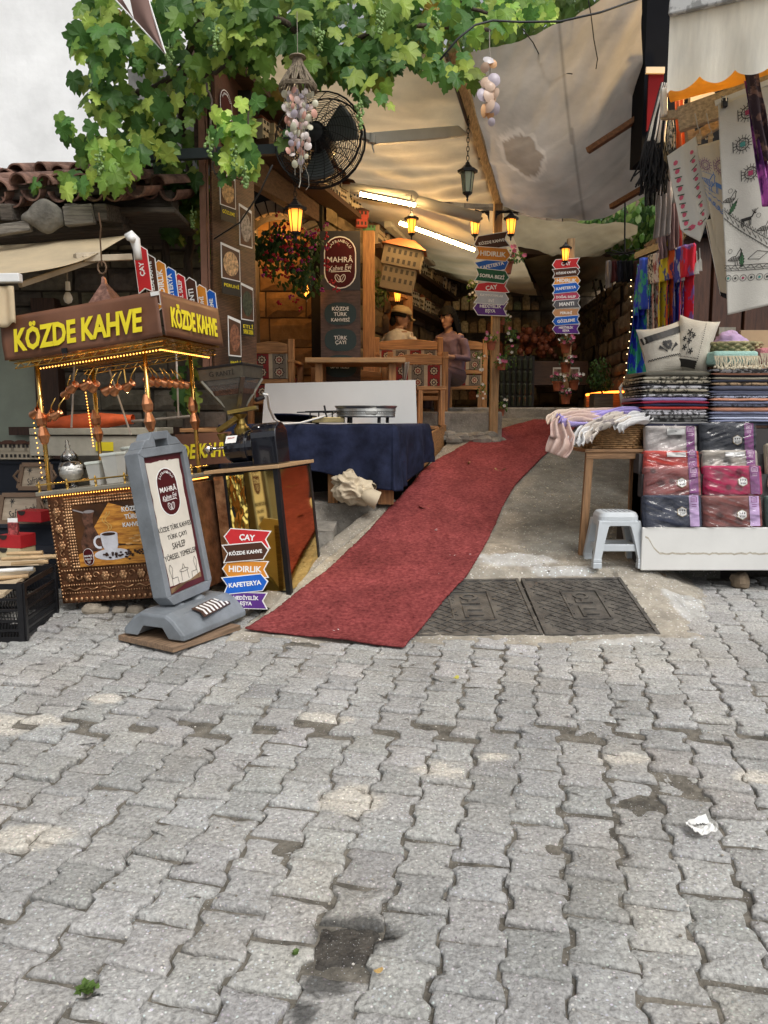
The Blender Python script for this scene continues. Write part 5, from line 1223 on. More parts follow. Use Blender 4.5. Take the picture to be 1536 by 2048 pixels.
t=thing('sweet_packet','small clear packet of red sweets standing on the red box','packet',P(24,1058,4.7));mb=MB();mb.box((0,.02,0),(.06,.03,.08));build(mb,'bag',mat('packet_red',(.25,.05,.05),.3,var=.8,vs=60),t,bevel=.005);mb=MB();mb.box((0,.015,.052),(.06,.006,.026));build(mb,'header_card',paper,t)
def souvenir_house(M,w,h,parentless_label,grp,name='model_house',wall=(.50,.43,.33),roof=(.10,.045,.03),dk=(.02,.015,.012),cat='model house',ny=2,nx=3):
 t=thing(name,parentless_label,cat,M=M,group=grp)
 mb=MB();mb.box((0,0,h*.25),(w*.84,w*.5,h*.5));mb.box((0,-.0,h*.62),(w,w*.62,h*.36));build(mb,'wall',flat('mh_wall%d'%int(wall[0]*99),wall,.7),t)
 mb=MB();e=w*.58;f=w*.40;z=h*.80
 mb.add([(-e,-f,z),(e,-f,z),(e,f,z),(-e,f,z),(-e*.35,0,h),(e*.35,0,h)],[(0,1,5,4),(1,2,5),(2,3,4,5),(3,0,4),(3,2,1,0)]);build(mb,'roof',flat('mh_roof%d'%int(roof[0]*99),roof,.7),t)
 mb=MB()
 for j in range(ny):
  for i in range(nx):
   zz=.18+.52*j/max(1,ny-1);yy=-(w*.62)/2 if zz>.42 else-(w*.5)/2;dx=w*.84/nx
   mb.box(((i-(nx-1)/2)*dx,yy-.001,h*zz),(dx*.5,.006,h*.34/ny))
 build(mb,'windows',flat('mh_dark',dk,.6),t);return t
hp=souvenir_house(frame(P(-10,918,5.75)),.12,.14,'small cream model houses in a row on the top left shelf','model houses on the top left shelf',wall=(.46,.40,.30))
for u in(18,44,70,90):copytree(hp,frame(P(u,918,5.75)))
t=thing('plastic_crate','black openwork plastic crate standing on the paving at far left','crate',M=Matrix.Translation(PG(50,1284))@Matrix.Rotation(R(5),4,'Z'))
cw,cd,ch=.36,.52,.32
def crate_side(name,M,L):
 m=MB()
 for z in(0,.05,.10,.16,.22,.29):m.bar((0,0,z+.01),(L,0,z+.01),.010,.014 if z not in(0,.29)else .03,M)
 for i in range(int(L/.016)):m.bar((i*.016+.01,0,.02+.0),(i*.016+.026,0,.10),.004,.004,M);m.bar((i*.016+.026,0,.10),(i*.016+.01,0,.22),.004,.004,M)
 m.box((0.01,0,ch/2),(.03,.03,ch),M);m.box((L-.01,0,ch/2),(.03,.03,ch),M);return build(m,name,black_metal,t)
crate_side('side',Matrix.Translation((-cw,0,0)),cw);crate_side('side',Matrix.Rotation(R(90),4,'Z'),cd);crate_side('side',Matrix.Translation((-cw,cd,0)),cw);crate_side('side',Matrix.Translation((-cw,0,0))@Matrix.Rotation(R(90),4,'Z'),cd)
mb=MB();mb.box((-cw/2,cd/2,.02),(cw,cd,.01));build(mb,'bottom',black_metal,t)
q=[P(-60,1215,4.05),P(8,1186,4.2),P(104,1108,4.75),P(-60,1112,4.85)]
t=thing('display_board','pale wooden board laid over the crate, covered with wooden flutes','table board',q[1])
mb=MB();mb.add([p for p in q]+[p-V((0,0,.022))for p in q],[(3,2,1,0)[::-1],(4,7,6,5)[::-1],(0,4,5,1),(1,5,6,2),(2,6,7,3),(3,7,4,0)]);build(mb,'board',mat('bare_ply',(.48,.38,.25),.7,stretch=(1,6,6)),t,W=True)
for i,(u,v,a,col_,lb)in enumerate(((40,1122,70,0,'longest'),(60,1131,62,0,'second'),(30,1145,60,1,'white-wrapped'),(20,1160,55,0,'nearest'),(50,1112,80,0,'farthest'),(76,1120,64,0,'ribbed'))):
 y=4.45-i*.02;c=P(u,v,y)+V((0,0,.016));d=V((math.sin(R(a)),math.cos(R(a))*.4,.02)).normalized()*.10
 mb=MB();mb.tube([c-d,c-d*.3,c+d*.2,c+d],[.010,.012,.010,.013],8);tag(build(mb,'wooden_flute',mat('flute_wood',(.50,.34,.18),.6)if not col_ else paper),lb+' wooden flute on the pale board over the crate','flute','wooden flutes on the display board')
# ================================================================ TERRACE, BENCHES, SIGN POSTS, LAMPS, PEOPLE
t=thing('wooden_deck','low wooden deck with plank side along the carpet, under the blue cloth','deck',(0,6.3,.9))
mb=MB()
for i in range(6):mb.box2((-1.6,6.06+i*.32,1.385),(.04+i*.10,6.36+i*.32,1.415))
build(mb,'boards',honey,t,W=True,bevel=.003)
mb=MB();mb.bar((.10,6.32,1.14),(.76,8.42,1.39),.03,.17);mb.bar((.085,6.30,.97),(.60,7.9,1.25),.03,.15);build(mb,'side_planks',WOODY('deck_plank',(.30,.15,.055)),t,W=True,bevel=.003)
mb=MB();mb.box2((P(755,0,6.02).x,6.02,.82),(P(789,0,6.02).x,6.10,1.38));build(mb,'leg',honeyz,t,W=True,bevel=.004)
mb=MB();mb.box2((P(647,0,6.05).x,6.05,.82),(P(668,0,6.05).x,6.12,1.38));build(mb,'leg',honeyz,t,W=True,bevel=.004)
mb=MB();mb.box2((-1.6,7.2,.6),(.3,7.3,1.38));build(mb,'shade_sheet',flat('shade_black',(.02,.018,.015),.9),t,W=True)  # black sheet added to stand in for the shade under the deck
CLB=mat('navy_cloth_blue',(.014,.018,.040),.9,var=.4,vs=8,bump=.5,bs=16,spec=.15)
mb=MB();NAc=110
def clothf(a,b):
 s=a*2.6
 cx,cy=PX(785-768,6.0),6.0
 if s<1.35:x,y,nx,ny,ax,ay=cx-1.35+s,cy,0,-1,cx-1.35+s,cy+.55
 elif s<1.60:
  th=(s-1.35)/.25*R(72);nx,ny=math.sin(th),-math.cos(th);x,y=cx+.03*nx,cy+.03*ny+.03;ax,ay=cx-.3,cy+.5
 else:
  k=s-1.60;nx,ny=.952,-.305;x,y=cx+.03+k*.31,cy+.03+k*.95;ax,ay=x-.45,y+.12
 zt=1.445
 if b<.35:f=b/.35;return(ax+(x-ax)*f,ay+(y-ay)*f,zt+.006*nz(ax*6+f,ay*6+a*9))
 f=(b-.35)/.65;L=.34+.16*sstep(.6,1.35,s)+.0*s-.16*sstep(1.7,2.5,s)+.02*nz(a*8,3)
 fold=.030*f*math.sin(s*15+3*nz(s*2,1))+.055*f*nz(s*3.5,f*1.2,3)-.02*abs(nz(s*9+f*3,f*2,8))*f+.05*f*(1 if 1.35<s<1.6 else 0)+.02*f
 r=min(1,f*6);dz=-L*f
 return(x+nx*(fold+.012*math.sin(r*1.57)),y+ny*(fold+.012*math.sin(r*1.57)),zt+dz-.004)
mb.grid(clothf,170,50)
t=build(mb,'blue_cloth',CLB,smooth=True,solid=.004);tag(t,'dark navy cloth draped over the deck corner below the round griddle','cloth')
mb=MB();mb.grid(lambda a,b:P(548+85*a,828-2*a,6.3)+V((0,.25*b,-.0-.07*(1-a)*b*0-.09*(a**2)*.3-.06*b)),12,6);tag(build(mb,'folded_cloth',CLB,smooth=True,solid=.01),'navy folded cloth lying on the draped table by the burner','cloth')
q=[P(524,852,6.9),P(834,850,6.9),P(831,760,6.9),P(530,767,6.9)]
mb=MB();mb.add([p for p in q]+[p+V((0,.03,0))for p in q],[(0,1,2,3),(5,4,7,6),(0,4,5,1),(1,5,6,2),(2,6,7,3),(3,7,4,0)])
tag(build(mb,'white_board',mat('board_white',(.66,.66,.65),.5,var=.04,vs=2,bump=.02)),'plain white board standing upright behind the round griddle','board')
t=thing('round_griddle','wide round metal griddle on short black feet on the navy cloth','griddle',P(732,846,6.35))
GAL=mat('galvanised',(.45,.45,.43),.32,metal=.9,var=.2,bump=.1)
mb=MB();rr_=.25;mb.lathe([(.001,.045),(rr_*.93,.045),(rr_*.96,.055),(rr_*.95,.07),(rr_*.97,.075),(rr_*.96,.09),(rr_*.98,.095),(rr_*.97,.115),(rr_*1.0,.125),(rr_*1.03,.135),(rr_*1.03,.139),(rr_*.9,.139),(.001,.133)],n=48);build(mb,'drum',GAL,t,smooth=False,bevel=0)
mb=MB();[mb.box((rr_*.961*math.cos(a*.07-2.9),rr_*.961*math.sin(a*.07-2.9),.083),(.006,.006,.006))for a in range(38)];build(mb,'vents',black_metal,t)
mb=MB();mb.box((.05,-rr_*.95,.085),(.09,.02,.028));build(mb,'plate',GAL,t,bevel=.002)
for a in(-2.2,-1.0,.5,2.4):
 mb=MB();mb.tube([(rr_*.8*math.cos(a),rr_*.8*math.sin(a),.05),(rr_*.8*math.cos(a),rr_*.8*math.sin(a),.0)],.014,8);build(mb,'foot',black_metal,t)
t=thing('gas_burner','small brass gas burner with black iron grid left of the griddle','burner',P(650,846,6.3))
mb=MB();mb.box((.03,0,.025),(.26,.14,.045));build(mb,'tray',mat('burner_brass',(.45,.36,.18),.35,metal=.8,var=.4),t,bevel=.004)
mb=MB()
for x in(-.11,-.02,.08):mb.bar((x-.10,-.02+x,.085),(x+.1,.05,.09),.012,.01)
mb.bar((.02,-.05,.03),(.0,-.06,.14),.012,.012);mb.bar((-.16,0,.092),(.12,.0,.098),.012,.008);[mb.tube([(x,0,.04),(x,0,.09)],.006,5)for x in(-.12,-.05,.06,.11)];build(mb,'grid',black_metal,t)
mb=MB();n1,n2=110,80
def bun(a,b):
 th=a*6.2832;ph=-math.pi/2+math.pi*b;d=V((math.cos(ph)*math.cos(th),math.cos(ph)*math.sin(th),math.sin(ph)))
 k=1.02-.17*abs(math.sin(2.2*th+4*nz(d.x*1.4,d.z*1.4,2)+2.4*d.z))**.8-.35*abs(nz(d.x*1.7+3,d.y*1.7,d.z*1.7))-.06*abs(math.sin(7*d.z+5*nz(d.x*2,d.z*2,5)))+.15*nz(d.x*2,d.y*2,9)
 x=.20*d.x*k;z=.155*d.z*k-.10*d.x*.55*(1 if d.x>0 else .3);return(x,.15*d.y*k,max(z,-.13-.0*x))
mb.grid(bun,n1,n2);o=build(mb,'crumpled_sack',mat('sack_cream',(.50,.42,.30),.8,var=.12,bump=.2),smooth=True);c=P(705,985,5.88);o.matrix_basis=Matrix.Translation((c.x,c.y,.96));tag(o,'crumpled cream cloth sack stuffed under the deck corner','sack')
mb=MB();mb.lathe([(.03,0),(.06,.05),(.065,.12),(.068,.125)],n=20,rot=Matrix.Rotation(R(115),4,'Y')@Matrix.Rotation(.4,4,'Z'));
mb.v=[p+V((.01*nz(p.x*30,p.y*30),.01*nz(p.z*30,1),.01*nz(p.y*30,p.z*30)))for p in mb.v]
o2=build(mb,'roll_end',_mc['sack_cream'],o,smooth=True,solid=.004);o2.matrix_basis=Matrix.Translation((.08,-.10,-.03))
# --- kilim covered benches ------------------------------------------------------------
KR=mat('kilim_red',(.22,.022,.022),.95,var=.2,bump=.5,bs=90);KG=mat('kilim_grey',(.17,.14,.11),.95,var=.2,bump=.5,bs=90);KC=mat('kilim_cream',(.42,.34,.24),.95,var=.2,bump=.5,bs=90);KD=mat('kilim_dark',(.04,.022,.02),.95,bump=.5,bs=90)
def kilim(m,T,w,h,y0,cells=None):
 n=cells or max(2,int(w/.13));cw_=w/n;m.mi=2;m.prism(rect(w,h),.04,T,y0=y0)
 for i in range(n):
  cx=-w/2+cw_*(i+.5);m.mi=0 if i%2==0 else 1;m.prism(rect(cw_*.78,h,cx,0),.002,T,y0=y0-.002)
  nr=max(1,round(h/.14))
  for j in range(nr):
   cz=-h/2+h*(j+.5)/nr;e=min(cw_*.33,h/nr*.45)
   for(k,mi)in((1,3),(.78,2),(.5,0 if i%2 else 3),(.25,2)):
    m.mi=mi;pts=[]
    for a in range(16):rr2=e*k*(1 if a%2==0 else .74);pts.append((cx+rr2*math.cos(a*.3927),cz+rr2*math.sin(a*.3927)))
    m.prism(pts,.001,T,y0=y0-.003-.0008*(1-k)*4)
 m.mi=0
def bench(M,w,label,back=.95,seat=.44,dep=.48,gap=True,grp='wooden benches with kilim cushions'):
 """a bench whose back faces local -Y"""
 t=thing('wooden_bench',label,'bench',M=M,group=grp);ch_=min(.25,back-.13-.22)
 for s in(-1,1):
  mb=MB();mb.box((s*(w/2-.03),0,back/2),(.06,.05,back));build(mb,'post',honeyz,t,bevel=.006)
  mb=MB();mb.box((s*(w/2-.03),dep,.31),(.06,.05,.62));build(mb,'front_leg',honeyz,t,bevel=.006)
  mb=MB();mb.box((s*(w/2-.03),dep/2,.62),(.07,dep+.06,.03));build(mb,'armrest',honeyy,t,bevel=.006)
 mb=MB();n=14;ww=w/2-.062;mb.prism([(-ww,back-.13),(ww,back-.13)]+[(ww-2*ww*k/n,back-.05+.03*math.sin(math.pi*k/n))for k in range(n+1)],.035,y0=-.018);build(mb,'top_rail',honey,t,bevel=.004)
 mb=MB()
 zl=back-.13-ch_
 for z in(zl-.025,max(.2,zl-.22)):mb.box((0,0,z),(w-.125,.03,.045))
 mb.box((0,dep/2,seat-.06),(w-.125,dep-.06,.03));mb.box((0,dep,seat-.08),(w-.125,.03,.08));build(mb,'rails',honey,t,bevel=.004)
 mb=MB();kilim(mb,Matrix.Translation((0,0,back-.13-ch_/2)),w-.13,ch_-.012,-.004,None)
 if zl-.24>.15:kilim(mb,Matrix.Translation((0,0,zl-.125)),w-.13,.13,-.002)
 build(mb,'back_cushion',[KR,KG,KC,KD],t)
 mb=MB();kilim(mb,Matrix.Translation((0,dep-.02,seat)),w-.14,.08,.0);mb.mi=0;mb.box((0,dep/2,seat),(w-.13,dep-.05,.075));build(mb,'seat_cushion',[KR,KG,KC,KD],t,bevel=.0)
 return t
b0=P(816,850,8.55)
bench(Matrix.Translation((b0.x,8.5,1.56)),PX(880-748,8.5)+.02,'long wooden bench with kilim back, in front of the person in a cap',back=.80)
bench(Matrix.Translation((PX(835-768,8.15),8.2,1.50))@Matrix.Rotation(R(0),4,'Z'),PX(120,8.15),'lower wooden bench with kilim panels in front of the arched-top bench',back=.68,seat=.36)
bench(Matrix.Translation((PX(545-768,7.6),7.6,1.42))@Matrix.Rotation(R(-4),4,'Z'),PX(95,7.6),'wooden bench end with kilim back left of the long table',back=.83)
bench(Matrix.Translation((PX(700-768,7.95),7.9,1.42)),PX(150,7.9),'wooden kilim bench half hidden behind the long table',back=.58)
t=thing('wooden_table','long wooden cafe table behind the white board','table',(PX(712-768,7.25),7.25,1.42))
mb=MB();mb.box((0,.2,.60),(PX(195,7.25),.62,.045));build(mb,'top',mat('table_honey',(.40,.22,.09),.4,var=.25,stretch=(1,12,12),bump=.15),t,bevel=.006)
for s in(-1,1):
 mb=MB();mb.box((s*.34,.2,.30),(.07,.45,.56));build(mb,'leg',honeyz,t,bevel=.005)
t=thing('glass_panel_table','table corner with small hanging white netting by the bench','cloth',P(815,735,7.5))
mb=MB();mb.grid(lambda a,b:P(803+16*a*(1-b*.7)+3*b,724+42*b,7.3)+V((0,.03*math.sin(a*12),0)),10,8);build(mb,'netting',mat('net_white',(.5,.48,.42),.8,alpha=.6),t,W=True,solid=.002)
t=thing('wooden_stool','small pale wooden stool with kilim seat beside the white board edge','stool',(PX(862-768,7.75),7.75,1.42))
mb=MB();mb.box((0,.12,.37),(PX(58,7.75),.30,.035));build(mb,'top',honey,t,bevel=.004)
for s in(-1,1):
 for y in(0,.25):
  mb=MB();mb.box((s*.11,y,.18),(.045,.045,.36));build(mb,'leg',honeyz,t,bevel=.003)
mb=MB();mb.box2((PX(727-768,8.35),8.3,1.5),(PX(750-768,8.35),8.42,3.43));tag(build(mb,'wooden_post',honeyz,bevel=.008),'thick honey-brown wooden post just right of the logo board','post')
t=thing('wooden_archway','wooden frame with sloping brace beside the capped person','frame',(PX(800-768,9.6),9.6,1.56))
mb=MB();mb.box2((PX(806-768,9.6),9.6,1.56),(PX(824-768,9.6),9.72,3.0));build(mb,'post',honeyz,t,W=True,bevel=.006)
mb=MB();mb.bar(P(760,566,9.55),P(818,592,9.55),.08,.10);mb.bar(P(770,590,9.6),P(806,590,9.6),.05,.05);build(mb,'brace',honey,t,W=True,bevel=.006)
mb=MB();mb.box2((PX(745-768,9.8),9.9,1.6),(PX(806-768,9.8),9.94,3.0));build(mb,'back_boards',WOODZ('orange_boards',(.24,.10,.035)),t,W=True)  # back boards in orange-brown grained wood
k=7.8/FPX;bx=PX(683-768,7.8)
zt=P(683,462,7.8).z;M=Matrix.Translation((bx,7.8,zt))
t=thing('logo_board','tall plank-print board with ringed cafe logo and green oval menu labels','menu board',M=M)
bw_=78*k
mb=MB();mb.box2((-bw_/2,0,-1.45),(bw_/2,.04,0));build(mb,'panel',mat('plank_print2',(.10,.058,.042),.45,var=.4,vs=4,stretch=(3,3,12),bump=.1,wave=(2.0,1.2,.5,'Z')),t)
mb=MB();mb.box2((-bw_/2,-.004,-.56),(bw_/2,.0,0));build(mb,'dark_top',flat('slate_print',(.035,.032,.035),.4),t)
badge(Matrix.Translation((0,-.008,-.30)),bw_*.80,.50,t)
for i,ls in enumerate((('KÖZDE','TÜRK','KAHVESİ'),('TÜRK','ÇAYI'),('SAHLEP',))):
 z=-.79-i*.255;mb=MB();mb.prism(oval(bw_*.80,.22,32,0,z,p=2.6),.004,y0=-.005);o=build(mb,'menu_oval',flat('oval_green',(.010,.028,.026),.35),t)
 mb=MB()
 for j,l in enumerate(ls):mb.txt(l,bw_*(.58 if len(l)>5 else .42),.045,Matrix.Translation((0,0,z+.053*(len(ls)-1)/2-.053*j)),y0=-.0055,bold=.015)
 build(mb,'lettering',INKW,o)
# --- lanterns -------------------------------------------------------------------------
def lamp_glass(name,strength=3.2):
 m=mat(name,(.6,.25,.08),.4,var=.05,bump=0)
 n=m.node_tree.nodes;l=m.node_tree.links;b=n['Principled BSDF']
 tc=n.new('ShaderNodeTexCoord');mp=n.new('ShaderNodeMapping');mp.inputs['Location'].default_value=(0,0,-.02);mp.inputs['Scale'].default_value=(5,5,8)
 l.new(tc.outputs['Object'],mp.inputs[0]);g=n.new('ShaderNodeTexGradient');g.gradient_type='SPHERICAL';l.new(mp.outputs[0],g.inputs[0])
 cr=n.new('ShaderNodeValToRGB');e=cr.color_ramp.elements;e[0].position=.0;e[0].color=(.75,.17,.04,1);e[1].position=.62;e[1].color=(1,.36,.03,1)
 l.new(g.outputs[0],cr.inputs[0]);l.new(cr.outputs[0],b.inputs['Emission Color'])
 mu=n.new('ShaderNodeMath');mu.operation='MULTIPLY_ADD';mu.inputs[1].default_value=strength;mu.inputs[2].default_value=.55;l.new(g.outputs[0],mu.inputs[0]);l.new(mu.outputs[0],b.inputs['Emission Strength']);return m
LG=lamp_glass('lantern_amber');GREENG=mat('lantern_green_glass',(.30,.36,.27),.2,var=.1,bump=.02,alpha=.85)
def lantern(name,label,p,s,lit=True,chain=None,finial=True,n=6,parent=None):
 """p: centre of the glass; s: height of the glass"""
 t=thing(name,label,'lantern',M=Matrix.Translation(p),group='lit amber lanterns' if lit else None)
 w=s*.34
 mb=MB();mb.lathe([(w*.62,-s/2),(w*.98,s/2-.002)],n=n);build(mb,'glass',LG if lit else GREENG,t)
 mb=MB()
 mb.lathe([(w*.66,-s/2-.015*s/.2),(w*.74,-s/2),(w*.5,-s*.62),(w*.25,-s*.66),(w*.12,-s*.78),(w*.18,-s*.84),(.001,-s*.95)],n=n)
 mb.lathe([(w*1.45,s/2-.01),(w*1.5,s/2+.01),(w*1.0,s*.62),(w*.55,s*.78),(w*.3,s*.86),(w*.34,s*.9),(w*.12,s*.98),(.001,s*1.05)],n=n)
 for k in range(n):
  a=6.2832*k/n;mb.tube([(w*.64*math.cos(a),w*.64*math.sin(a),-s/2),(w*1.0*math.cos(a),w*1.0*math.sin(a),s/2)],s*.022,5)
 build(mb,'frame',black_metal,t)
 if chain:
  mb=MB();n_=max(2,int(chain/.035))
  for k in range(n_):
   z=s*1.03+k*.035;T=Matrix.Translation((0,0,z+.018))@Matrix.Rotation(R(90*(k%2)),4,'Z')
   mb.tube([T@V((.011*math.cos(a*.785),0,.023*math.sin(a*.785)))for a in range(9)],.003,4,cap=False)
  build(mb,'chain',black_metal,t)
 return t
lantern('hanging_lantern','lit lantern with frosted amber glass hanging before the red flower basket',P(591,441,5.9),.165,chain=.35)
lantern('hanging_lantern','lit amber lantern hanging beside the roller arm and tube lamps',P(823,452,7.6),.135,chain=.17)
lantern('hanging_lantern','unlit dark lantern with pale green glass hanging under the ridge beam',P(935,364,6.6),.165,lit=False,chain=.38)
lantern('wall_lantern','small lit lantern glowing below the red flower basket',P(613,582,7.9),.12)
lantern('wall_lantern','small lit lantern behind the capped person inside the wooden frame',P(795,592,9.5),.13)
t=thing('lantern_bracket','black double-armed iron bracket on top of the front sign post','bracket',P(985,430,7.95))
mb=MB()
for s in(-1,1):mb.tube([P(985+s*8,425,7.95),P(985+s*25,424,7.95),P(985+s*36,421,7.95)],.012,6);mb.prism([(s*.03,.02),(s*.12,.02),(s*.05,-.03),(s*.03,-.09)],.012,Matrix.Translation(P(985,425,7.95)))
build(mb,'arms',black_metal,t,W=True)
for s,lb in((-1,'left lit lantern on the bracket of the front sign post'),(1,'right lit lantern on the bracket of the front sign post')):
 lantern('post_lantern',lb,P(986+s*36,453,7.95),.15)
lantern('post_lantern','single lit lantern on top of the rear sign post',P(1131,509,9.8),.15)
# --- sign posts -----------------------------------------------------------------------
postm=mat('knotty_post',(.36,.22,.10),.6,var=.35,vs=5,stretch=(10,10,1),bump=.4)
def signpost(label,u,vtop,vbot,y,wpx,boards):
 k=y/FPX;pb=P(u,vbot,y);pt_=P(u,vtop,y);t=thing('sign_post',label,'sign post',M=Matrix.Translation(pb))
 mb=MB();w=wpx*k;H=pt_.z-pb.z
 mb.grid(lambda a,b:(w/2*math.copysign(min(1,abs(math.cos(a*6.283))*1.3),math.cos(a*6.283))+.006*nz(b*6,2)+.012*b,w/2*math.copysign(min(1,abs(math.sin(a*6.283))*1.3),math.sin(a*6.283))+.006*nz(b*5,8),b*H),16,40)
 build(mb,'post',postm,t,smooth=False)
 for i,(uu,vv,ww,hh,co,tx,pt2,rot)in enumerate(boards):
  q=P(uu,vv,y-.10);M=Matrix.Translation(q-pb+V((0,-.004*(i%2),0)))@Matrix.Rotation(R(rot),4,'Y')
  arrow_sign('arrow_board',M,ww*k,hh*k,co,tx if isinstance(tx,str)else None,pt2,t,lines=tx if not isinstance(tx,str)else None)
 return t
signpost('front sign post with seven coloured arrow boards and twin lanterns beside the carpet',986,402,876,8.0,17,[
 (983,483,70,29,'brown','KÖZDE KAHVE',-1,-9),(986,508,70,25,'orange','HIDIRLIK',1,4),(984,531,66,26,'blue','KAFETERYA',1,-12),(984,552,68,25,'green','SOFRA BEZİ',1,6),(983,576,68,25,'red','ÇAY',-1,-7),(983,596,68,24,'silver',('KAYMAKAMLAR','EVİ'),1,4),(981,617,68,27,'purple',('HEDİYELİK','EŞYA'),-1,2)])
signpost('rear sign post with nine coloured arrow boards and one lantern, deeper in the yard',1131,478,800,9.9,14,[
 (1132,528,54,20,'red','ÇAY',-1,-4),(1132,545,54,17,'brown','KÖZDE KAHVE',1,-5),(1133,561,54,17,'orange','HIDIRLIK',1,0),(1132,576,54,18,'blue','KAFETERYA',1,-6),(1132,593,54,16,'rose','DOĞAL SALEP',1,-2),(1133,608,54,17,'dim','MANTI',-1,-4),(1132,625,54,16,'tan','PERUHİ',-1,0),(1132,641,54,17,'blue','GÖZLEME',-1,-5),(1132,658,54,18,'purple',('HEDİYELİK','EŞYA'),-1,0)])
# --- flower pots ----------------------------------------------------------------------
PETW,PETP,PETR=(.75,.74,.70),(.62,.16,.30),(.42,.015,.03)
FOL=[(.05,.12,.025),(.09,.18,.035),(.15,.23,.06)]
def pot(label,p,s,petals,nl=60,nf=7,trail=0,grp='terracotta flower pots',potr=True,spread=1.3,seed=0,fol=None):
 t=thing('flower_pot',label,'flower pot',M=Matrix.Translation(p),group=grp);r=random.Random(seed or int(p.x*1000))
 if potr:
  mb=MB();mb.lathe([(.001,0),(s*.62,0),(s*.85,s*1.3),(s*.98,s*1.3),(s*1.0,s*1.6),(s*.9,s*1.6),(s*.85,s*1.5),(.001,s*1.45)],n=18);build(mb,'pot',terracotta,t,smooth=False)
 mb=MB();m2=MB()
 for k in range(nl):
  a=r.random()*6.28;q=s*spread*r.random()**.5;z=s*1.5+s*1.2*r.random()-(trail*r.random()if q>s*.8 else 0)
  leaf(mb,V((q*math.cos(a),q*math.sin(a)-.02,z)),s*.42,r,tuple(c*(.7+.6*r.random())for c in r.choice(fol or FOL)),[(0,0),(-.35,.35),(-.2,.8),(0,1),(.2,.8),(.35,.35)],.3)
 build(mb,'leaves',LEAF,t)
 for k in range(nf):
  a=r.uniform(-3.1,0.0);q=s*spread*(.5+.6*r.random());z=s*1.6+s*1.4*r.random()-(trail*r.random()if trail else 0);c=V((q*math.cos(a),q*math.sin(a)-.05,z));m2.col=petals if not isinstance(petals,list)else petals[k%len(petals)];fr_=s*(.26+.12*r.random())
  d=V((r.gauss(0,.4),-1,r.gauss(.2,.4))).normalized();Q=d.to_track_quat('Z','Y').to_matrix().to_4x4();Q.translation=c
  pts=[(0,0,0)]+[(fr_*(1 if i%2 else .72)*math.cos(i*.628),fr_*(1 if i%2 else .72)*math.sin(i*.628),fr_*.35)for i in range(10)]
  m2.add(pts,[(0,1+i,1+(i+1)%10)for i in range(10)],Q)
 if m2.v:build(m2,'blossoms',mat('petal',(1,1,1),.6,var=.05,vcol=True,transl=.3,bump=0),t)
 return t
pot('terracotta pot with pink blossoms high on the front sign post',P(982,700,7.85),.055,[PETP,PETP,(.6,.4,.45)],70,6)
pot('terracotta pot tilted below pink blossoms, lower on the front sign post',P(1003,740,7.85),.058,[PETP,PETP,PETW],80,9,trail=.10)
pot('terracotta pot right behind the front sign post with leafy trailing plant',P(1002,650,8.1),.055,[PETW],90,4,trail=.08,spread=1.8)
pot('hidden terracotta pot low behind the front sign post',P(1000,832,8.1),.06,[PETW],60,4,trail=.05)
pot('white trailing petunias on the left of the front sign post',P(957,730,7.95),.05,[PETW],40,5,trail=.2,potr=False,spread=1.0)
pot('white petunias near the foot of the front sign post',P(963,795,7.95),.05,[PETW],36,5,trail=.1,potr=False,spread=1.0)
pot('terracotta pot with pale pink flowers beside the upper arrow boards',P(1012,548,8.6),.085,[PETP,(.55,.2,.25)],120,14,spread=2.4)
pot('trailing plant with small white flowers left of the front arrow boards',P(944,590,8.3),.06,[PETW],70,8,trail=.2,potr=False,spread=1.0,fol=[(.10,.14,.04)])
pot('trailing green plant right of the front sign post',P(1022,690,8.0),.06,[PETW,PETP],110,6,trail=.35,potr=False,spread=1.2)
for i,(u,v,lb)in enumerate(((1131,706,'upper terracotta pot on the rear sign post'),(1131,745,'middle terracotta pot on the rear sign post'),(1115,782,'lower left terracotta pot on the rear sign post'),(1147,780,'lower right terracotta pot on the rear sign post'),(1131,808,'lowest terracotta pot at the foot of the rear sign post'))):
 pot(lb,P(u,v,9.75),.075,[PETW,PETP,(.3,.08,.1)],60,8,grp='flower pots on the rear sign post',fol=[(.04,.07,.03),(.08,.10,.05)])
t=foliage_blob('hanging_flower_basket','large hanging basket of red geraniums in front of the lit arch','flower basket',[(P(545,505,7.6),.22),(P(580,520,7.4),.27),(P(612,555,7.4),.17),(P(565,480,7.5),.20),(P(615,492,7.5),.15),(P(525,490,7.6),.15)],150,.05,[(.02,.05,.015),(.035,.08,.02)],seed=9)
mb=MB();r=random.Random(4)
for k in range(70):
 u,v=r.gauss(582,36),r.gauss(515,42);c=P(u,v,7.2+.3*r.random());mb.col=PETR if r.random()<.8 else(.35,.02,.2)
 for j in range(5):mb.ball(c+V((r.gauss(0,.014),r.gauss(0,.014),r.gauss(0,.012))),.012,5,3)
build(mb,'blossoms',mat('petal',(1,1,1),.6),t,W=True)
foliage_blob('leafy_pot_plant','small green plant hanging right of the logo board','plant',[(P(745,560,8.6),.13),(P(760,590,8.6),.10)],110,.04,[(.08,.12,.03),(.14,.17,.05)],seed=3)
t=foliage_blob('shrub_in_planter','green bushy plant in a wooden planter box near the glowing strip','plant',[(P(1200,735,9.9),.14),(P(1205,765,9.9),.12),(P(1190,760,9.9),.1)],170,.035,[(.05,.11,.03),(.08,.16,.04)],seed=6)
mb=MB();mb.box2(P(1188,818,9.85),V((PX(1222-768,9.85),10.1,P(0,786,9.85).z)));build(mb,'planter',oldwood,t,W=True,bevel=.004)
t=thing('glow_strip','orange glowing light strip along a low rail at the back right','lamp',P(1215,785,10.2))
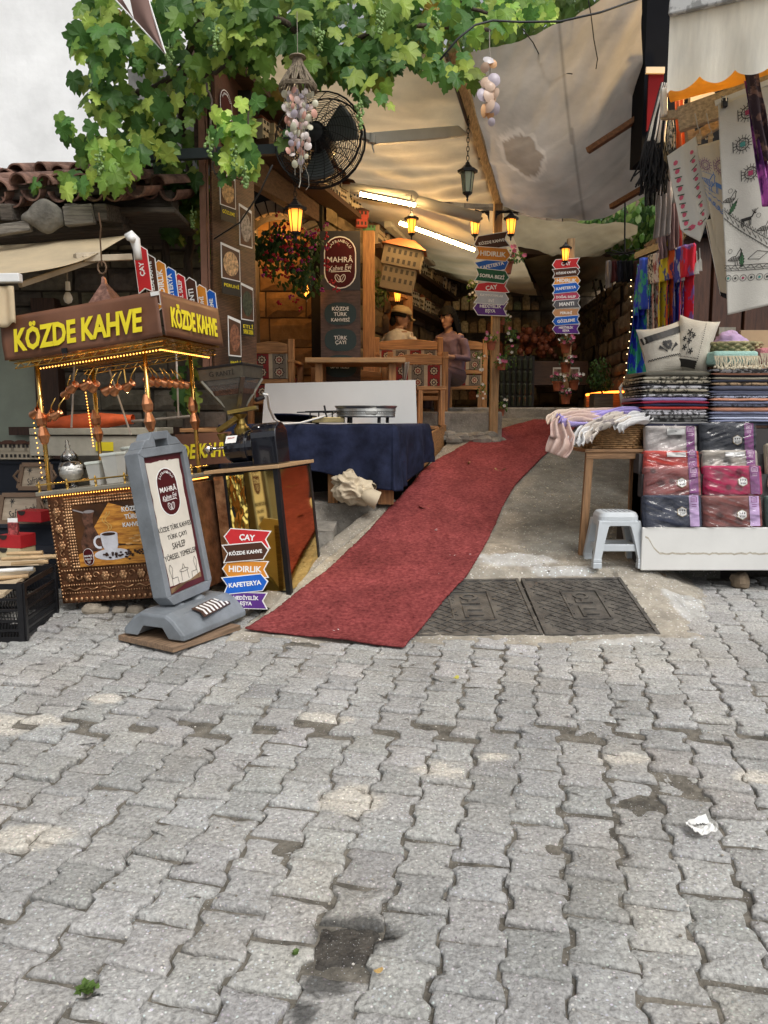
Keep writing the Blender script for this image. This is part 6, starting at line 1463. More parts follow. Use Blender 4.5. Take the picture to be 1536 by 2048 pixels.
mb=MB();mb.tube([P(1172,790,10.3),P(1205,785,10.2),P(1256,783,10.1)],.014,8);build(mb,'strip',mat('strip_orange',(1,.4,.05),.4,emit=(1,.22,.02),es=9,bump=0),t,W=True)
mb=MB();mb.box2(P(1172,822,10.35),V((PX(1260-768,10.35),10.45,P(0,788,10.35).z)));build(mb,'rail_boards',honey,t,W=True)
# --- shelves with model houses on the side wall ----------------------------------------
def wallx(y):return-.62+(y-8.1)*.3571
def wall_shelf(label,y0,y1,z0,z1,d=.22):
 p0,p1=V((wallx(y0)+.02,y0,z0)),V((wallx(y1)+.02,y1,z1));n=V((uy,-ux,0));m=MB()
 a,b=p0+n*d,p1+n*d
 m.add([p0,p1,b,a]+[q-V((0,0,.05))for q in(p0,p1,b,a)],[(0,3,2,1),(4,5,6,7),(3,7,6,2),(0,4,7,3),(1,2,6,5)])
 o=build(m,'wall_shelf',darkwood);tag(o,label,'shelf');return p0+n*d*.55,p1+n*d*.55
s1=wall_shelf('upper dark wooden wall shelf lined with model houses',6.2,9.95,4.14,3.82)
s2=wall_shelf('middle dark wooden wall shelf with white model houses, starting over the arch',6.6,8.75,3.74,3.62)
s3=wall_shelf('lower dark wooden wall shelf running to the back of the yard',9.1,12.6,3.46,3.36)
s4=wall_shelf('lowest wooden wall shelf near the back of the cafe',9.9,12.8,2.95,2.90)
rs_=random.Random(12);first={}
WALLC=[(.52,.44,.32),(.60,.55,.45),(.38,.30,.22)]
pr=[souvenir_house(frame((0,0,-50),0),.17,.22,'small cream model houses with dark windows on the upper wall shelf','model houses on the wall shelves',wall=WALLC[0],ny=3),
  souvenir_house(frame((0,0,-50),0),.14,.26,'tall white model houses on the upper wall shelf','model houses on the wall shelves',wall=WALLC[1],ny=3,nx=2,roof=(.25,.08,.04)),
  souvenir_house(frame((0,0,-50),0),.20,.20,'wide dark model houses on the upper wall shelf','model houses on the wall shelves',wall=WALLC[2],ny=2,nx=4,dk=(.45,.36,.25))]
used=[0,0,0]
KN=['small cream model house with dark windows','tall white model house with red roof','wide dark model house with pale windows']
for(a,b),n,nm in((s1,24,'upper wall shelf'),(s2,14,'middle wall shelf'),(s3,20,'lower wall shelf'),(s4,18,'lowest wall shelf')):
 for i in range(n):
  k=rs_.choice((0,0,1,2));f=(i+.5)/n;p=a.lerp(b,f);sc_=.8+.5*rs_.random();M=frame(p,math.atan2(uy,ux)-R(180)*0+R(0)+rs_.gauss(0,.15),s=sc_)
  lb=KN[k]+'s in the row on the '+nm
  if not used[k]:pr[k].matrix_basis=M;pr[k]['label']=lb;used[k]=1
  else:copytree(pr[k],M,lb)
souvenir_house(frame(P(792,583,8.6),R(-5))@Matrix.Rotation(R(12),4,'Y'),.42,.56,'big model of a timbered white house with arched doors hanging beside the bench',None,'model_house',wall=(.14,.11,.075),roof=(.28,.10,.04),ny=4,nx=6)
souvenir_house(frame(P(723,455,8.5),R(10)),.14,.20,'small red and white model house at the end of the logo board',None,wall=(.42,.06,.04))
souvenir_house(frame(P(738,475,8.7),R(10)),.13,.15,'small green and white model house near the logo board top',None,wall=(.05,.18,.08))
# --- back of the yard: goods shelves -----------------------------------------------------
t=thing('goods_shelf','dark tall shelf of packaged goods at the back of the yard','shelf',(1.2,12.6,1.62))
mb=MB()
for z in(1.75,2.1,2.45,2.8,3.15):mb.box2((.75,12.4,z),(2.5,12.8,z+.03))
for x in(.75,1.6,2.47):mb.box2((x,12.41,1.62),(x+.03,12.8,3.4))
build(mb,'frame',darkwood,t)
GC=[(.40,.30,.15),(.30,.10,.05),(.15,.18,.10),(.50,.44,.30),(.25,.17,.09)]
prb=[]
for j,c in enumerate(GC):
 m=MB();m.box((0,0,.06),(.11,.08,.12));m.box((0,0,.13),(.07,.07,.02));o=build(m,'goods_box',mat('goods%d'%j,c,.6,var=.4,vs=30),bevel=.004);o.location=(0,0,-60);prb.append(o)
cnt=0
for z in(1.78,2.13,2.48,2.83,3.18):
 for i in range(12):
  j=rs_.randrange(5);src=prb[j];o=src.copy();COL.objects.link(o);o.location=(.86+i*.138,12.45,z);o.scale=(1,1,.8+.9*rs_.random())
  tag(o,['tan','rust red','olive','cream','brown'][j]+' cartons on the goods shelf at the back of the yard','carton','cartons on the back shelf')
for o in prb:bpy.data.objects.remove(o)
t=thing('bottle_rack','dark wine rack with sparkling bottles left of the rear sign post','rack',(2.0,10.8,1.62))
mb=MB();mb.box2((1.35,10.9,1.62),(2.1,11.2,2.35));build(mb,'cabinet',flat('cabinet_black',(.012,.010,.010),.4),t,W=True)
mb=MB()
for i in range(9):
 for j in range(4):mb.lathe([(.03,0),(.03,.12),(.012,.15),(.012,.19)],(1.40+i*.08,10.88,1.66+j*.17),8)
build(mb,'bottles',mat('bottle_glass',(.03,.035,.025),.1),t,W=True)
for(u,lb)in((1117,'left'),(1147,'right')):
 p=P(u,752,10.2);t=thing('framed_picture','small white-framed picture to the '+lb+' of the rear sign post','picture',p);mb=MB();mb.box((0,0,0),(.15,.02,.22));build(mb,'frame',flat('frame_white',(.5,.48,.44)),t);mb=MB();mb.box((0,-.0115,0),(.12,.003,.18));build(mb,'print',mat('print_brown',(.16,.10,.07),.5,var=.6,vs=20),t)
t=foliage_blob('dry_climber','brown leafless climber hanging on the stone wall at the back right','plant',[(P(1215,590,11.5),.35),(P(1205,640,11.5),.3)],60,.06,[(.05,.04,.02),(.08,.07,.03)],seed=31)
mb=MB();rv=random.Random(5)
for k in range(9):u=1195+rv.random()*50;mb.tube([P(u+rv.gauss(0,6),830-j*45,11.6)for j in range(7)],.015,5)
build(mb,'stems',bark,t,W=True)
t=thing('red_goods_display','dim table display of reddish goods under the rear awning','display',P(1080,700,11.3))
mb=MB();rv=random.Random(7)
for k in range(70):mb.ball(P(1040+110*rv.random(),655+60*rv.random(),11.3+.3*rv.random()),.035+.03*rv.random(),6,4)
build(mb,'fruit_strings',mat('dried_red',(.20,.06,.03),.7,var=.6,vs=5),t,W=True)
mb=MB();mb.box2(P(1030,770,11.2),V((PX(1170-768,11.2),11.6,P(0,722,11.2).z)));build(mb,'counter',darkwood,t,W=True)
for i,(u,v,y,lb)in enumerate(((890,780,10.2,'upright wooden chair back behind the woman in mauve'),)):
 bench(Matrix.Translation((PX(932-768,9.8),9.8,1.62)),.5,lb,back=.85,grp=None)
# --- people -----------------------------------------------------------------------------
SKIN=mat('skin',(.42,.24,.16),.55,var=.06,bump=.05)
def person(label,M,head_rot,hair,shirt,trousers,arms,cap=None,lean=0.0,hairlong=.0,fem=False):
 """seated figure; local -Y is where the body faces, origin on the seat below the pelvis"""
 t=thing('person',label,'person',M=M)
 mb=MB();sh=.165 if fem else .185
 N=V((0,-.04-lean,.56));Hd=V((0,-.07-lean*1.3,.72));HM=Matrix.Translation(Hd)@head_rot
 mb.tube([(0,0,.02),(0,-.01,.20),(0,-.02-lean*.4,.36),(0,-.03-lean*.8,.50),(0,-.035-lean,.55)],[.13,.12,.13,.12,.06],14)
 mb.tube([(-sh,-.03-lean*.9,.49),(0,-.03-lean*.9,.52),(sh,-.03-lean*.9,.49)],[.05,.08,.05],10)
 mb.tube([N-V((0,0,.06)),N+V((0,-.01,.06))],[.055,.05],10)
 mb.ball(Hd+V((0,0,.02)),.092,16,12,sc=(.86,1.02,1.18));mb.ball((0,-.025,-.055),.062,12,8,HM,sc=(.9,1,.9))
 mb.ball((0,-.095,-.005),.016,8,6,HM,sc=(.8,1.1,1.5));mb.ball((0,-.084,-.05),.02,8,5,HM,sc=(1.1,.6,.45));mb.ball((0,-.078,-.085),.022,8,5,HM,sc=(1,.7,.7))
 for s in(-1,1):
  mb.ball((s*.08,.0,-.005),.022,8,6,HM,sc=(.4,.7,1.1));mb.ball((s*.034,-.082,.03),.022,8,5,HM,sc=(1,.4,.4))
  e,h=arms[0 if s<0 else 1]
  S0=V((s*sh,-.03-lean*.9,.48));mb.tube([S0,e,h],[.048,.038,.026],10)
  d=(V(h)-V(e)).normalized();x=d.cross(V((0,0,1)));x=x.normalized()if x.length>.1 else V((1,0,0));pc=V(h)+d*.045
  mb.tube([h,pc,V(h)+d*.085],[.024,.036,.030],8)
  for f in range(4):o_=x*(.026-.0175*f);L=(.062,.072,.068,.052)[f];mb.tube([V(h)+d*.08+o_,V(h)+d*(.08+L*.55)+o_*1.1+V((0,0,-.006)),V(h)+d*(.08+L)+o_*1.1+V((0,0,-.022))],[.0095,.009,.007],6)
  mb.tube([V(h)+d*.03+x*.028*s,V(h)+d*.065+x*.052*s,V(h)+d*.09+x*.056*s],[.012,.011,.008],6)
  mb.tube([(s*.09,0,.06),(s*.11,-.42,.08),(s*.11,-.44,-.36)],[.085,.062,.042],10);mb.tube([(s*.11,-.43,-.38),(s*.11,-.50,-.42),(s*.12,-.60,-.425)],[.04,.045,.03],8)
 body=build(mb,'body',SKIN,t,smooth=True)
 rm=body.modifiers.new('remesh','REMESH');rm.mode='VOXEL';rm.voxel_size=.007;rm.use_smooth_shade=True;sm=body.modifiers.new('smooth','SMOOTH');sm.iterations=3
 mb=MB()
 mb.tube([(0,0,.02),(0,-.01,.20),(0,-.02-lean*.4,.36),(0,-.03-lean*.8,.50),(0,-.035-lean,.54)],[.16,.145,.155,.14,.07],14)
 mb.tube([(-sh-.0,-.03-lean*.9,.485),(0,-.03-lean*.9,.515),(sh+.0,-.03-lean*.9,.48)],[.055,.088,.055],10)
 for s in(-1,1):
  e,h=arms[0 if s<0 else 1];S0=V((s*(sh+.005),-.03-lean*.9,.475));en=V(e).lerp(V(h),.0 if not fem else .8);mb.tube([S0,V(e)if fem else S0.lerp(V(e),.8)]+([en]if fem else[]),[.058,.052]+([.042]if fem else[]),10)
 sh_o=build(mb,'shirt' if not fem else 'cardigan',shirt,t,smooth=True);rm=sh_o.modifiers.new('remesh','REMESH');rm.mode='VOXEL';rm.voxel_size=.010;rm.use_smooth_shade=True;sm=sh_o.modifiers.new('smooth','SMOOTH');sm.iterations=4
 tx=bpy.data.textures.new('folds','CLOUDS');tx.noise_scale=.09;dm=sh_o.modifiers.new('folds','DISPLACE');dm.texture=tx;dm.strength=.03;dm.mid_level=.5
 mb=MB()
 for s in(-1,1):mb.tube([(s*.06,.02,.05),(s*.11,-.42,.08),(s*.11,-.44,-.33)],[.12,.085,.07],10)
 mb.ball((0,0,.06),.16,12,8,sc=(1.1,.9,.8));tr_=build(mb,'trousers',trousers,t,smooth=True);rm=tr_.modifiers.new('remesh','REMESH');rm.mode='VOXEL';rm.voxel_size=.012;rm.use_smooth_shade=True
 mb=MB()
 for s in(-1,1):mb.box((s*.115,-.54,-.435),(.09,.24,.05))
 build(mb,'shoes',flat('shoe_dark',(.05,.045,.04)),t,bevel=.02)
 mb=MB();mb.grid(lambda a,b:HM@V(((.100+.006*nz(a*40,b*3))*math.cos(a*6.283)*math.cos((b-.12)*1.75),(.116+.006*nz(a*30,b*3))*math.sin(a*6.283)*math.cos((b-.12)*1.75)+.018,.025+.118*math.sin((b-.12)*1.75)+(.055*(1-sstep(0,.35,b))if math.sin(a*6.283)<-.35 else 0))),40,14)
 if hairlong:
  mb.grid(lambda a,b:HM@V(((.104+.02*b)*math.cos(-.35+a*3.84)*(1+.08*nz(a*16,b*2)),.018+(.112+.012*b)*math.sin(-.35+a*3.84),.05-hairlong*b)),40,12)
 else:
  mb.ball((0,.10,-.05),.045,10,7,HM,sc=(.9,.9,1.4))
 for s in(-1,1):mb.ball((s*.034,-.0905,.036),.008,6,4,HM,sc=(1.5,.5,.5));mb.bar((s*.018,-.094,.053),(s*.05,-.088,.055),.006,.005,HM)
 build(mb,'hair',hair,t,smooth=True,solid=.004)
 mb=MB();mb.ball((0,-.0975,-.052),.014,8,4,HM,sc=(1.2,.35,.35));build(mb,'lips',flat('lips',(.32,.09,.07)),t,smooth=True)
 if cap:
  mb=MB();mb.lathe([(.116,.05),(.117,.07),(.104,.11),(.074,.138),(.02,.152),(.001,.153)],(0,.012,0),24,HM,sy=1.08)
  mb.grid(lambda a,b:HM@V(((a-.5)*.17*(1-.35*b*b),-.095-.085*b*(1-(2*a-1)**2*.5),.045-.02*b-.05*(a-.5)**2*2)),12,6);build(mb,'cap',cap,t,smooth=True,solid=.004)
 return t
hairm=mat('black_hair',(.006,.005,.004),.7,var=.3,vs=60,stretch=(8,8,1),bump=.4,spec=.15)
person('seated person in white shirt and cream cap seen from behind, looking right',Matrix.Translation((PX(786-768,9.35),9.3,1.96))@Matrix.Rotation(R(150),4,'Z'),Matrix.Rotation(R(-42),4,'Z')@Matrix.Rotation(R(12),4,'X'),hairm,mat('white_shirt',(.62,.58,.52),.8,var=.06,bump=.2),flat('trouser_dark',(.05,.05,.06)),
  [((-.24,-.10,.27),(-.14,-.32,.28)),((.24,-.10,.27),(.14,-.32,.28))],cap=mat('cap_cream',(.50,.38,.20),.8),lean=.10)
person('seated long-haired person in mauve cardigan looking down, beside the kilim bench',Matrix.Translation((PX(903-768,9.35),9.35,1.93))@Matrix.Rotation(R(-32),4,'Z'),Matrix.Rotation(R(-12),4,'Z')@Matrix.Rotation(R(20),4,'X'),hairm,mat('mauve_cardigan',(.17,.115,.16),.9,var=.1,bump=.4),flat('trouser_mauve',(.10,.06,.07)),
  [((-.23,-.10,.26),(-.08,-.26,.42)),((.23,-.08,.25),(.14,-.34,.26))],lean=.06,hairlong=.26,fem=True)
t=thing('fairy_lights','string of tiny warm fairy lights hanging left of the blue dress','string lights',P(1257,700,6.4))
mb=MB();pts=[P(1262-8*f+4*math.sin(f*5),560+210*f,6.4)for f in[i/14 for i in range(15)]]
for p in pts:mb.ball(p+V((nz(p.z*30)*.03,0,nz(p.z*17)*.04)),.0045,6,4)
build(mb,'bulbs',mat('fairy',(1,.8,.5),.4,emit=(1,.7,.35),es=5,bump=0),t,W=True)
mb=MB();mb.tube(pts,.002,4);build(mb,'wire',black_metal,t,W=True)
for(p,e,r_,nm)in((P(560,470,8.35),10,.06,'alcove_lamp'),(P(613,582,7.75),3,.05,'basket_lamp'),(P(790,575,9.6),1.2,.05,'frame_lamp')):
 L=bpy.data.lights.new(nm,'POINT');L.energy=e;L.color=(1,.45,.12);L.shadow_soft_size=r_;lo_=bpy.data.objects.new(nm,L);COL.objects.link(lo_);lo_.location=p
# ================================================================ RIGHT STALL
YF=4.9
x0=PX(1290-768,YF);xe=3.4
t=thing('stall_table','white-fronted display table of the textile stall, water-stained front board','table',(x0,YF,.53))
zt_,zb_2=P(0,1055,YF).z,P(0,1141,YF).z
mb=MB();mb.box2((x0,YF,zb_2),(xe,YF+.02,zt_));fb=build(mb,'front_board',mat('stained_white',(.66,.66,.64),.5,var=.05,vs=3,bump=.04),t,W=True,bevel=.006)
mb=MB()
def stain(pts,w):
 for i in range(len(pts)-1):
  a,b=pts[i],pts[i+1];mb.add([(a[0],YF-.0008,a[1]-w),(b[0],YF-.0008,b[1]-w),(b[0],YF-.0008,b[1]+w*(1+.6*nz(i*.7))),(a[0],YF-.0008,a[1]+w*(1+.6*nz(i*.7)))],[(0,1,2,3)])
stain([(x0+.02+.02*i,zt_-.06-.11*sstep(0,5,i)-.012*nz(i*.6,2))for i in range(60)],.006)
build(mb,'water_stain',mat('stain_brown',(.50,.45,.36),.7,var=.25,vs=30,alpha=.7),fb,W=True)
mb=MB();mb.box2((x0+.02,YF+.022,zb_2+.01),(xe,5.5,zt_-.004));mb.box2((x0+.12,5.22,zt_-.004),(xe,5.5,1.425))
for i,z in enumerate((.98,1.13,1.26)):mb.box2((x0+.03,YF+.07+.07*i,zt_-.004),(xe,5.22,z-.0))
build(mb,'stepped_shelving',flat('shelving_dark',(.05,.045,.045),.8),t,W=True)
for(u,v,r_,lb)in((1312,1160,.065,'brown stone under the left corner of the white stall table'),(1480,1162,.06,'stone under the right part of the white stall table')):
 p=P(u,v,5.0);mb=MB();mb.ball((0,0,0),r_,10,7,sc=(1.1,.8,1.0));mb.v=[q*(1+.3*nz(q.x*25+u,q.y*25,q.z*25))for q in mb.v]
 o=build(mb,'stone',mat('field_stone2',(.16,.12,.08),.9,var=.4,bump=.6));o.matrix_basis=Matrix.Translation((p.x,5.0,.43));tag(o,lb,'stone')
FILM=film('cellophane',.09,.0)
PURP=flat('tag_purple',(.22,.03,.20),.4);LILA=flat('tag_lilac',(.55,.38,.65),.4)
def package(u,v,y,w,h,col,pat,label,hexa=True,card=False,lilac=False,tilt=-14):
 k=y/FPX;W_,H_=w*k,h*k;M=frame(P(u,v,y),0,R(tilt));t=thing('packaged_cloth',label,'packaged cloth',M=M,group='cellophane-wrapped cloths on the stall table')
 r=random.Random(int(u*7+v));nm='cloth_'+'_'.join(str(int(c*99))for c in col)
 mb=MB();mb.box((0,.03,0),(W_,.055,H_));build(mb,'cloth',mat(nm,col,.8,var=.1,bump=.3),t,bevel=.015)
 if pat:
  mb=MB()
  for q in range(4):
   cx,cz=r.uniform(-W_*.4,W_*.2),r.uniform(-H_*.35,H_*.35);e=r.uniform(.018,.035)
   for a in range(14):wire(mb,[(cx+e*.5*math.cos(a*.449),cz+e*.5*math.sin(a*.449)),(cx+e*math.cos(a*.449),cz+e*math.sin(a*.449))],.003,Matrix.Identity(4),-.0005)
   wire(mb,oval(e,e,12,cx,cz)+[(cx+e/2,cz)],.003,Matrix.Identity(4),-.0006);wire(mb,oval(e*.5,e*.5,8,cx,cz)+[(cx+e/4,cz)],.004,Matrix.Identity(4),-.0006)
  build(mb,'printed_pattern',flat('print_'+nm,tuple(c*.3 for c in col)),t)
 tg=MB();tg.prism(rect(W_*.16,H_*.95,W_*.36,0),.002,y0=-.004);o=build(tg,'tag_strip',LILA if lilac else PURP,t)
 mb=MB();x=W_*.36
 wire(mb,[(x-.018,H_*.28),(x-.018,H_*.42),(x,H_*.46),(x+.018,H_*.42),(x+.018,H_*.28),(x-.018,H_*.28)],.004,Matrix.Identity(4),-.0055)
 for q in range(3):wire(mb,[(x-.012,H_*(.39-.035*q)),(x+.012,H_*(.39-.035*q))],.003,Matrix.Identity(4),-.0055)
 for q in range(2):wire(mb,[(x-.015,H_*(.2-.06*q)),(x+.015,H_*(.2-.06*q))],.004,Matrix.Identity(4),-.0055)
 build(mb,'printed_mark',flat('tag_pale',(.65,.45,.62))if not lilac else PURP,o)
 if hexa:
  cx,cz=W_*.15,-H_*.12+r.uniform(-.01,.02);e=.031
  mb=MB();mb.prism([(cx+e*1.12*math.cos(R(30+60*q)),cz+e*1.12*math.sin(R(30+60*q)))for q in range(6)],.002,y0=-.0065);hx=build(mb,'gold_sticker',flat('sticker_gold',(.35,.24,.08),.4),t)
  mb=MB();mb.prism([(cx+e*math.cos(R(30+60*q)),cz+e*math.sin(R(30+60*q)))for q in range(6)],.001,y0=-.0078);build(mb,'sticker_face',INKW,hx)
  mb=MB()
  for q in(-1,0,1):mb.prism(rect(.007,.011,cx+q*.015,cz+.009),.0006,y0=-.0088)
  mb.prism(rect(.042,.002,cx,cz-.004),.0006,y0=-.0088);mb.prism(rect(.008,.008,cx-.012,cz-.013),.0006,y0=-.0088);mb.prism(rect(.02,.004,cx+.008,cz-.013),.0006,y0=-.0088);build(mb,'sticker_print',INKK,hx)
 if card:
  mb=MB();mb.prism(rect(W_*.34,H_*.22,W_*.08,H_*.28),.002,y0=-.005);cd_=build(mb,'header_card',paper,t)
  mb=MB();mb.prism([(W_*.05,H_*.28),(W_*.08,H_*.31),(W_*.11,H_*.28)],.0006,y0=-.0056);build(mb,'hanging_slot',INKK,cd_)
 mb=MB();sd_=r.random()*9
 mb.grid(lambda a,b:((a-.5)*W_*1.02,-.012+.008*nz(a*3+b*2,b*3-a*2,sd_)-.009*abs(nz(a*6+b*9*(1 if sd_>4 else-1),b*2,sd_))+.003*nz(a*22,b*16,sd_)+.02*(2*abs(a-.5))**8,(b-.5)*H_*1.02),40,26);build(mb,'cellophane',FILM,t,smooth=True)
MAR=(.24,.06,.06)
package(1346,1022,4.93,118,66,(.030,.038,.07),False,'dark blue packaged cloth with bright glare, bottom left',lilac=True)
package(1465,1022,4.93,122,64,(.22,.065,.055),True,'brick brown patterned packaged cloth, bottom right of stall grid',lilac=True)
package(1346,962,5.02,114,60,(.30,.095,.09),True,'dusty rose patterned packaged cloth, left column third row')
package(1467,960,5.02,118,60,(.46,.015,.09),True,'bright magenta packaged cloth with dark motifs, right column')
package(1344,921,5.09,112,42,(.50,.05,.035),False,'scarlet packaged cloth with white header card, half covered',hexa=False,card=True)
package(1461,920,5.09,112,42,(.42,.38,.33),True,'grey-beige packaged cloth with header card, half covered',hexa=False,card=True)
package(1343,879,5.16,104,56,(.52,.48,.46),True,'pale cream packaged cloth with header card, top left of grid',hexa=False,card=True,tilt=-10)
package(1457,874,5.16,112,58,(.030,.035,.05),False,'charcoal blue packaged cloth with white sticker, top right of grid',tilt=-10)
package(1590,930,5.05,110,90,(.50,.44,.32),False,'pale cream packaged set at the right photo edge',hexa=False)
package(1592,1022,4.93,118,64,(.10,.16,.14),True,'dark green packaged cloth just beyond the right photo edge, bottom row')
package(1716,1022,4.93,118,64,(.42,.36,.22),False,'ochre packaged cloth at the far right end of the bottom row')
package(1716,950,5.03,114,62,(.08,.05,.16),True,'violet packaged cloth at the far right end of the upper row')
PALC={'cream':(.50,.46,.36),'white':(.62,.62,.66),'grey':(.20,.20,.20),'olive grey':(.13,.125,.10),'black':(.025,.025,.03),'lilac':(.30,.27,.50),'crimson':(.30,.02,.06),'navy':(.02,.022,.07),'red':(.42,.04,.03),'slate':(.10,.11,.16),'periwinkle':(.22,.24,.36),'peach':(.62,.30,.20),'sand':(.48,.33,.20),'pale blue':(.42,.46,.60)}
def folded(x0,x1,y,z,h,cn,pat,label,grp,d=.42,seed=0):
 r=random.Random(seed);m=MB();n=8;dx0,dx1,dy=r.gauss(0,.006),r.gauss(0,.006),r.gauss(0,.008);N=22;bowed=r.gauss(0,.003)
 m.mi=0;vs=[]
 for i in range(N+1):
  a=i/N;x=x0+dx0+(x1+dx1-x0-dx0)*a;zz=z+bowed*math.sin(a*3.14)+.0025*nz(a*5,seed);e=.25+.75*min(1,min(a,1-a)*10)**.5
  for k in range(n+1):
   t_=math.pi*k/n-math.pi/2;vs.append((x,y+dy-h*.6*math.cos(t_)*e+.004*nz(a*6,seed,4),zz+h/2+h/2*math.sin(t_)*e*1.04))
  vs.append((x,y+d,zz+h));vs.append((x,y+d,zz))
 S=n+3;fs=[(i*S+k,i*S+k+1,(i+1)*S+k+1,(i+1)*S+k)for i in range(N)for k in range(S-1)]+[tuple(range(S))[::-1],tuple(N*S+k for k in range(S))]
 m.add(vs,[f[::-1]for f in fs])
 mt=mat('fold_'+cn.replace(' ','_')+('_p' if pat else ''),PALC[cn],.9,var=.15,bump=.4,bs=60,col2=tuple(c*.12 for c in PALC[cn])if pat else None,vs=38 if pat else 6,lo=.50 if pat else .35,hi=.53 if pat else .65)
 o=build(m,'folded_cloth',mt,smooth=True);tag(o,label,'folded cloth',grp);return o
ORD=['topmost','second','third','fourth','fifth','sixth','seventh','eighth','ninth','tenth','eleventh','twelfth','thirteenth','fourteenth','fifteenth','sixteenth','seventeenth','eighteenth','nineteenth','twentieth']
def stack(u0,u1,y,vtop,vbot,seq,which):
 xx0,xx1=PX(u0-768,y),PX(u1-768,y);z1,z0=P(0,vtop,y).z,P(0,vbot,y).z;tot=sum(s[2]for s in seq);z=z1
 for i,(cn,pat,wt)in enumerate(seq):
  h=(z1-z0)*wt/tot;z-=h
  folded(xx0,xx1,y,z,h*.98,cn,pat,ORD[i]+' cloth of the '+which+' folded stack, '+('patterned ' if pat else 'plain ')+cn,'folded cloths in the '+which+' stack',seed=int(u0)+i*7)
stack(1278,1411,5.25,742,852,[('olive grey',0,1.4),('cream',1,.9),('cream',1,.8),('black',0,.6),('white',1,.9),('cream',1,.7),('olive grey',1,.7),('white',1,.6),('lilac',0,1.1),('crimson',0,.6),('navy',0,.7),('red',0,.7),('white',1,.8),('white',1,.7),('grey',1,.9),('grey',1,.8),('grey',0,.6),('navy',0,.5)],'left')
stack(1415,1575,5.25,736,850,[('white',1,1.1),('peach',0,.6),('black',0,.5),('cream',0,.5),('slate',0,.8),('sand',1,.7),('slate',0,1.1),('periwinkle',0,.8),('slate',0,.6),('pale blue',1,.6),('peach',0,.6),('periwinkle',0,.8),('slate',1,.6),('peach',0,1.2),('periwinkle',0,.7),('slate',0,.7),('pale blue',0,.6),('periwinkle',0,.7),('slate',0,.6)],'right')
stack(1582,1740,5.25,752,852,[('sand',0,1),('cream',1,.8),('slate',0,.9),('white',0,.7),('crimson',0,.8),('grey',1,.8),('periwinkle',0,.9),('peach',0,.7),('navy',0,.9),('cream',0,.8)],'far right')
def cushion(u,v,y,w,h,label,M2,kind):
 k=y/FPX;W_,H_=w*k,h*k;M=frame(P(u,v,y),R(M2[0]),R(-8),R(M2[1]));t=thing('cushion',label,'cushion',M=M)
 def F(a,b,side=-1,off=0.):
  sx,sz=2*a-1,2*b-1;pin=1-.10*(1-abs(sz)**2)*abs(sx)**2;pz=1-.10*(1-abs(sx)**2)*abs(sz)**2
  th=.085*(max(0,1-abs(sx)**2.5)*max(0,1-abs(sz)**2.5))**.55+.006*nz(a*5,b*5,u)
  return V((sx*W_/2*pin,side*(th+off),sz*H_/2*pz))
 mb=MB();mb.grid(lambda a,b:F(a,b),24,24);mb.grid(lambda a,b:F(1-a,b,1),24,24);build(mb,'cover',mat('linen_cream',(.56,.52,.44),.9,var=.08,bump=.4,bs=120),t,smooth=True)
 def rib(m,pts,w_):
  for i in range(len(pts)-1):
   a,b=V(pts[i]),V(pts[i+1]);d=b-a
   if d.length<1e-6:continue
   n_=V((-d.y,d.x)).normalized()*w_/2;m.add([F((q.x)/2+.5,(q.y)/2+.5,-1,.007)for q in(a-n_,b-n_,b+n_,a+n_)],[(0,1,2,3)])
 m=MB()
 if kind==0:
  for i in range(10):rib(m,[(-1+i*.2,.48+.02*i),(-.8+i*.2,.5+.02*i)],.26)
  rib(m,[(-.12,.10),(-.22,.22),(-.14,.28),(-.04,.2),(.05,.28),(.13,.2),(.04,.06),(-.03,0),(-.12,.10)],.12)
  for s in(-1,1):
   for q in range(4):rib(m,[(-.03+s*.10,-.06-.02*q),(-.03+s*(.22+.04*q),.0+.05*q),(-.03+s*(.42-.02*q),.08+.03*q)],.035)
  for i in range(19):rib(m,[(-.95+i*.1,-.32),(-.90+i*.1,-.26),(-.85+i*.1,-.32)],.03)
  rib(m,[(-.95,-.24),(.95,-.24)],.015);rib(m,[(-.98,-.68),(.98,-.68)],.03)
 else:
  for i in range(24):rib(m,[(.32,-.9+i*.075),(.32,-.87+i*.075)],.04)
  for i in range(18):rib(m,[(-.9+i*.07,-.52),(-.87+i*.07,-.52)],.04)
  for i in range(9):rib(m,[(-.95+i*.14,-.75),(-.81+i*.14,-.75)],.30)
  for(cx,cz,e)in((-.35,.35,.16),(-.30,.05,.12),(-.45,-.2,.12),(-.12,-.3,.12),(-.15,.25,.1),(-.55,.1,.1)):
   for a in range(5):rib(m,[(cx,cz),(cx+e*math.cos(a*1.257),cz+e*math.sin(a*1.257))],.05)
  rib(m,[(-.35,.3),(-.32,0),(-.25,-.2),(-.28,-.45)],.02)
 build(m,'black_print',INKK,t)
 if kind==0:
  m=MB();r=random.Random(2)
  for i in range(34):
   x=-W_/2+W_*i/33;m.tube([(x,-.03,-H_/2+.02),(x-.004+r.gauss(0,.004),-.05,-H_/2-.02),(x+r.gauss(0,.006),-.055,-H_/2-.05)],.003,4)
  build(m,'fringe',_mc['linen_cream'],t)
 return t
cushion(1327,702,5.42,92,104,'cream cushion with black band, heart print and fringe, left of two',(6,-12),0)
cushion(1386,692,5.40,76,112,'tall cream cushion with black flower print and dotted lines, right of two',(-14,12),1)
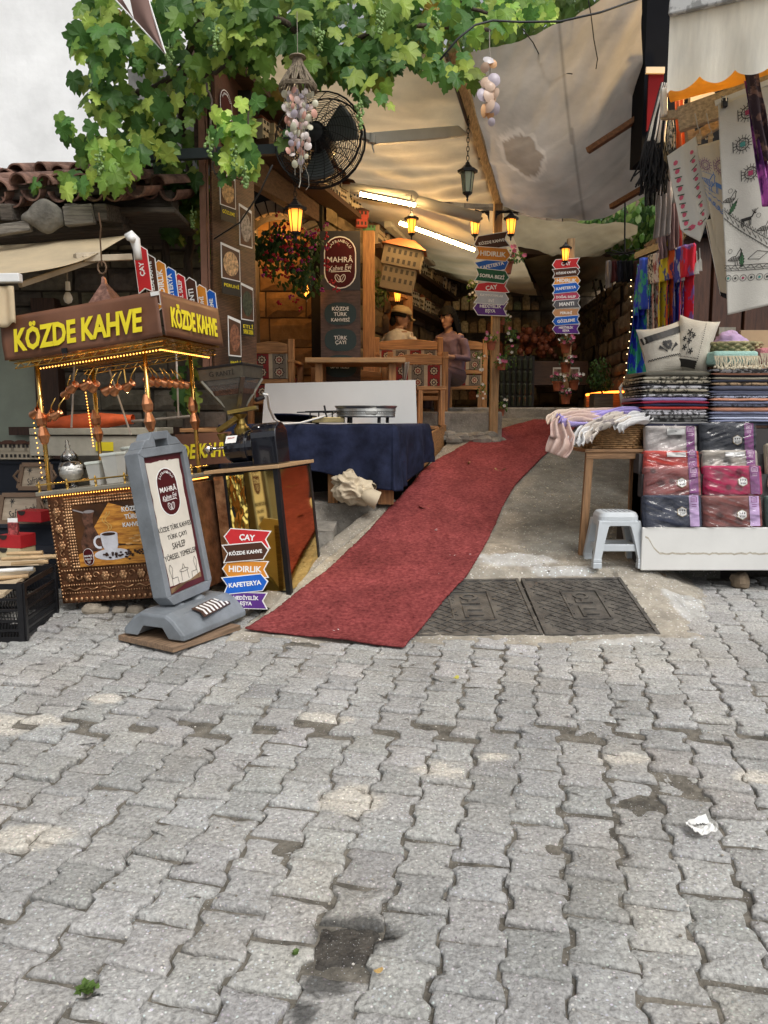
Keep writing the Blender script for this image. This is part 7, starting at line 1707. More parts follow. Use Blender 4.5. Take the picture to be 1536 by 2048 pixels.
def wicker(m,w0,d0,w1,d1,h,rows,bump=.006,n=44,rr=.0065,p=3.2):
 for j in range(rows):
  f=(j+.5)/rows;w,d=w0+(w1-w0)*f,d0+(d1-d0)*f;pts=[]
  for i in range(n+1):
   a=6.2832*i/n;c,s=math.cos(a),math.sin(a);q=(1+(bump/w)*(1 if(i//1+j)%2 else-1));pts.append((w*math.copysign(abs(c)**(2/p),c)*q,d*math.copysign(abs(s)**(2/p),s)*q,h*f))
  m.tube(pts,rr,5,cap=False)
 for i in range(n//2):
  a=6.2832*i*2/n;c,s=math.cos(a),math.sin(a);cc,ss=math.copysign(abs(c)**(2/p),c),math.copysign(abs(s)**(2/p),s);m.tube([(w0*cc,d0*ss,0),(w1*cc,d1*ss,h)],.004,4)
WK=mat('wicker',(.30,.17,.07),.7,var=.4,vs=30,bump=.5)
k=5.35/FPX;p=P(1222,896,5.35)
t=thing('wicker_basket','brown wicker basket with scarves on the rough wooden side table','basket',M=frame(p,R(4)))
mb=MB();wicker(mb,52*k,.13,60*k,.16,50*k,12);build(mb,'weave',WK,t,smooth=True);mb=MB();mb.box((0,0,.01),(100*k,.24,.015));build(mb,'base',WK,t)
tz=p.z
t=thing('side_table','rough brown wooden side table under the scarf basket','table',M=Matrix.Translation((p.x,5.33,0)))
WB=WOODX('raw_brown',(.22,.12,.055));WBz=WOODZ('raw_brown_leg',(.22,.12,.055))
mb=MB();mb.box((0,.05,tz-.012),(130*k,.42,.022));mb.box((0,-.14,tz-.045),(124*k,.022,.045));build(mb,'top',WB,t,bevel=.003)
for(dx,dy)in((-54,-.13),(54,.1)):
 x=dx*k;y=dy;zg=gz(p.x+x,5.33+y)-.01;mb=MB();mb.bar((x-(.03 if dx<0 else-.0),y,zg),(x,y,tz-.03),.05,.035,up=(0,1,0));build(mb,'leg',WBz,t,bevel=.002)
def scarf(pts,w,mt,label,seed=0,tw=.5):
 pts=[P(*q)for q in pts];N=len(pts)
 def F(a,b):
  kk=b*(N-1);i=min(int(kk),N-2);f=kk-i;p0,p1,p2,p3=pts[max(i-1,0)],pts[i],pts[i+1],pts[min(i+2,N-1)]
  c=.5*((2*p1)+(p2-p0)*f+(2*p0-5*p1+4*p2-p3)*f*f+(3*p1-p0-3*p2+p3)*f**3)
  d=(p2-p1).normalized();s_=d.cross(V((0,-.6,.8))).normalized();u_=s_.cross(d)
  ww=w*(.7+.5*nz(b*3,seed)+.2*b);return c+s_*((a-.5)*ww)+u_*(.022*math.sin(a*19+3*nz(b*3,seed))+.02*nz(a*4,b*5,seed))
 m=MB();m.grid(F,26,40);return tag(build(m,'scarf',mt,smooth=True,solid=.003),label,'scarf','scarves spilling out of the wicker basket')
fl=lambda n,c,c2:mat(n,c,.8,var=.1,vs=24,col2=c2,lo=.55,hi=.58,bump=.3)
SA=fl('scarf_blush',(.62,.46,.40),(.50,.36,.33));SB=mat('scarf_lilac',(.36,.30,.62),.8,bump=.3);SC=fl('scarf_print',(.60,.54,.48),(.25,.22,.22));SD=fl('scarf_white',(.70,.70,.70),(.66,.66,.68))
scarf([(1262,832,5.3),(1200,835,5.25),(1150,832,5.15),(1122,842,5.1),(1124,880,5.05),(1112,910,5.05)],.16,SA,'blush pink scarf hanging lowest at far left of the basket',1)
scarf([(1285,825,5.3),(1240,822,5.3),(1190,838,5.2),(1140,842,5.12),(1118,836,5.1)],.12,SB,'lilac scarf across the top of the basket',2)
scarf([(1250,832,5.2),(1215,842,5.12),(1180,856,5.1),(1165,880,5.05)],.15,SC,'pale printed scarf with thin flower drawing over the basket front',3)
scarf([(1180,850,5.15),(1160,866,5.08),(1150,888,5.05)],.12,SD,'white scarf corner hanging at left front of the basket',4)
scarf([(1295,836,5.25),(1265,838,5.15),(1240,848,5.1),(1232,858,5.08)],.13,SD,'white scarf draped over the right front of the basket',5)
scarf([(1200,826,5.4),(1150,826,5.3),(1118,832,5.2),(1110,850,5.15)],.13,fl('scarf_cream',(.66,.54,.44),(.6,.5,.42)),'cream scarf at the back left of the basket',6)
t=thing('small_wicker_tray','shallow pale wicker basket with lilac cloth on the right textile stack','basket',M=frame(P(1462,712,5.4)))
mb=MB();wicker(mb,.15,.12,.19,.15,.085,5,bump=.012,rr=.012,n=30,p=2);build(mb,'weave',mat('seagrass',(.30,.27,.14),.8,var=.5,vs=20,bump=.5),t,smooth=True)
mb=MB();mb.ball((0,0,0),.13,24,16,sc=(1.0,.8,.75));mb.v=[q*(1-.45*abs(nz(q.x*17,q.y*17,q.z*17))-.25*abs(nz(q.x*40,q.y*40,q.z*40))+.2*nz(q.x*9,q.y*9,q.z*9))for q in mb.v]
o=build(mb,'crumpled_cloth',mat('lilac_cloth',(.42,.30,.48),.9,bump=.4),smooth=True);o.matrix_basis=frame(P(1462,688,5.42));tag(o,'crumpled pale lilac cloth heaped in the small wicker basket','cloth')
def towel(u,v,y,w,h,col,label,nf):
 k=y/FPX;t=thing('fringed_towel',label,'towel',M=frame(P(u,v,y)));W_,H_=w*k,h*k
 mb=MB();mb.box((0,.12,H_*.2),(W_,.28,H_*.8));build(mb,'cloth',mat('towel_'+label[:4].strip(),col,.95,var=.08,bump=.6,bs=90),t,bevel=.018)
 mb=MB();r=random.Random(3)
 for i in range(nf):
  x=-W_/2+W_*i/(nf-1);mb.tube([(x,-.022,H_*.30),(x+r.gauss(0,.005),-.045,0),(x+r.gauss(0,.008),-.05,-H_*.35)],[.003,.003,.004],4);mb.ball((x+r.gauss(0,.006),-.052,-H_*.42+r.gauss(0,.004)),.0085,6,4)
 build(mb,'fringe',mat('fringe_cream',(.55,.50,.38),.9),t)
towel(1470,722,5.22,88,32,(.34,.55,.50),'mint green towel with cream knotted fringe above right stack',44)
towel(1560,718,5.22,84,36,(.50,.20,.22),'pink towel with cream fringe at the right photo edge',40)
mb=MB();mb.box(P(1530,705,5.75),(.38,.02,.32));tag(build(mb,'cardboard',flat('cardboard',(.42,.30,.18),.8)),'plain brown cardboard sheet standing behind the small basket','cardboard')
k=4.98/FPX;p=P(1233,1139,4.98);zz=gz(p.x,5.05)
t=thing('plastic_stool','low pale grey plastic stool standing beside the white stall table','stool',M=Matrix.Translation((p.x,5.05,zz)))
STG=mat('stool_grey',(.50,.54,.57),.45,var=.05,bump=.03);Hs=112*k;wt_,wb_=.122,.165
def rsq(w,n=24,p=5,z=0.):return[(w*math.copysign(abs(math.cos(6.2832*i/n))**(2/p),math.cos(6.2832*i/n)),w*.82*math.copysign(abs(math.sin(6.2832*i/n))**(2/p),math.sin(6.2832*i/n)),z)for i in range(n)]
mb=MB();secs=[rsq(wt_+.012,z=Hs-.07),rsq(wt_+.010,z=Hs-.03),rsq(wt_-.002,z=Hs-.006),rsq(wt_-.015,z=Hs)]
n=24;mb.add(sum(secs,[]),[(i*n+q,i*n+(q+1)%n,(i+1)*n+(q+1)%n,(i+1)*n+q)for i in range(3)for q in range(n)]+[tuple(3*n+q for q in range(n))]);
build(mb,'seat',STG,t,smooth=False,bevel=.002)
mb=MB()
for i in range(6):
 for j in range(4):mb.lathe([(.007,0),(.007,.0015)],(-.075+i*.03,-.05+j*.033,Hs),8)
build(mb,'seat_holes',flat('hole_grey',(.12,.13,.14)),t)
for sx in(-1,1):
 for sy in(-1,1):
  mb=MB();tx_,ty_=sx*(wt_-.012),sy*(wt_*.82-.012);bx_,by_=sx*(wb_-.02),sy*(wb_*.82-.02)
  vs=[]
  for(cx,cy,z,w,d)in((tx_-sx*.012,ty_-sy*.006,Hs-.055,.072,.055),(tx_+(bx_-tx_)*.5-sx*.004,ty_+(by_-ty_)*.5,Hs*.5,.058,.045),(bx_,by_,.06,.050,.042),(bx_,by_,.058,.054,.048),(bx_,by_,.040,.054,.048),(bx_,by_,.036,.049,.043),(bx_,by_,.032,.056,.05),(bx_,by_,.0,.056,.05)):
   vs+=[(cx-w/2,cy-d/2,z),(cx+w/2,cy-d/2,z),(cx+w/2,cy+d/2,z),(cx-w/2,cy+d/2,z)]
  N=len(vs)//4;mb.add(vs,[(i*4+q,(i+1)*4+q,(i+1)*4+(q+1)%4,i*4+(q+1)%4)for i in range(N-1)for q in range(4)]+[(0,1,2,3),tuple((N-1)*4+q for q in(3,2,1,0))]);build(mb,'leg',STG,t,bevel=.003)
for(ax,s)in(('x',-1),('x',1),('y',-1),('y',1)):
 mb=MB();z=Hs*.36;w=wb_-.035
 if ax=='x':mb.box((0,s*(wb_*.82-.036),z),(2*w-.02,.03,.045))
 else:mb.box((s*(wb_-.04),0,z),(.02,2*w*.82-.02,.035))
 build(mb,'crossbar',STG,t,bevel=.004)
mb=MB()
for s in(-1,1):
 pts=[(-.115,Hs-.06),(.115,Hs-.06),(.125,Hs-.12),(.095,Hs-.12),(.085,Hs-.10),(.06,Hs-.088),(-.06,Hs-.088),(-.085,Hs-.10),(-.095,Hs-.12),(-.125,Hs-.12)]
 mb.prism(pts,.014,Matrix.Translation((0,s*.105-.007,0)));mb.prism([(a*.82,b)for a,b in pts],.014,Matrix.Rotation(R(90),4,'Z')@Matrix.Translation((0,s*.125-.007,0)))
build(mb,'apron',STG,t,bevel=.002)
# ---------------------------------------------------------------- hanging textiles
class Cloth:
 def __init__(s,c,wob=.012,fold=3,seed=0,top=None):s.c=[P(*q)for q in c];s.w=(s.c[1]-s.c[0]).length;s.h=(s.c[3]-s.c[0]).length;s.wob=wob;s.fold=fold;s.sd=seed
 def F(s,a,b,off=0.):
  p=bil([s.c[0],s.c[1],s.c[2],s.c[3]],a,b);return p+V((0,s.wob*math.sin(a*s.fold*6.283+1.5*nz(b*2,s.sd))*(.3+.7*b)+s.wob*.8*nz(a*3,b*3,s.sd)-off,0))
 def rib(s,m,pts,w):
  for i in range(len(pts)-1):
   a,b=V(pts[i]),V(pts[i+1]);d=b-a
   if d.length<1e-6:continue
   n_=V((-d.y,d.x)).normalized()*w/2;m.add([s.F(q.x/s.w,q.y/s.h,.004)for q in(a-n_,b-n_,b+n_,a+n_)],[(0,3,2,1)])
 def fill(s,m,pts):m.add([s.F(q[0]/s.w,q[1]/s.h,.0035)for q in pts],[tuple(range(len(pts)))[::-1]])
LIN=mat('tablecloth_white',(.68,.66,.60),.85,var=.04,vs=3,bump=.25,bs=140,transl=.15);LIN2=mat('tablecloth_cream',(.66,.58,.44),.85,var=.05,bump=.25,bs=120,transl=.15)
def motif_sun(cl,m,m2,x,y,r):
 cl.rib(m,[(x+r*.62*math.cos(a*.3),y+r*.62*math.sin(a*.3))for a in range(22)],r*.09)
 for a in range(16):cl.rib(m,[(x+r*.62*math.cos(a*.393),y+r*.62*math.sin(a*.393)),(x+r*math.cos(a*.393),y+r*math.sin(a*.393))],r*.06)
 for a in range(6):cl.rib(m,[(x+r*.6*math.cos(a*1.047+q),y+r*.6*math.sin(a*1.047+q))for q in(0,2.1)],r*.05)
 cl.rib(m,[(x-r*.95,y-r*.6),(x-r*.95,y+r*.6)],r*.08);cl.rib(m,[(x-r*.95,y),(x-r*.6,y)],r*.08)
 cl.fill(m2,[(x-r*.25,y-r*.25),(x+r*.25,y-r*.25),(x+r*.25,y+r*.25),(x-r*.25,y+r*.25)])
def motif_bird(cl,m,x,y,s,d=1):
 body=[(x+d*q[0]*s,y+q[1]*s)for q in((-.55,.05),(-.2,-.12),(.1,-.1),(.3,-.4),(.42,-.5),(.52,-.42),(.45,-.35),(.42,-.05),(.2,.22),(-.1,.2),(-.55,.05))]
 cl.rib(m,body,s*.05)
 for q in range(4):cl.rib(m,[(x+d*(-.3+.18*q)*s,y-.1*s),(x+d*(-.2+.15*q)*s,y+.18*s)],s*.04);cl.rib(m,[(x+d*(-.35)*s,y+(.0+.05*q)*s),(x+d*.4*s,y+(-.02+.05*q)*s)],s*.02)
 for q in(0,.15):cl.rib(m,[(x+d*q*s,y+.2*s),(x+d*(q+.02)*s,y+.55*s)],s*.05)
 cl.rib(m,[(x+d*.45*s,y-.5*s),(x+d*.4*s,y-.62*s)],s*.04)
def motif_deer(cl,m,x,y,s):
 cl.fill(m,[(x+q[0]*s,y+q[1]*s)for q in((-.4,-.15),(.3,-.15),(.3,.1),(-.4,.1))]);cl.rib(m,[(x+.3*s,y-.05*s),(x+.5*s,y-.35*s),(x+.65*s,y-.3*s)],s*.1)
 for q in(-.36,-.25,.15,.26):cl.rib(m,[(x+q*s,y+.1*s),(x+(q-.02)*s,y+.5*s)],s*.06)
 for q in(-1,0,1,2):cl.rib(m,[(x+.5*s,y-.35*s),(x+(.5+.15*q)*s,y-.62*s)],s*.04)
def motif_tree(cl,m,m2,x,y,s,an=0):
 ca_,sa_=math.cos(an),math.sin(an);pts=[]
 for i in range(13):f=i/12;w=.16*math.sin(math.pi*min(1,.1+f))*(1 if i%2 else .55);pts.append((w,.5-f))
 for i in range(12,-1,-1):f=i/12;w=.16*math.sin(math.pi*min(1,.1+f))*(1 if i%2 else .55);pts.append((-w,.5-f))
 rot=lambda q:(x+s*(q[0]*ca_-q[1]*sa_),y+s*(q[0]*sa_+q[1]*ca_))
 cl.fill(m2,[rot(q)for q in pts]);cl.rib(m,[rot(q)for q in pts],s*.03);cl.rib(m,[rot((0,.45)),rot((0,-.45))],s*.03)
cl=Cloth([(1436,208,4.75),(1620,140,4.55),(1625,590,4.55),(1455,630,4.75)],.008,2,3)
t=thing('hanging_tablecloth','large white tablecloth printed with black suns, birds and a deer, clipped at right','tablecloth',cl.c[0])
mb=MB();mb.grid(lambda a,b:cl.F(a,1-b),50,80);build(mb,'cloth',LIN,t,W=True,smooth=True,solid=.002)
kx=4.72/FPX;m,mg,mr_,mt_=MB(),MB(),MB(),MB()
def cp(u,v):
 a=(u-1436-(v-208)*.045)/176;b=(v-(208-68*a))/(424+26*a*0);return(a*cl.w,b*cl.h)
for(u,v,g)in((1493,223,mr_),(1484,285,mt_),(1500,340,mr_),(1570,300,mt_),(1580,220,mr_)):motif_sun(cl,m,g,*cp(u,v),.052)
motif_bird(cl,m,*cp(1460,395),.075);motif_bird(cl,m,*cp(1528,445),.075);motif_bird(cl,m,*cp(1471,512),.08);motif_deer(cl,m,*cp(1494,432),.075);motif_deer(cl,m,*cp(1580,450),.075)
motif_tree(cl,m,mg,*cp(1468,408),.09,.6);motif_tree(cl,m,mg,*cp(1485,510),.10,0)
for i in range(16):
 u=1447+i*11;v=418+62*math.sin(min(1.57,i/15*1.7));u2,v2=u+11,418+62*math.sin(min(1.57,(i+1)/15*1.7))
 a,b=cp(u,v),cp(u2,v2);cl.rib(m,[a,b],.003);cl.rib(m,[(a[0],a[1]+.045),(b[0],b[1]+.045)],.003)
 for q in(0,.5):c0=(a[0]+(b[0]-a[0])*q,a[1]+(b[1]-a[1])*q);c1=(c0[0]+(b[0]-a[0])*.5,c0[1]+(b[1]-a[1])*.5);cl.rib(m,[c0,((c0[0]+c1[0])/2,c0[1]-.014),c1],.002);cl.rib(m,[(c0[0],c0[1]+.045),((c0[0]+c1[0])/2,c0[1]+.060),(c1[0],c1[1]+.045)],.002)
 cl.rib(m,[(a[0]+.004,a[1]+.012),(b[0]-.004,b[1]+.03),(b[0]-.006,b[1]+.012)],.0025)
for i in range(12):
 u,v=1456+i*16,556-i*3;x,y=cp(u,v);cl.rib(m,[(x+.018*math.cos(a*.52),y+.018*math.sin(a*.52))for a in range(13)],.0028);cl.fill((mt_,m,mr_,m)[i%4],[(x+.008*math.cos(a),y+.008*math.sin(a))for a in range(6)])
 a,b=cp(u-8,v-14),cp(u+8,v-17);cl.rib(m,[a,b],.003);cl.rib(m,[(a[0],a[1]-.03),(b[0],b[1]-.03)],.003);cl.rib(m,[(a[0],a[1]-.015),((a[0]+b[0])/2,a[1]-.026),b],.003);cl.rib(m,[(a[0],a[1]-.015),((a[0]+b[0])/2,a[1]-.004),(b[0],b[1]-.015)],.003)
for(u,v)in((1461,378),(1516,422),(1461,500)):x,y=cp(u,v);cl.rib(m,[(x+.012*math.cos(a*.52),y+.012*math.sin(a*.52))for a in range(13)],.002)
x,y=cp(1515,500);cl.rib(m,[(x-.05,y+.01),(x,y-.022),(x+.06,y),(x+.01,y+.028),(x-.05,y+.01)],.003)
for a,b,n_ in((m,INKK,'black_print'),(mg,flat('print_green',(.05,.16,.06)),'green_print'),(mr_,flat('print_rose',(.35,.04,.10)),'rose_print'),(mt_,flat('print_teal',(.05,.25,.22)),'teal_print')):build(a,n_,b,t,W=True)
def hang(name,label,c,mt,wob=.012,fold=3,seed=0,cat='cloth',nu=24,nv=40,shape=None,grp=None):
 q=Cloth(c,wob,fold,seed);t=thing(name,label,cat,q.c[0],group=grp);mb=MB();mb.grid(lambda a,b:q.F(a if not shape else shape(a,1-b)[0],1-b if not shape else shape(a,1-b)[1]),nu,nv);build(mb,'cloth',mt,t,W=True,smooth=True,solid=.002);return q,t
pt=lambda a,b:(a,b*(1-.22*abs(2*a-1)))
q,t=hang('hanging_runner','white table runner with rose print and pointed tasselled end',[(1334,312,5.0),(1392,272,4.95),(1428,470,4.9),(1368,500,4.95)],LIN,.012,1.5,1,'table runner',shape=pt)
m,m2=MB(),MB()
for i in range(8):
 x,y=q.w*.22,q.h*(.12+.09*i);q.fill(m2,[(x+.015*math.cos(a),y+.015*math.sin(a))for a in range(6)]);q.rib(m,[(x-.02,y+.03),(x+.02,y+.045)],.007)
 x=q.w*.78;q.fill(m2,[(x+.012*math.cos(a),y+.012*math.sin(a))for a in range(6)]);q.rib(m,[(x+.015,y+.03),(x-.02,y+.045)],.006)
for s in(.35,.62):q.fill(m2,[(q.w*s+.022*math.cos(a),q.h*.82+.016*math.sin(a))for a in range(6)])
build(m2,'rose_print',flat('print_pink',(.55,.08,.14)),t,W=True);build(m,'leaf_print',flat('print_leaf',(.05,.09,.05)),t,W=True)
mb=MB()
for(u,v)in((1393,502),(1399,496)):mb.tube([P(u,v,4.92),P(u+1,v+22,4.92)],.003,5);mb.lathe([(.002,.02),(.012,.0),(.018,-.06),(.001,-.06)],P(u+1,v+26,4.92),8)
build(mb,'tassels',LIN,t,W=True)
q,t=hang('hanging_runner','cream table runner with blue bird and deer print on a clip hanger',[(1393,292,4.88),(1446,278,4.85),(1460,560,4.85),(1428,470,4.88)],LIN2,.008,1,4,'table runner')
m=MB();motif_bird(q,m,q.w*.25,q.h*.36,.09);motif_deer(q,m,q.w*.75,q.h*.36,.08);q.rib(m,[(0,q.h*.44),(q.w,q.h*.44)],.003);q.rib(m,[(0,q.h*.28),(q.w,q.h*.28)],.002)
for i in range(5):x=q.w*(.1+.2*i);q.rib(m,[(x+.022*math.cos(a*.52),q.h*.53+.022*math.sin(a*.52))for a in range(7)],.005);q.rib(m,[(x+.014*math.cos(a*.52),q.h*.53+.014*math.sin(a*.52))for a in range(7)],.003);q.rib(m,[(x-.02,q.h*.49),(x,q.h*.475),(x+.02,q.h*.49)],.003)
build(m,'blue_print',flat('print_blue',(.10,.22,.52)),t,W=True);m=MB();mm_=MB();motif_sun(q,m,mm_,q.w*.22,q.h*.2,.04);motif_sun(q,m,mm_,q.w*.80,q.h*.2,.04);build(m,'sun_print',flat('print_mauve',(.25,.12,.22)),t,W=True)
hang('hanging_cloth','lower cream cloth end with red border print beside the big tablecloth',[(1412,440,4.9),(1452,430,4.88),(1457,590,4.86),(1440,582,4.88)],LIN2,.006,1,6,'cloth')
q,t=hang('hanging_runner','black table runner with thin white edging behind the cream runner',[(1386,330,4.98),(1412,320,4.96),(1455,600,4.95),(1440,590,4.97)],flat('black_cloth',(.010,.010,.012),.9),.006,1,8,'table runner')
m=MB();q.rib(m,[(.003,q.h*f/20)for f in range(21)],.006)
for i in range(5):q.rib(m,[(q.w*.1,q.h*.04),(q.w*(.2+.2*i),q.h*(.02+.035*i))],.005)
for f in(.5,.3):[q.rib(m,[(q.w*.5,q.h*f),(q.w*(.2+.15*i),q.h*(f+.06))],.003)for i in range(5)]
build(m,'white_edging',INKW,t,W=True)
SHW=mat('shawl_purple',(.12,.02,.16),.8,var=.3,vs=9,col2=(.45,.10,.38),lo=.46,hi=.56,bump=.4,stretch=(2,2,1));SHD=mat('shawl_dark',(.035,.012,.02),.8,var=.3,vs=14,col2=(.16,.08,.06),lo=.5,hi=.56,bump=.4)
hang('hanging_shawl','dark wine-red patterned shawl hanging from the pale awning valance',[(1482,108,4.5),(1512,112,4.48),(1548,330,4.45),(1518,320,4.45)],SHD,.02,1.5,9,'shawl')
hang('hanging_shawl','purple and magenta flowered shawl left of the dark one, over the tablecloth',[(1488,160,4.52),(1500,165,4.5),(1556,420,4.45),(1524,410,4.45)],SHW,.02,1.5,10,'shawl')
q=Cloth([(1322,165,5.5),(1338,165,5.5),(1330,290,5.5),(1290,282,5.5)],.02,2,12);t=thing('striped_scarf','black and white striped scarf with black tassels beside the awning bracket','scarf',q.c[0])
for i in range(8):
 mb=MB();mb.grid(lambda a,b:q.F((i+a)/8,1-b),3,20);build(mb,'white_stripe' if i%2 else 'black_stripe',LIN if i%2 else _mc['black_cloth'],t,W=True,smooth=True,solid=.002)
mb=MB();r=random.Random(6)
for i in range(90):a=r.random();p=q.F(a,.98);mb.tube([p,p+V((r.gauss(0,.02),r.gauss(0,.02),-.14)),p+V((r.gauss(-.01,.03),r.gauss(0,.03),-.22-.13*r.random()))],.006,4)
build(mb,'tassels',_mc['black_cloth'],t,W=True)
GA=[mat('linen_grey',(.34,.31,.30),.9,var=.15,bump=.4),mat('linen_mauve',(.26,.18,.19),.9,var=.15,bump=.4),mat('linen_light',(.44,.43,.42),.9,var=.12,bump=.4),mat('net_black',(.05,.055,.05),.9,var=.5,vs=80)]
for i,(c,g,lb)in enumerate(((((1318,335),(1345,322),(1340,470),(1306,478)),0,'grey linen shirt with fringed hem on the upper rail'),(((1325,328),(1352,318),(1352,405),(1324,412)),2,'pale blue-grey shirt hanging over the grey linen shirt'),(((1290,355),(1315,345),(1316,410),(1290,412)),3,'black net skirt under the striped scarf tassels'),(((1340,340),(1362,330),(1366,500),(1340,500)),1,'mauve linen shirt behind the white rose runner'),(((1316,470),(1340,462),(1342,512),(1318,520)),1,'dusky mauve dress top at left end of the dress rail'))):
 y=5.6+.06*i;hang('hanging_garment',lb,[(*c[0],y),(*c[1],y),(*c[2],y),(*c[3],y)],GA[g],.025,3,i,'garment')
t=thing('dress_rail','black steel rail holding the row of bright dresses','rail',P(1330,490,6));mb=MB();mb.bar(P(1272,512,6.5),P(1385,466,5.7),.03,.05);mb.bar(P(1330,446,6.0),P(1400,424,5.6),.02,.035);build(mb,'bar',black_metal,t,W=True)
mb=MB();[mb.tube([P(1278+i*11,510-i*4.6,6.44-.08*i),P(1278+i*11,500-i*4.6,6.44-.08*i),P(1281+i*11,497-i*4.6,6.44-.08*i)],.004,4)for i in range(9)];build(mb,'hanger_hooks',black_metal,t,W=True)
def dmat(n,a,b,vs=7):return mat('dress_'+n,tuple(min(.8,c*1.5)for c in a),.75,var=.1,vs=vs,col2=b,lo=.49,hi=.53,bump=.3,stretch=(1.5,1.5,.8))
DR=[('blue and green floor-length dress, leftmost and longest on the rail',[(1272,532),(1286,540),(1278,800),(1248,812)],dmat('bluegreen',(.015,.03,.42),(.04,.42,.20),8),6.35),
  ('blue ruffled dress with green patches, second on the rail',[(1276,520),(1298,520),(1292,800),(1268,800)],dmat('blue2',(.02,.06,.40),(.05,.40,.24),9),6.25),
  ('black and white speckled dress, third on the rail',[(1292,514),(1304,512),(1306,672),(1294,674)],dmat('speck',(.50,.48,.40),(.03,.03,.03),45),6.15),
  ('pale pink flowered blouse, fourth on the rail',[(1302,512),(1316,510),(1320,668),(1304,672)],dmat('pink',(.60,.48,.44),(.40,.12,.12),18),6.08),
  ('yellow and blue dress, fifth on the rail',[(1315,510),(1334,506),(1330,665),(1316,668)],dmat('yellow',(.62,.46,.03),(.05,.08,.32),7),5.98),
  ('orange and purple flowered dress, sixth on the rail',[(1332,505),(1352,500),(1348,662),(1330,665)],dmat('orange',(.62,.08,.015),(.10,.03,.14),8),5.90),
  ('royal blue and white flowered dress, seventh on the rail',[(1345,500),(1364,494),(1358,690),(1346,690)],dmat('royal',(.02,.04,.30),(.60,.62,.66),7),5.82),
  ('red and violet flowered dress, rightmost on the rail',[(1358,496),(1384,492),(1378,665),(1356,670)],dmat('red',(.50,.01,.03),(.22,.12,.40),6),5.74)]
for i,(lb,c,mt,y)in enumerate(DR):
 q=Cloth([(*c[0],y),(*c[1],y-.05),(*c[2],y-.05),(*c[3],y)],.022,1.2,20+i);t=thing('hanging_dress',lb,'dress',q.c[0],group='dresses on the black rail')
 mb=MB();mb.grid(lambda a,b:q.F(0.5+(a-.5)*(.55+.75*sstep(0,.12,1-b)-.2*math.exp(-((1-b-.4)/.1)**2)),1-b,.05*math.cos(a*6.283)),26,40);build(mb,'skirt',mt,t,W=True,smooth=True,solid=.003)
 mb=MB();mb.grid(lambda a,b:q.F(-.1+1.2*a,(1-b)*.36,.06+.05*math.sin(a*3.14)+.012*math.sin(a*11)),22,14);build(mb,'bodice',mt,t,W=True,smooth=True,solid=.003)
hang('hanging_blouse','bright yellow pointed top on the upper short rail',[(1340,455,5.85),(1348,458,5.83),(1352,500,5.8),(1332,490,5.85)],flat('top_yellow',(.65,.48,.03),.8),.01,1,3,'garment')
hang('hanging_blouse','red top with white collar on the upper short rail',[(1354,452,5.8),(1364,448,5.78),(1364,505,5.75),(1352,508,5.8)],flat('top_red',(.40,.03,.03),.8),.01,1,3,'garment')
for i in range(6):
 c=(_mc['linen_grey'],flat('jacket_wine',(.10,.02,.02),.9),flat('jacket_navy',(.02,.02,.035),.9),_mc['black_cloth'],_mc['black_cloth'],flat('jacket_brown',(.07,.03,.02),.9))[i];u=1212+i*11
 hang('hanging_jacket',('grey','wine-red','navy','left black','right black','dark brown')[i]+' small garment in the shady row under the spoked rack',[(u,522,8.0),(u+10,520,8.0),(u+12,562+(12 if i==0 else 0),8.0),(u-2,566+(12 if i==0 else 0),8.0)],c,.02,1.5,i,'garment',8,12,grp='dark garments in the shady row')
t=thing('textile_rack','pale wooden beam and white bracket carrying the hanging textiles','rack',P(1400,240,5));PB=WOODX('pale_stall_beam',(.40,.30,.19))
mb=MB();mb.bar(P(1358,240,5.15),P(1620,150,4.7),.05,.15);build(mb,'beam',PB,t,W=True,bevel=.004)
mb=MB();mb.bar(P(1328,232,5.3),P(1364,228,5.15),.05,.05);mb.bar(P(1376,225,5.3),P(1382,300,5.3),.05,.05);mb.bar(P(1382,280,5.3),P(1440,245,5.2),.04,.06);build(mb,'struts',PB,t,W=True,bevel=.004)
mb=MB();mb.bar(P(1326,178,5.25),P(1328,232,5.25),.03,.05,up=(0,1,0));mb.ball(P(1334,185,5.25),.03,10,6);build(mb,'white_bracket',white_pl,t,W=True,bevel=.003)
mb=MB();mb.bar(P(1430,207,4.78),P(1600,140,4.56),.012,.03);build(mb,'clip_rail',white_pl,t,W=True)
t=thing('binder_clip','large metal binder clip holding the corner of the white tablecloth','clip',P(1449,204,4.72));mb=MB();mb.box(P(1449,206,4.72),(.03,.03,.05));build(mb,'jaw',black_metal,t,W=True,bevel=.004);mb=MB();mb.tube([P(1445,202,4.7),P(1444,192,4.7),P(1452,191,4.7),P(1453,202,4.7)],.004,5);build(mb,'wire_arms',mat('chrome',(.7,.7,.7),.1,metal=1),t,W=True)
for(u,v,lb)in((1396,262,'left wire hanger with wooden peg over the rose runner'),(1419,262,'right wire hanger with wooden peg over the cream runner')):
 t=thing('clothes_hanger',lb,'hanger',P(u,v,4.98));mb=MB();mb.tube([P(u-6,v-35,5.0),P(u,v-6,4.98),P(u+4,v-2,4.98),P(u+3,v+8,4.98),P(u-4,v+8,4.98)],.0035,5);mb.bar(P(u-8,v+16,4.97),P(u+8,v+12,4.97),.01,.01);build(mb,'wire',AL,t,W=True);mb=MB();mb.box(P(u+2,v+16,4.95),(.022,.015,.06));build(mb,'peg',PB,t,W=True)
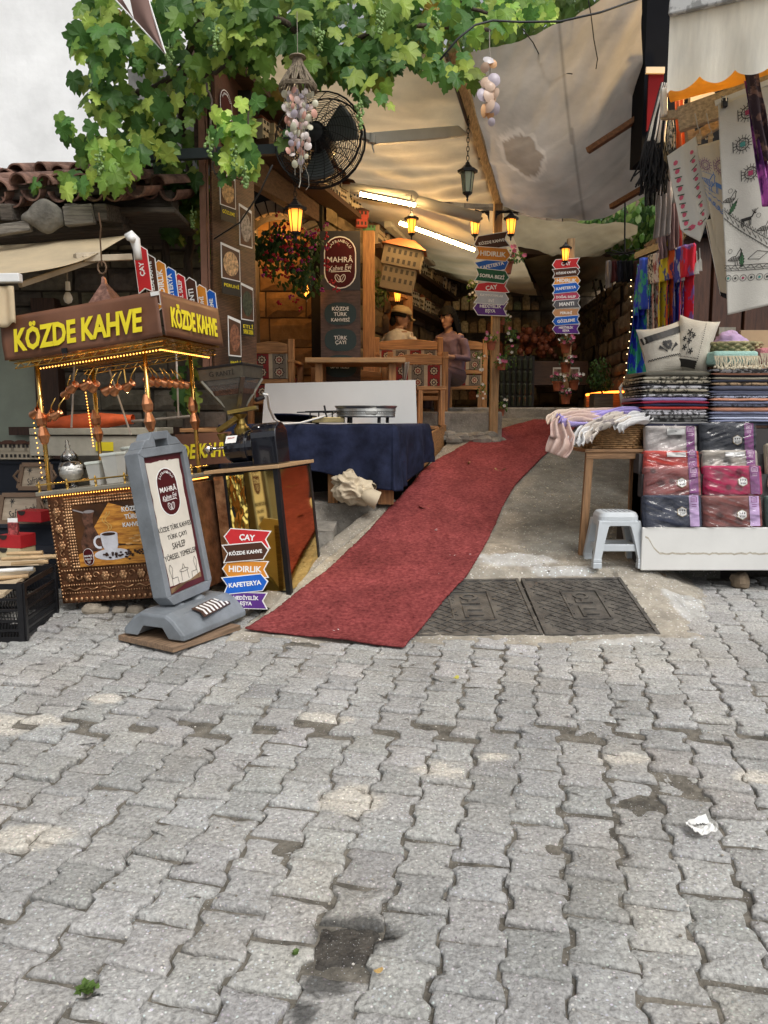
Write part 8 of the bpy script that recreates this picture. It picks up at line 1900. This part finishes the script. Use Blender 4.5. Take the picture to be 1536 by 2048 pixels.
OR=flat('cloth_orange',(.75,.20,.06),.8);hang('hanging_scarf','orange and pink scarf hanging in light behind the pale beam',[(1350,195,5.4),(1368,195,5.4),(1372,290,5.4),(1354,296,5.4)],OR,.02,2,5,'scarf');hang('hanging_scarf','thin black scarf with white dots left of the orange scarf',[(1336,232,5.42),(1348,230,5.42),(1350,300,5.42),(1334,300,5.42)],_mc['dress_speck'],.02,2,5,'scarf')
t=thing('shop_awning','dirty white awning with scalloped valance and golden underside, top right','awning',P(1440,60,4.6));VAL=mat('valance_cloth',(.80,.79,.71),.7,var=.10,vs=3,bump=.15,vcol=True,transl=.25,stretch=(3,3,.6));GLD=mat('golden_underside',(.92,.62,.14),.7,var=.1,bump=.15,transl=.5)
a0,a1=P(1340,28,4.6),P(1700,-52,4.1)
def valf(a,b):
 p=a0.lerp(a1,a);L=(.36-.03*a)+(.055*abs(math.sin(a*3.1416*4.6+.3))**.6 if b>0 else 0)+.03*(1-sstep(0,.03,a));return p+V((0,.012*math.sin(a*21)*b,-L*b))
mb=MB();mb.grid(lambda a,b:valf(a,1-b),120,14,cf=lambda a,b:[1.05-.12*abs(fz(a*30,b*1.5,2))-.15*(1-sstep(0,.04,abs(a-.035)))*.6-.1*(1-b)*0]*3);build(mb,'valance',VAL,t,W=True,smooth=True)
mb=MB();mb.bar(P(1340,18,4.6),P(1700,-66,4.1),.06,.085);build(mb,'front_bar',mat('dirty_white_bar',(.62,.62,.60),.5,var=.5,vs=7,lo=.45,hi=.5,col2=(.64,.64,.62),bump=.1),t,W=True,bevel=.01)
g=[P(1340,182,5.3),P(1720,90,4.8),P(1710,-50,4.15),P(1341,26,4.62)]
mb=MB();mb.grid(lambda a,b:bil(g,a,b)+V((0,0,.02*math.sin(math.pi*b)+.004*nz(a*6,b*6))),30,16);build(mb,'canopy',GLD,t,W=True,smooth=True)
mb=MB();mb.tube([P(1341,186,5.25),P(1500,148,5.0),P(1700,90,4.75)],[.055,.05,.05],12);build(mb,'rolled_cloth',GLD,t,W=True,smooth=True)
L=bpy.data.lights.new('stall_fill_light','POINT');L.energy=22;L.color=(1,.66,.25);L.shadow_soft_size=.06;lo_=bpy.data.objects.new('stall_fill_light',L);COL.objects.link(lo_);lo_.location=P(1400,215,5.6)  # unseen fill light added to brighten the golden underside of the awning
t=thing('red_banner','dark red cloth banner under a cream card beside the taupe awning','banner',P(1310,190,6.0));mb=MB();mb.box2(P(1293,262,6.0),P(1326,146,6.02));build(mb,'cloth',flat('banner_red',(.07,.004,.008),.9,spec=.1),t,W=True);mb=MB();mb.box2(P(1292,146,5.98),P(1328,136,6.0));build(mb,'card',flat('card_cream',(.5,.42,.32)),t,W=True)
# ---------------------------------------------------------------- shell chimes, flag, cables
SHELLC=[(.74,.58,.54),(.76,.68,.64),(.60,.54,.62),(.70,.38,.30),(.68,.66,.50)];SHM=mat('shell',(1,1,1),.35,var=.08,vcol=True,bump=.1,transl=.15)
def shell(m,c,s,r):
 d=V((r.gauss(0,.7),-1,r.gauss(0,.4))).normalized();Q=d.to_track_quat('Z','Y').to_matrix().to_4x4();Q.translation=c;m.col=r.choice(SHELLC);n=14
 rings=[(0,.18),(.35,.17),(.7,.10),(1,0)];vs=[(0,0,s*.3)];fs=[]
 for(q,z)in rings[1:]:vs+=[(s*q*math.cos(6.2832*i/n)*(1+(.04 if i%2 else 0)),s*q*1.08*math.sin(6.2832*i/n),s*z*1.6)for i in range(n)]
 fs+=[(0,1+i,1+(i+1)%n)for i in range(n)]+[(1+j*n+i,1+(j+1)*n+i,1+(j+1)*n+(i+1)%n,1+j*n+(i+1)%n)for j in range(2)for i in range(n)];m.add(vs,fs,Q)
c=P(596,175,4.6);k=4.6/FPX
t=thing('shell_chime','long shell wind chime with woven cone top hanging before the fan','wind chime',c);r=random.Random(21)
mb=MB();mb.lathe([(.001,.175),(.045,.165),(.05,.158),(.012,.15)],c,14)
for i in range(60):
 a=6.283*i/60;pr_=[(.022,.155),(.03,.12),(.07,.06),(.105,.005),(.10,-.01)];mb.tube([c+V((q*math.cos(a+.15*j*math.sin(i)),q*math.sin(a+.15*j*math.sin(i)),z))for j,(q,z)in enumerate(pr_)],.0045,4)
for j in range(3):mb.tube([c+V((.104*math.cos(a*.3),.104*math.sin(a*.3),-.0-.007*j+.004*math.sin(a*5)))for a in range(22)],.005,5,cap=False)
build(mb,'woven_cone',mat('raffia',(.20,.16,.11),.9,var=.5,vs=40,bump=.5),t,W=True)
mb=MB();ms=MB()
for i in range(15):
 a=6.283*i/15*2.6;q=.092*(1-.045*i);x,y=q*math.cos(a),q*math.sin(a);L_=.18+.018*i+.05*r.random();mb.tube([c+V((x,y,0)),c+V((x*.8,y*.8,-L_))],.0015,4);z=-.04
 while z>-L_:shell(ms,c+V((x*.9+r.gauss(0,.008),y*.9-.006,z)),.013+.010*r.random(),r);z-=.040+.035*r.random()
build(mb,'strings',string_m,t,W=True);build(ms,'shells',SHM,t,W=True,smooth=True)
mb=MB();mb.tube([c+V((0,0,.17)),c+V((0,0,.4))],.002,4);mb.tube([c+V((0,0,0)),P(604,345,4.6)],.002,4);mb.tube([P(600,330,4.6),P(601,362,4.62),P(598,375,4.6)],.003,4);mb.tube([P(609,330,4.6),P(617,352,4.6),P(618,372,4.6),P(612,380,4.6)],.0015,4);build(mb,'cord',string_m,t,W=True)
c=P(980,140,4.6);t=thing('shell_chime','short cluster of big lilac and orange shells hanging at the awning edge','wind chime',c)
mb=MB();mb.tube([P(979,60,4.6),P(979,98,4.6),P(981,115,4.6),P(977,240,4.6)],.003,5);build(mb,'cord',string_m,t,W=True)
ms=MB();SHELLC=[(.66,.48,.36),(.52,.46,.52),(.70,.40,.20),(.64,.60,.60)]
for(du,v,s)in((-3,120,.03),(-10,135,.025),(6,128,.022),(-8,165,.03),(8,160,.034),(0,172,.03),(-14,190,.034),(0,192,.04),(10,188,.03),(-12,222,.032),(-2,212,.036),(9,218,.03),(0,228,.024),(3,244,.02)):shell(ms,P(980+du,v,4.58-.02*r.random()),s*1.05,r)
build(ms,'shells',SHM,t,W=True,smooth=True)
t=thing('pennant_flag','brown triangular pennant with white edge hanging point down at top left','flag',P(280,0,4.2));A_,B_,C_=P(208,-25,4.2),P(285,-40,4.2),P(331,108,4.2)
mb=MB();mb.grid(lambda a,b:A_.lerp(B_,a).lerp(C_,b)+V((0,.02*math.sin(a*5+b*3),0)),10,12);build(mb,'cloth',flat('pennant_brown',(.20,.12,.10),.8),t,W=True,smooth=True,solid=.002)
mb=MB();mb.tube([A_.lerp(C_,f/8)+V((0,-.003,0))for f in range(9)],.004,5);mb.tube([B_.lerp(C_,f/8)+V((0,-.003,0))for f in range(9)],.005,5);build(mb,'white_edge',paper,t,W=True)
mb=MB();mb.add([P(234,-20,4.19),P(256,-20,4.19),P(268,38,4.19)],[(0,2,1)]);build(mb,'white_patch',paper,t,W=True,solid=.001)
CB=flat('cable_black',(.015,.018,.02),.5)
def cable(pts,r_,label):
 pts=[P(*q)for q in pts];m=MB();m.tube(pts,r_,6);tag(build(m,'cable',CB,smooth=True),label,'cable')
cable([(880,120,4.9),(915,78,4.9),(950,50,4.9),(985,41,4.95),(1040,44,5.0),(1120,43,5.0),(1200,25,5.0),(1290,-6,5.0)],.0065,'thick dark cable crossing below the top of the taupe awning')
cable([(1045,58,5.6),(1066,85,5.8),(1085,122,6),(1100,142,6.1),(1145,148,6.1)],.004,'thin loose black wire looping left on the taupe awning');cable([(1175,-10,5.4),(1182,30,5.5),(1188,80,5.7),(1195,118,5.8),(1192,138,5.8)],.004,'thin black wire hanging on the upper right taupe awning')
cable([(545,330,5.5),(520,385,5.6),(480,445,5.7),(428,478,5.8)],.006,'thin dark cable looping in front of the menu pillar')
mb=MB();mb.tube([P(1248,840,6.0),P(1240,775,6.0),P(1246,768,6.0),P(1256,770,6.0)],.012,8);tag(build(mb,'rail_end',AL,smooth=True),'curved grey metal rail end beside the blue dress','rail')
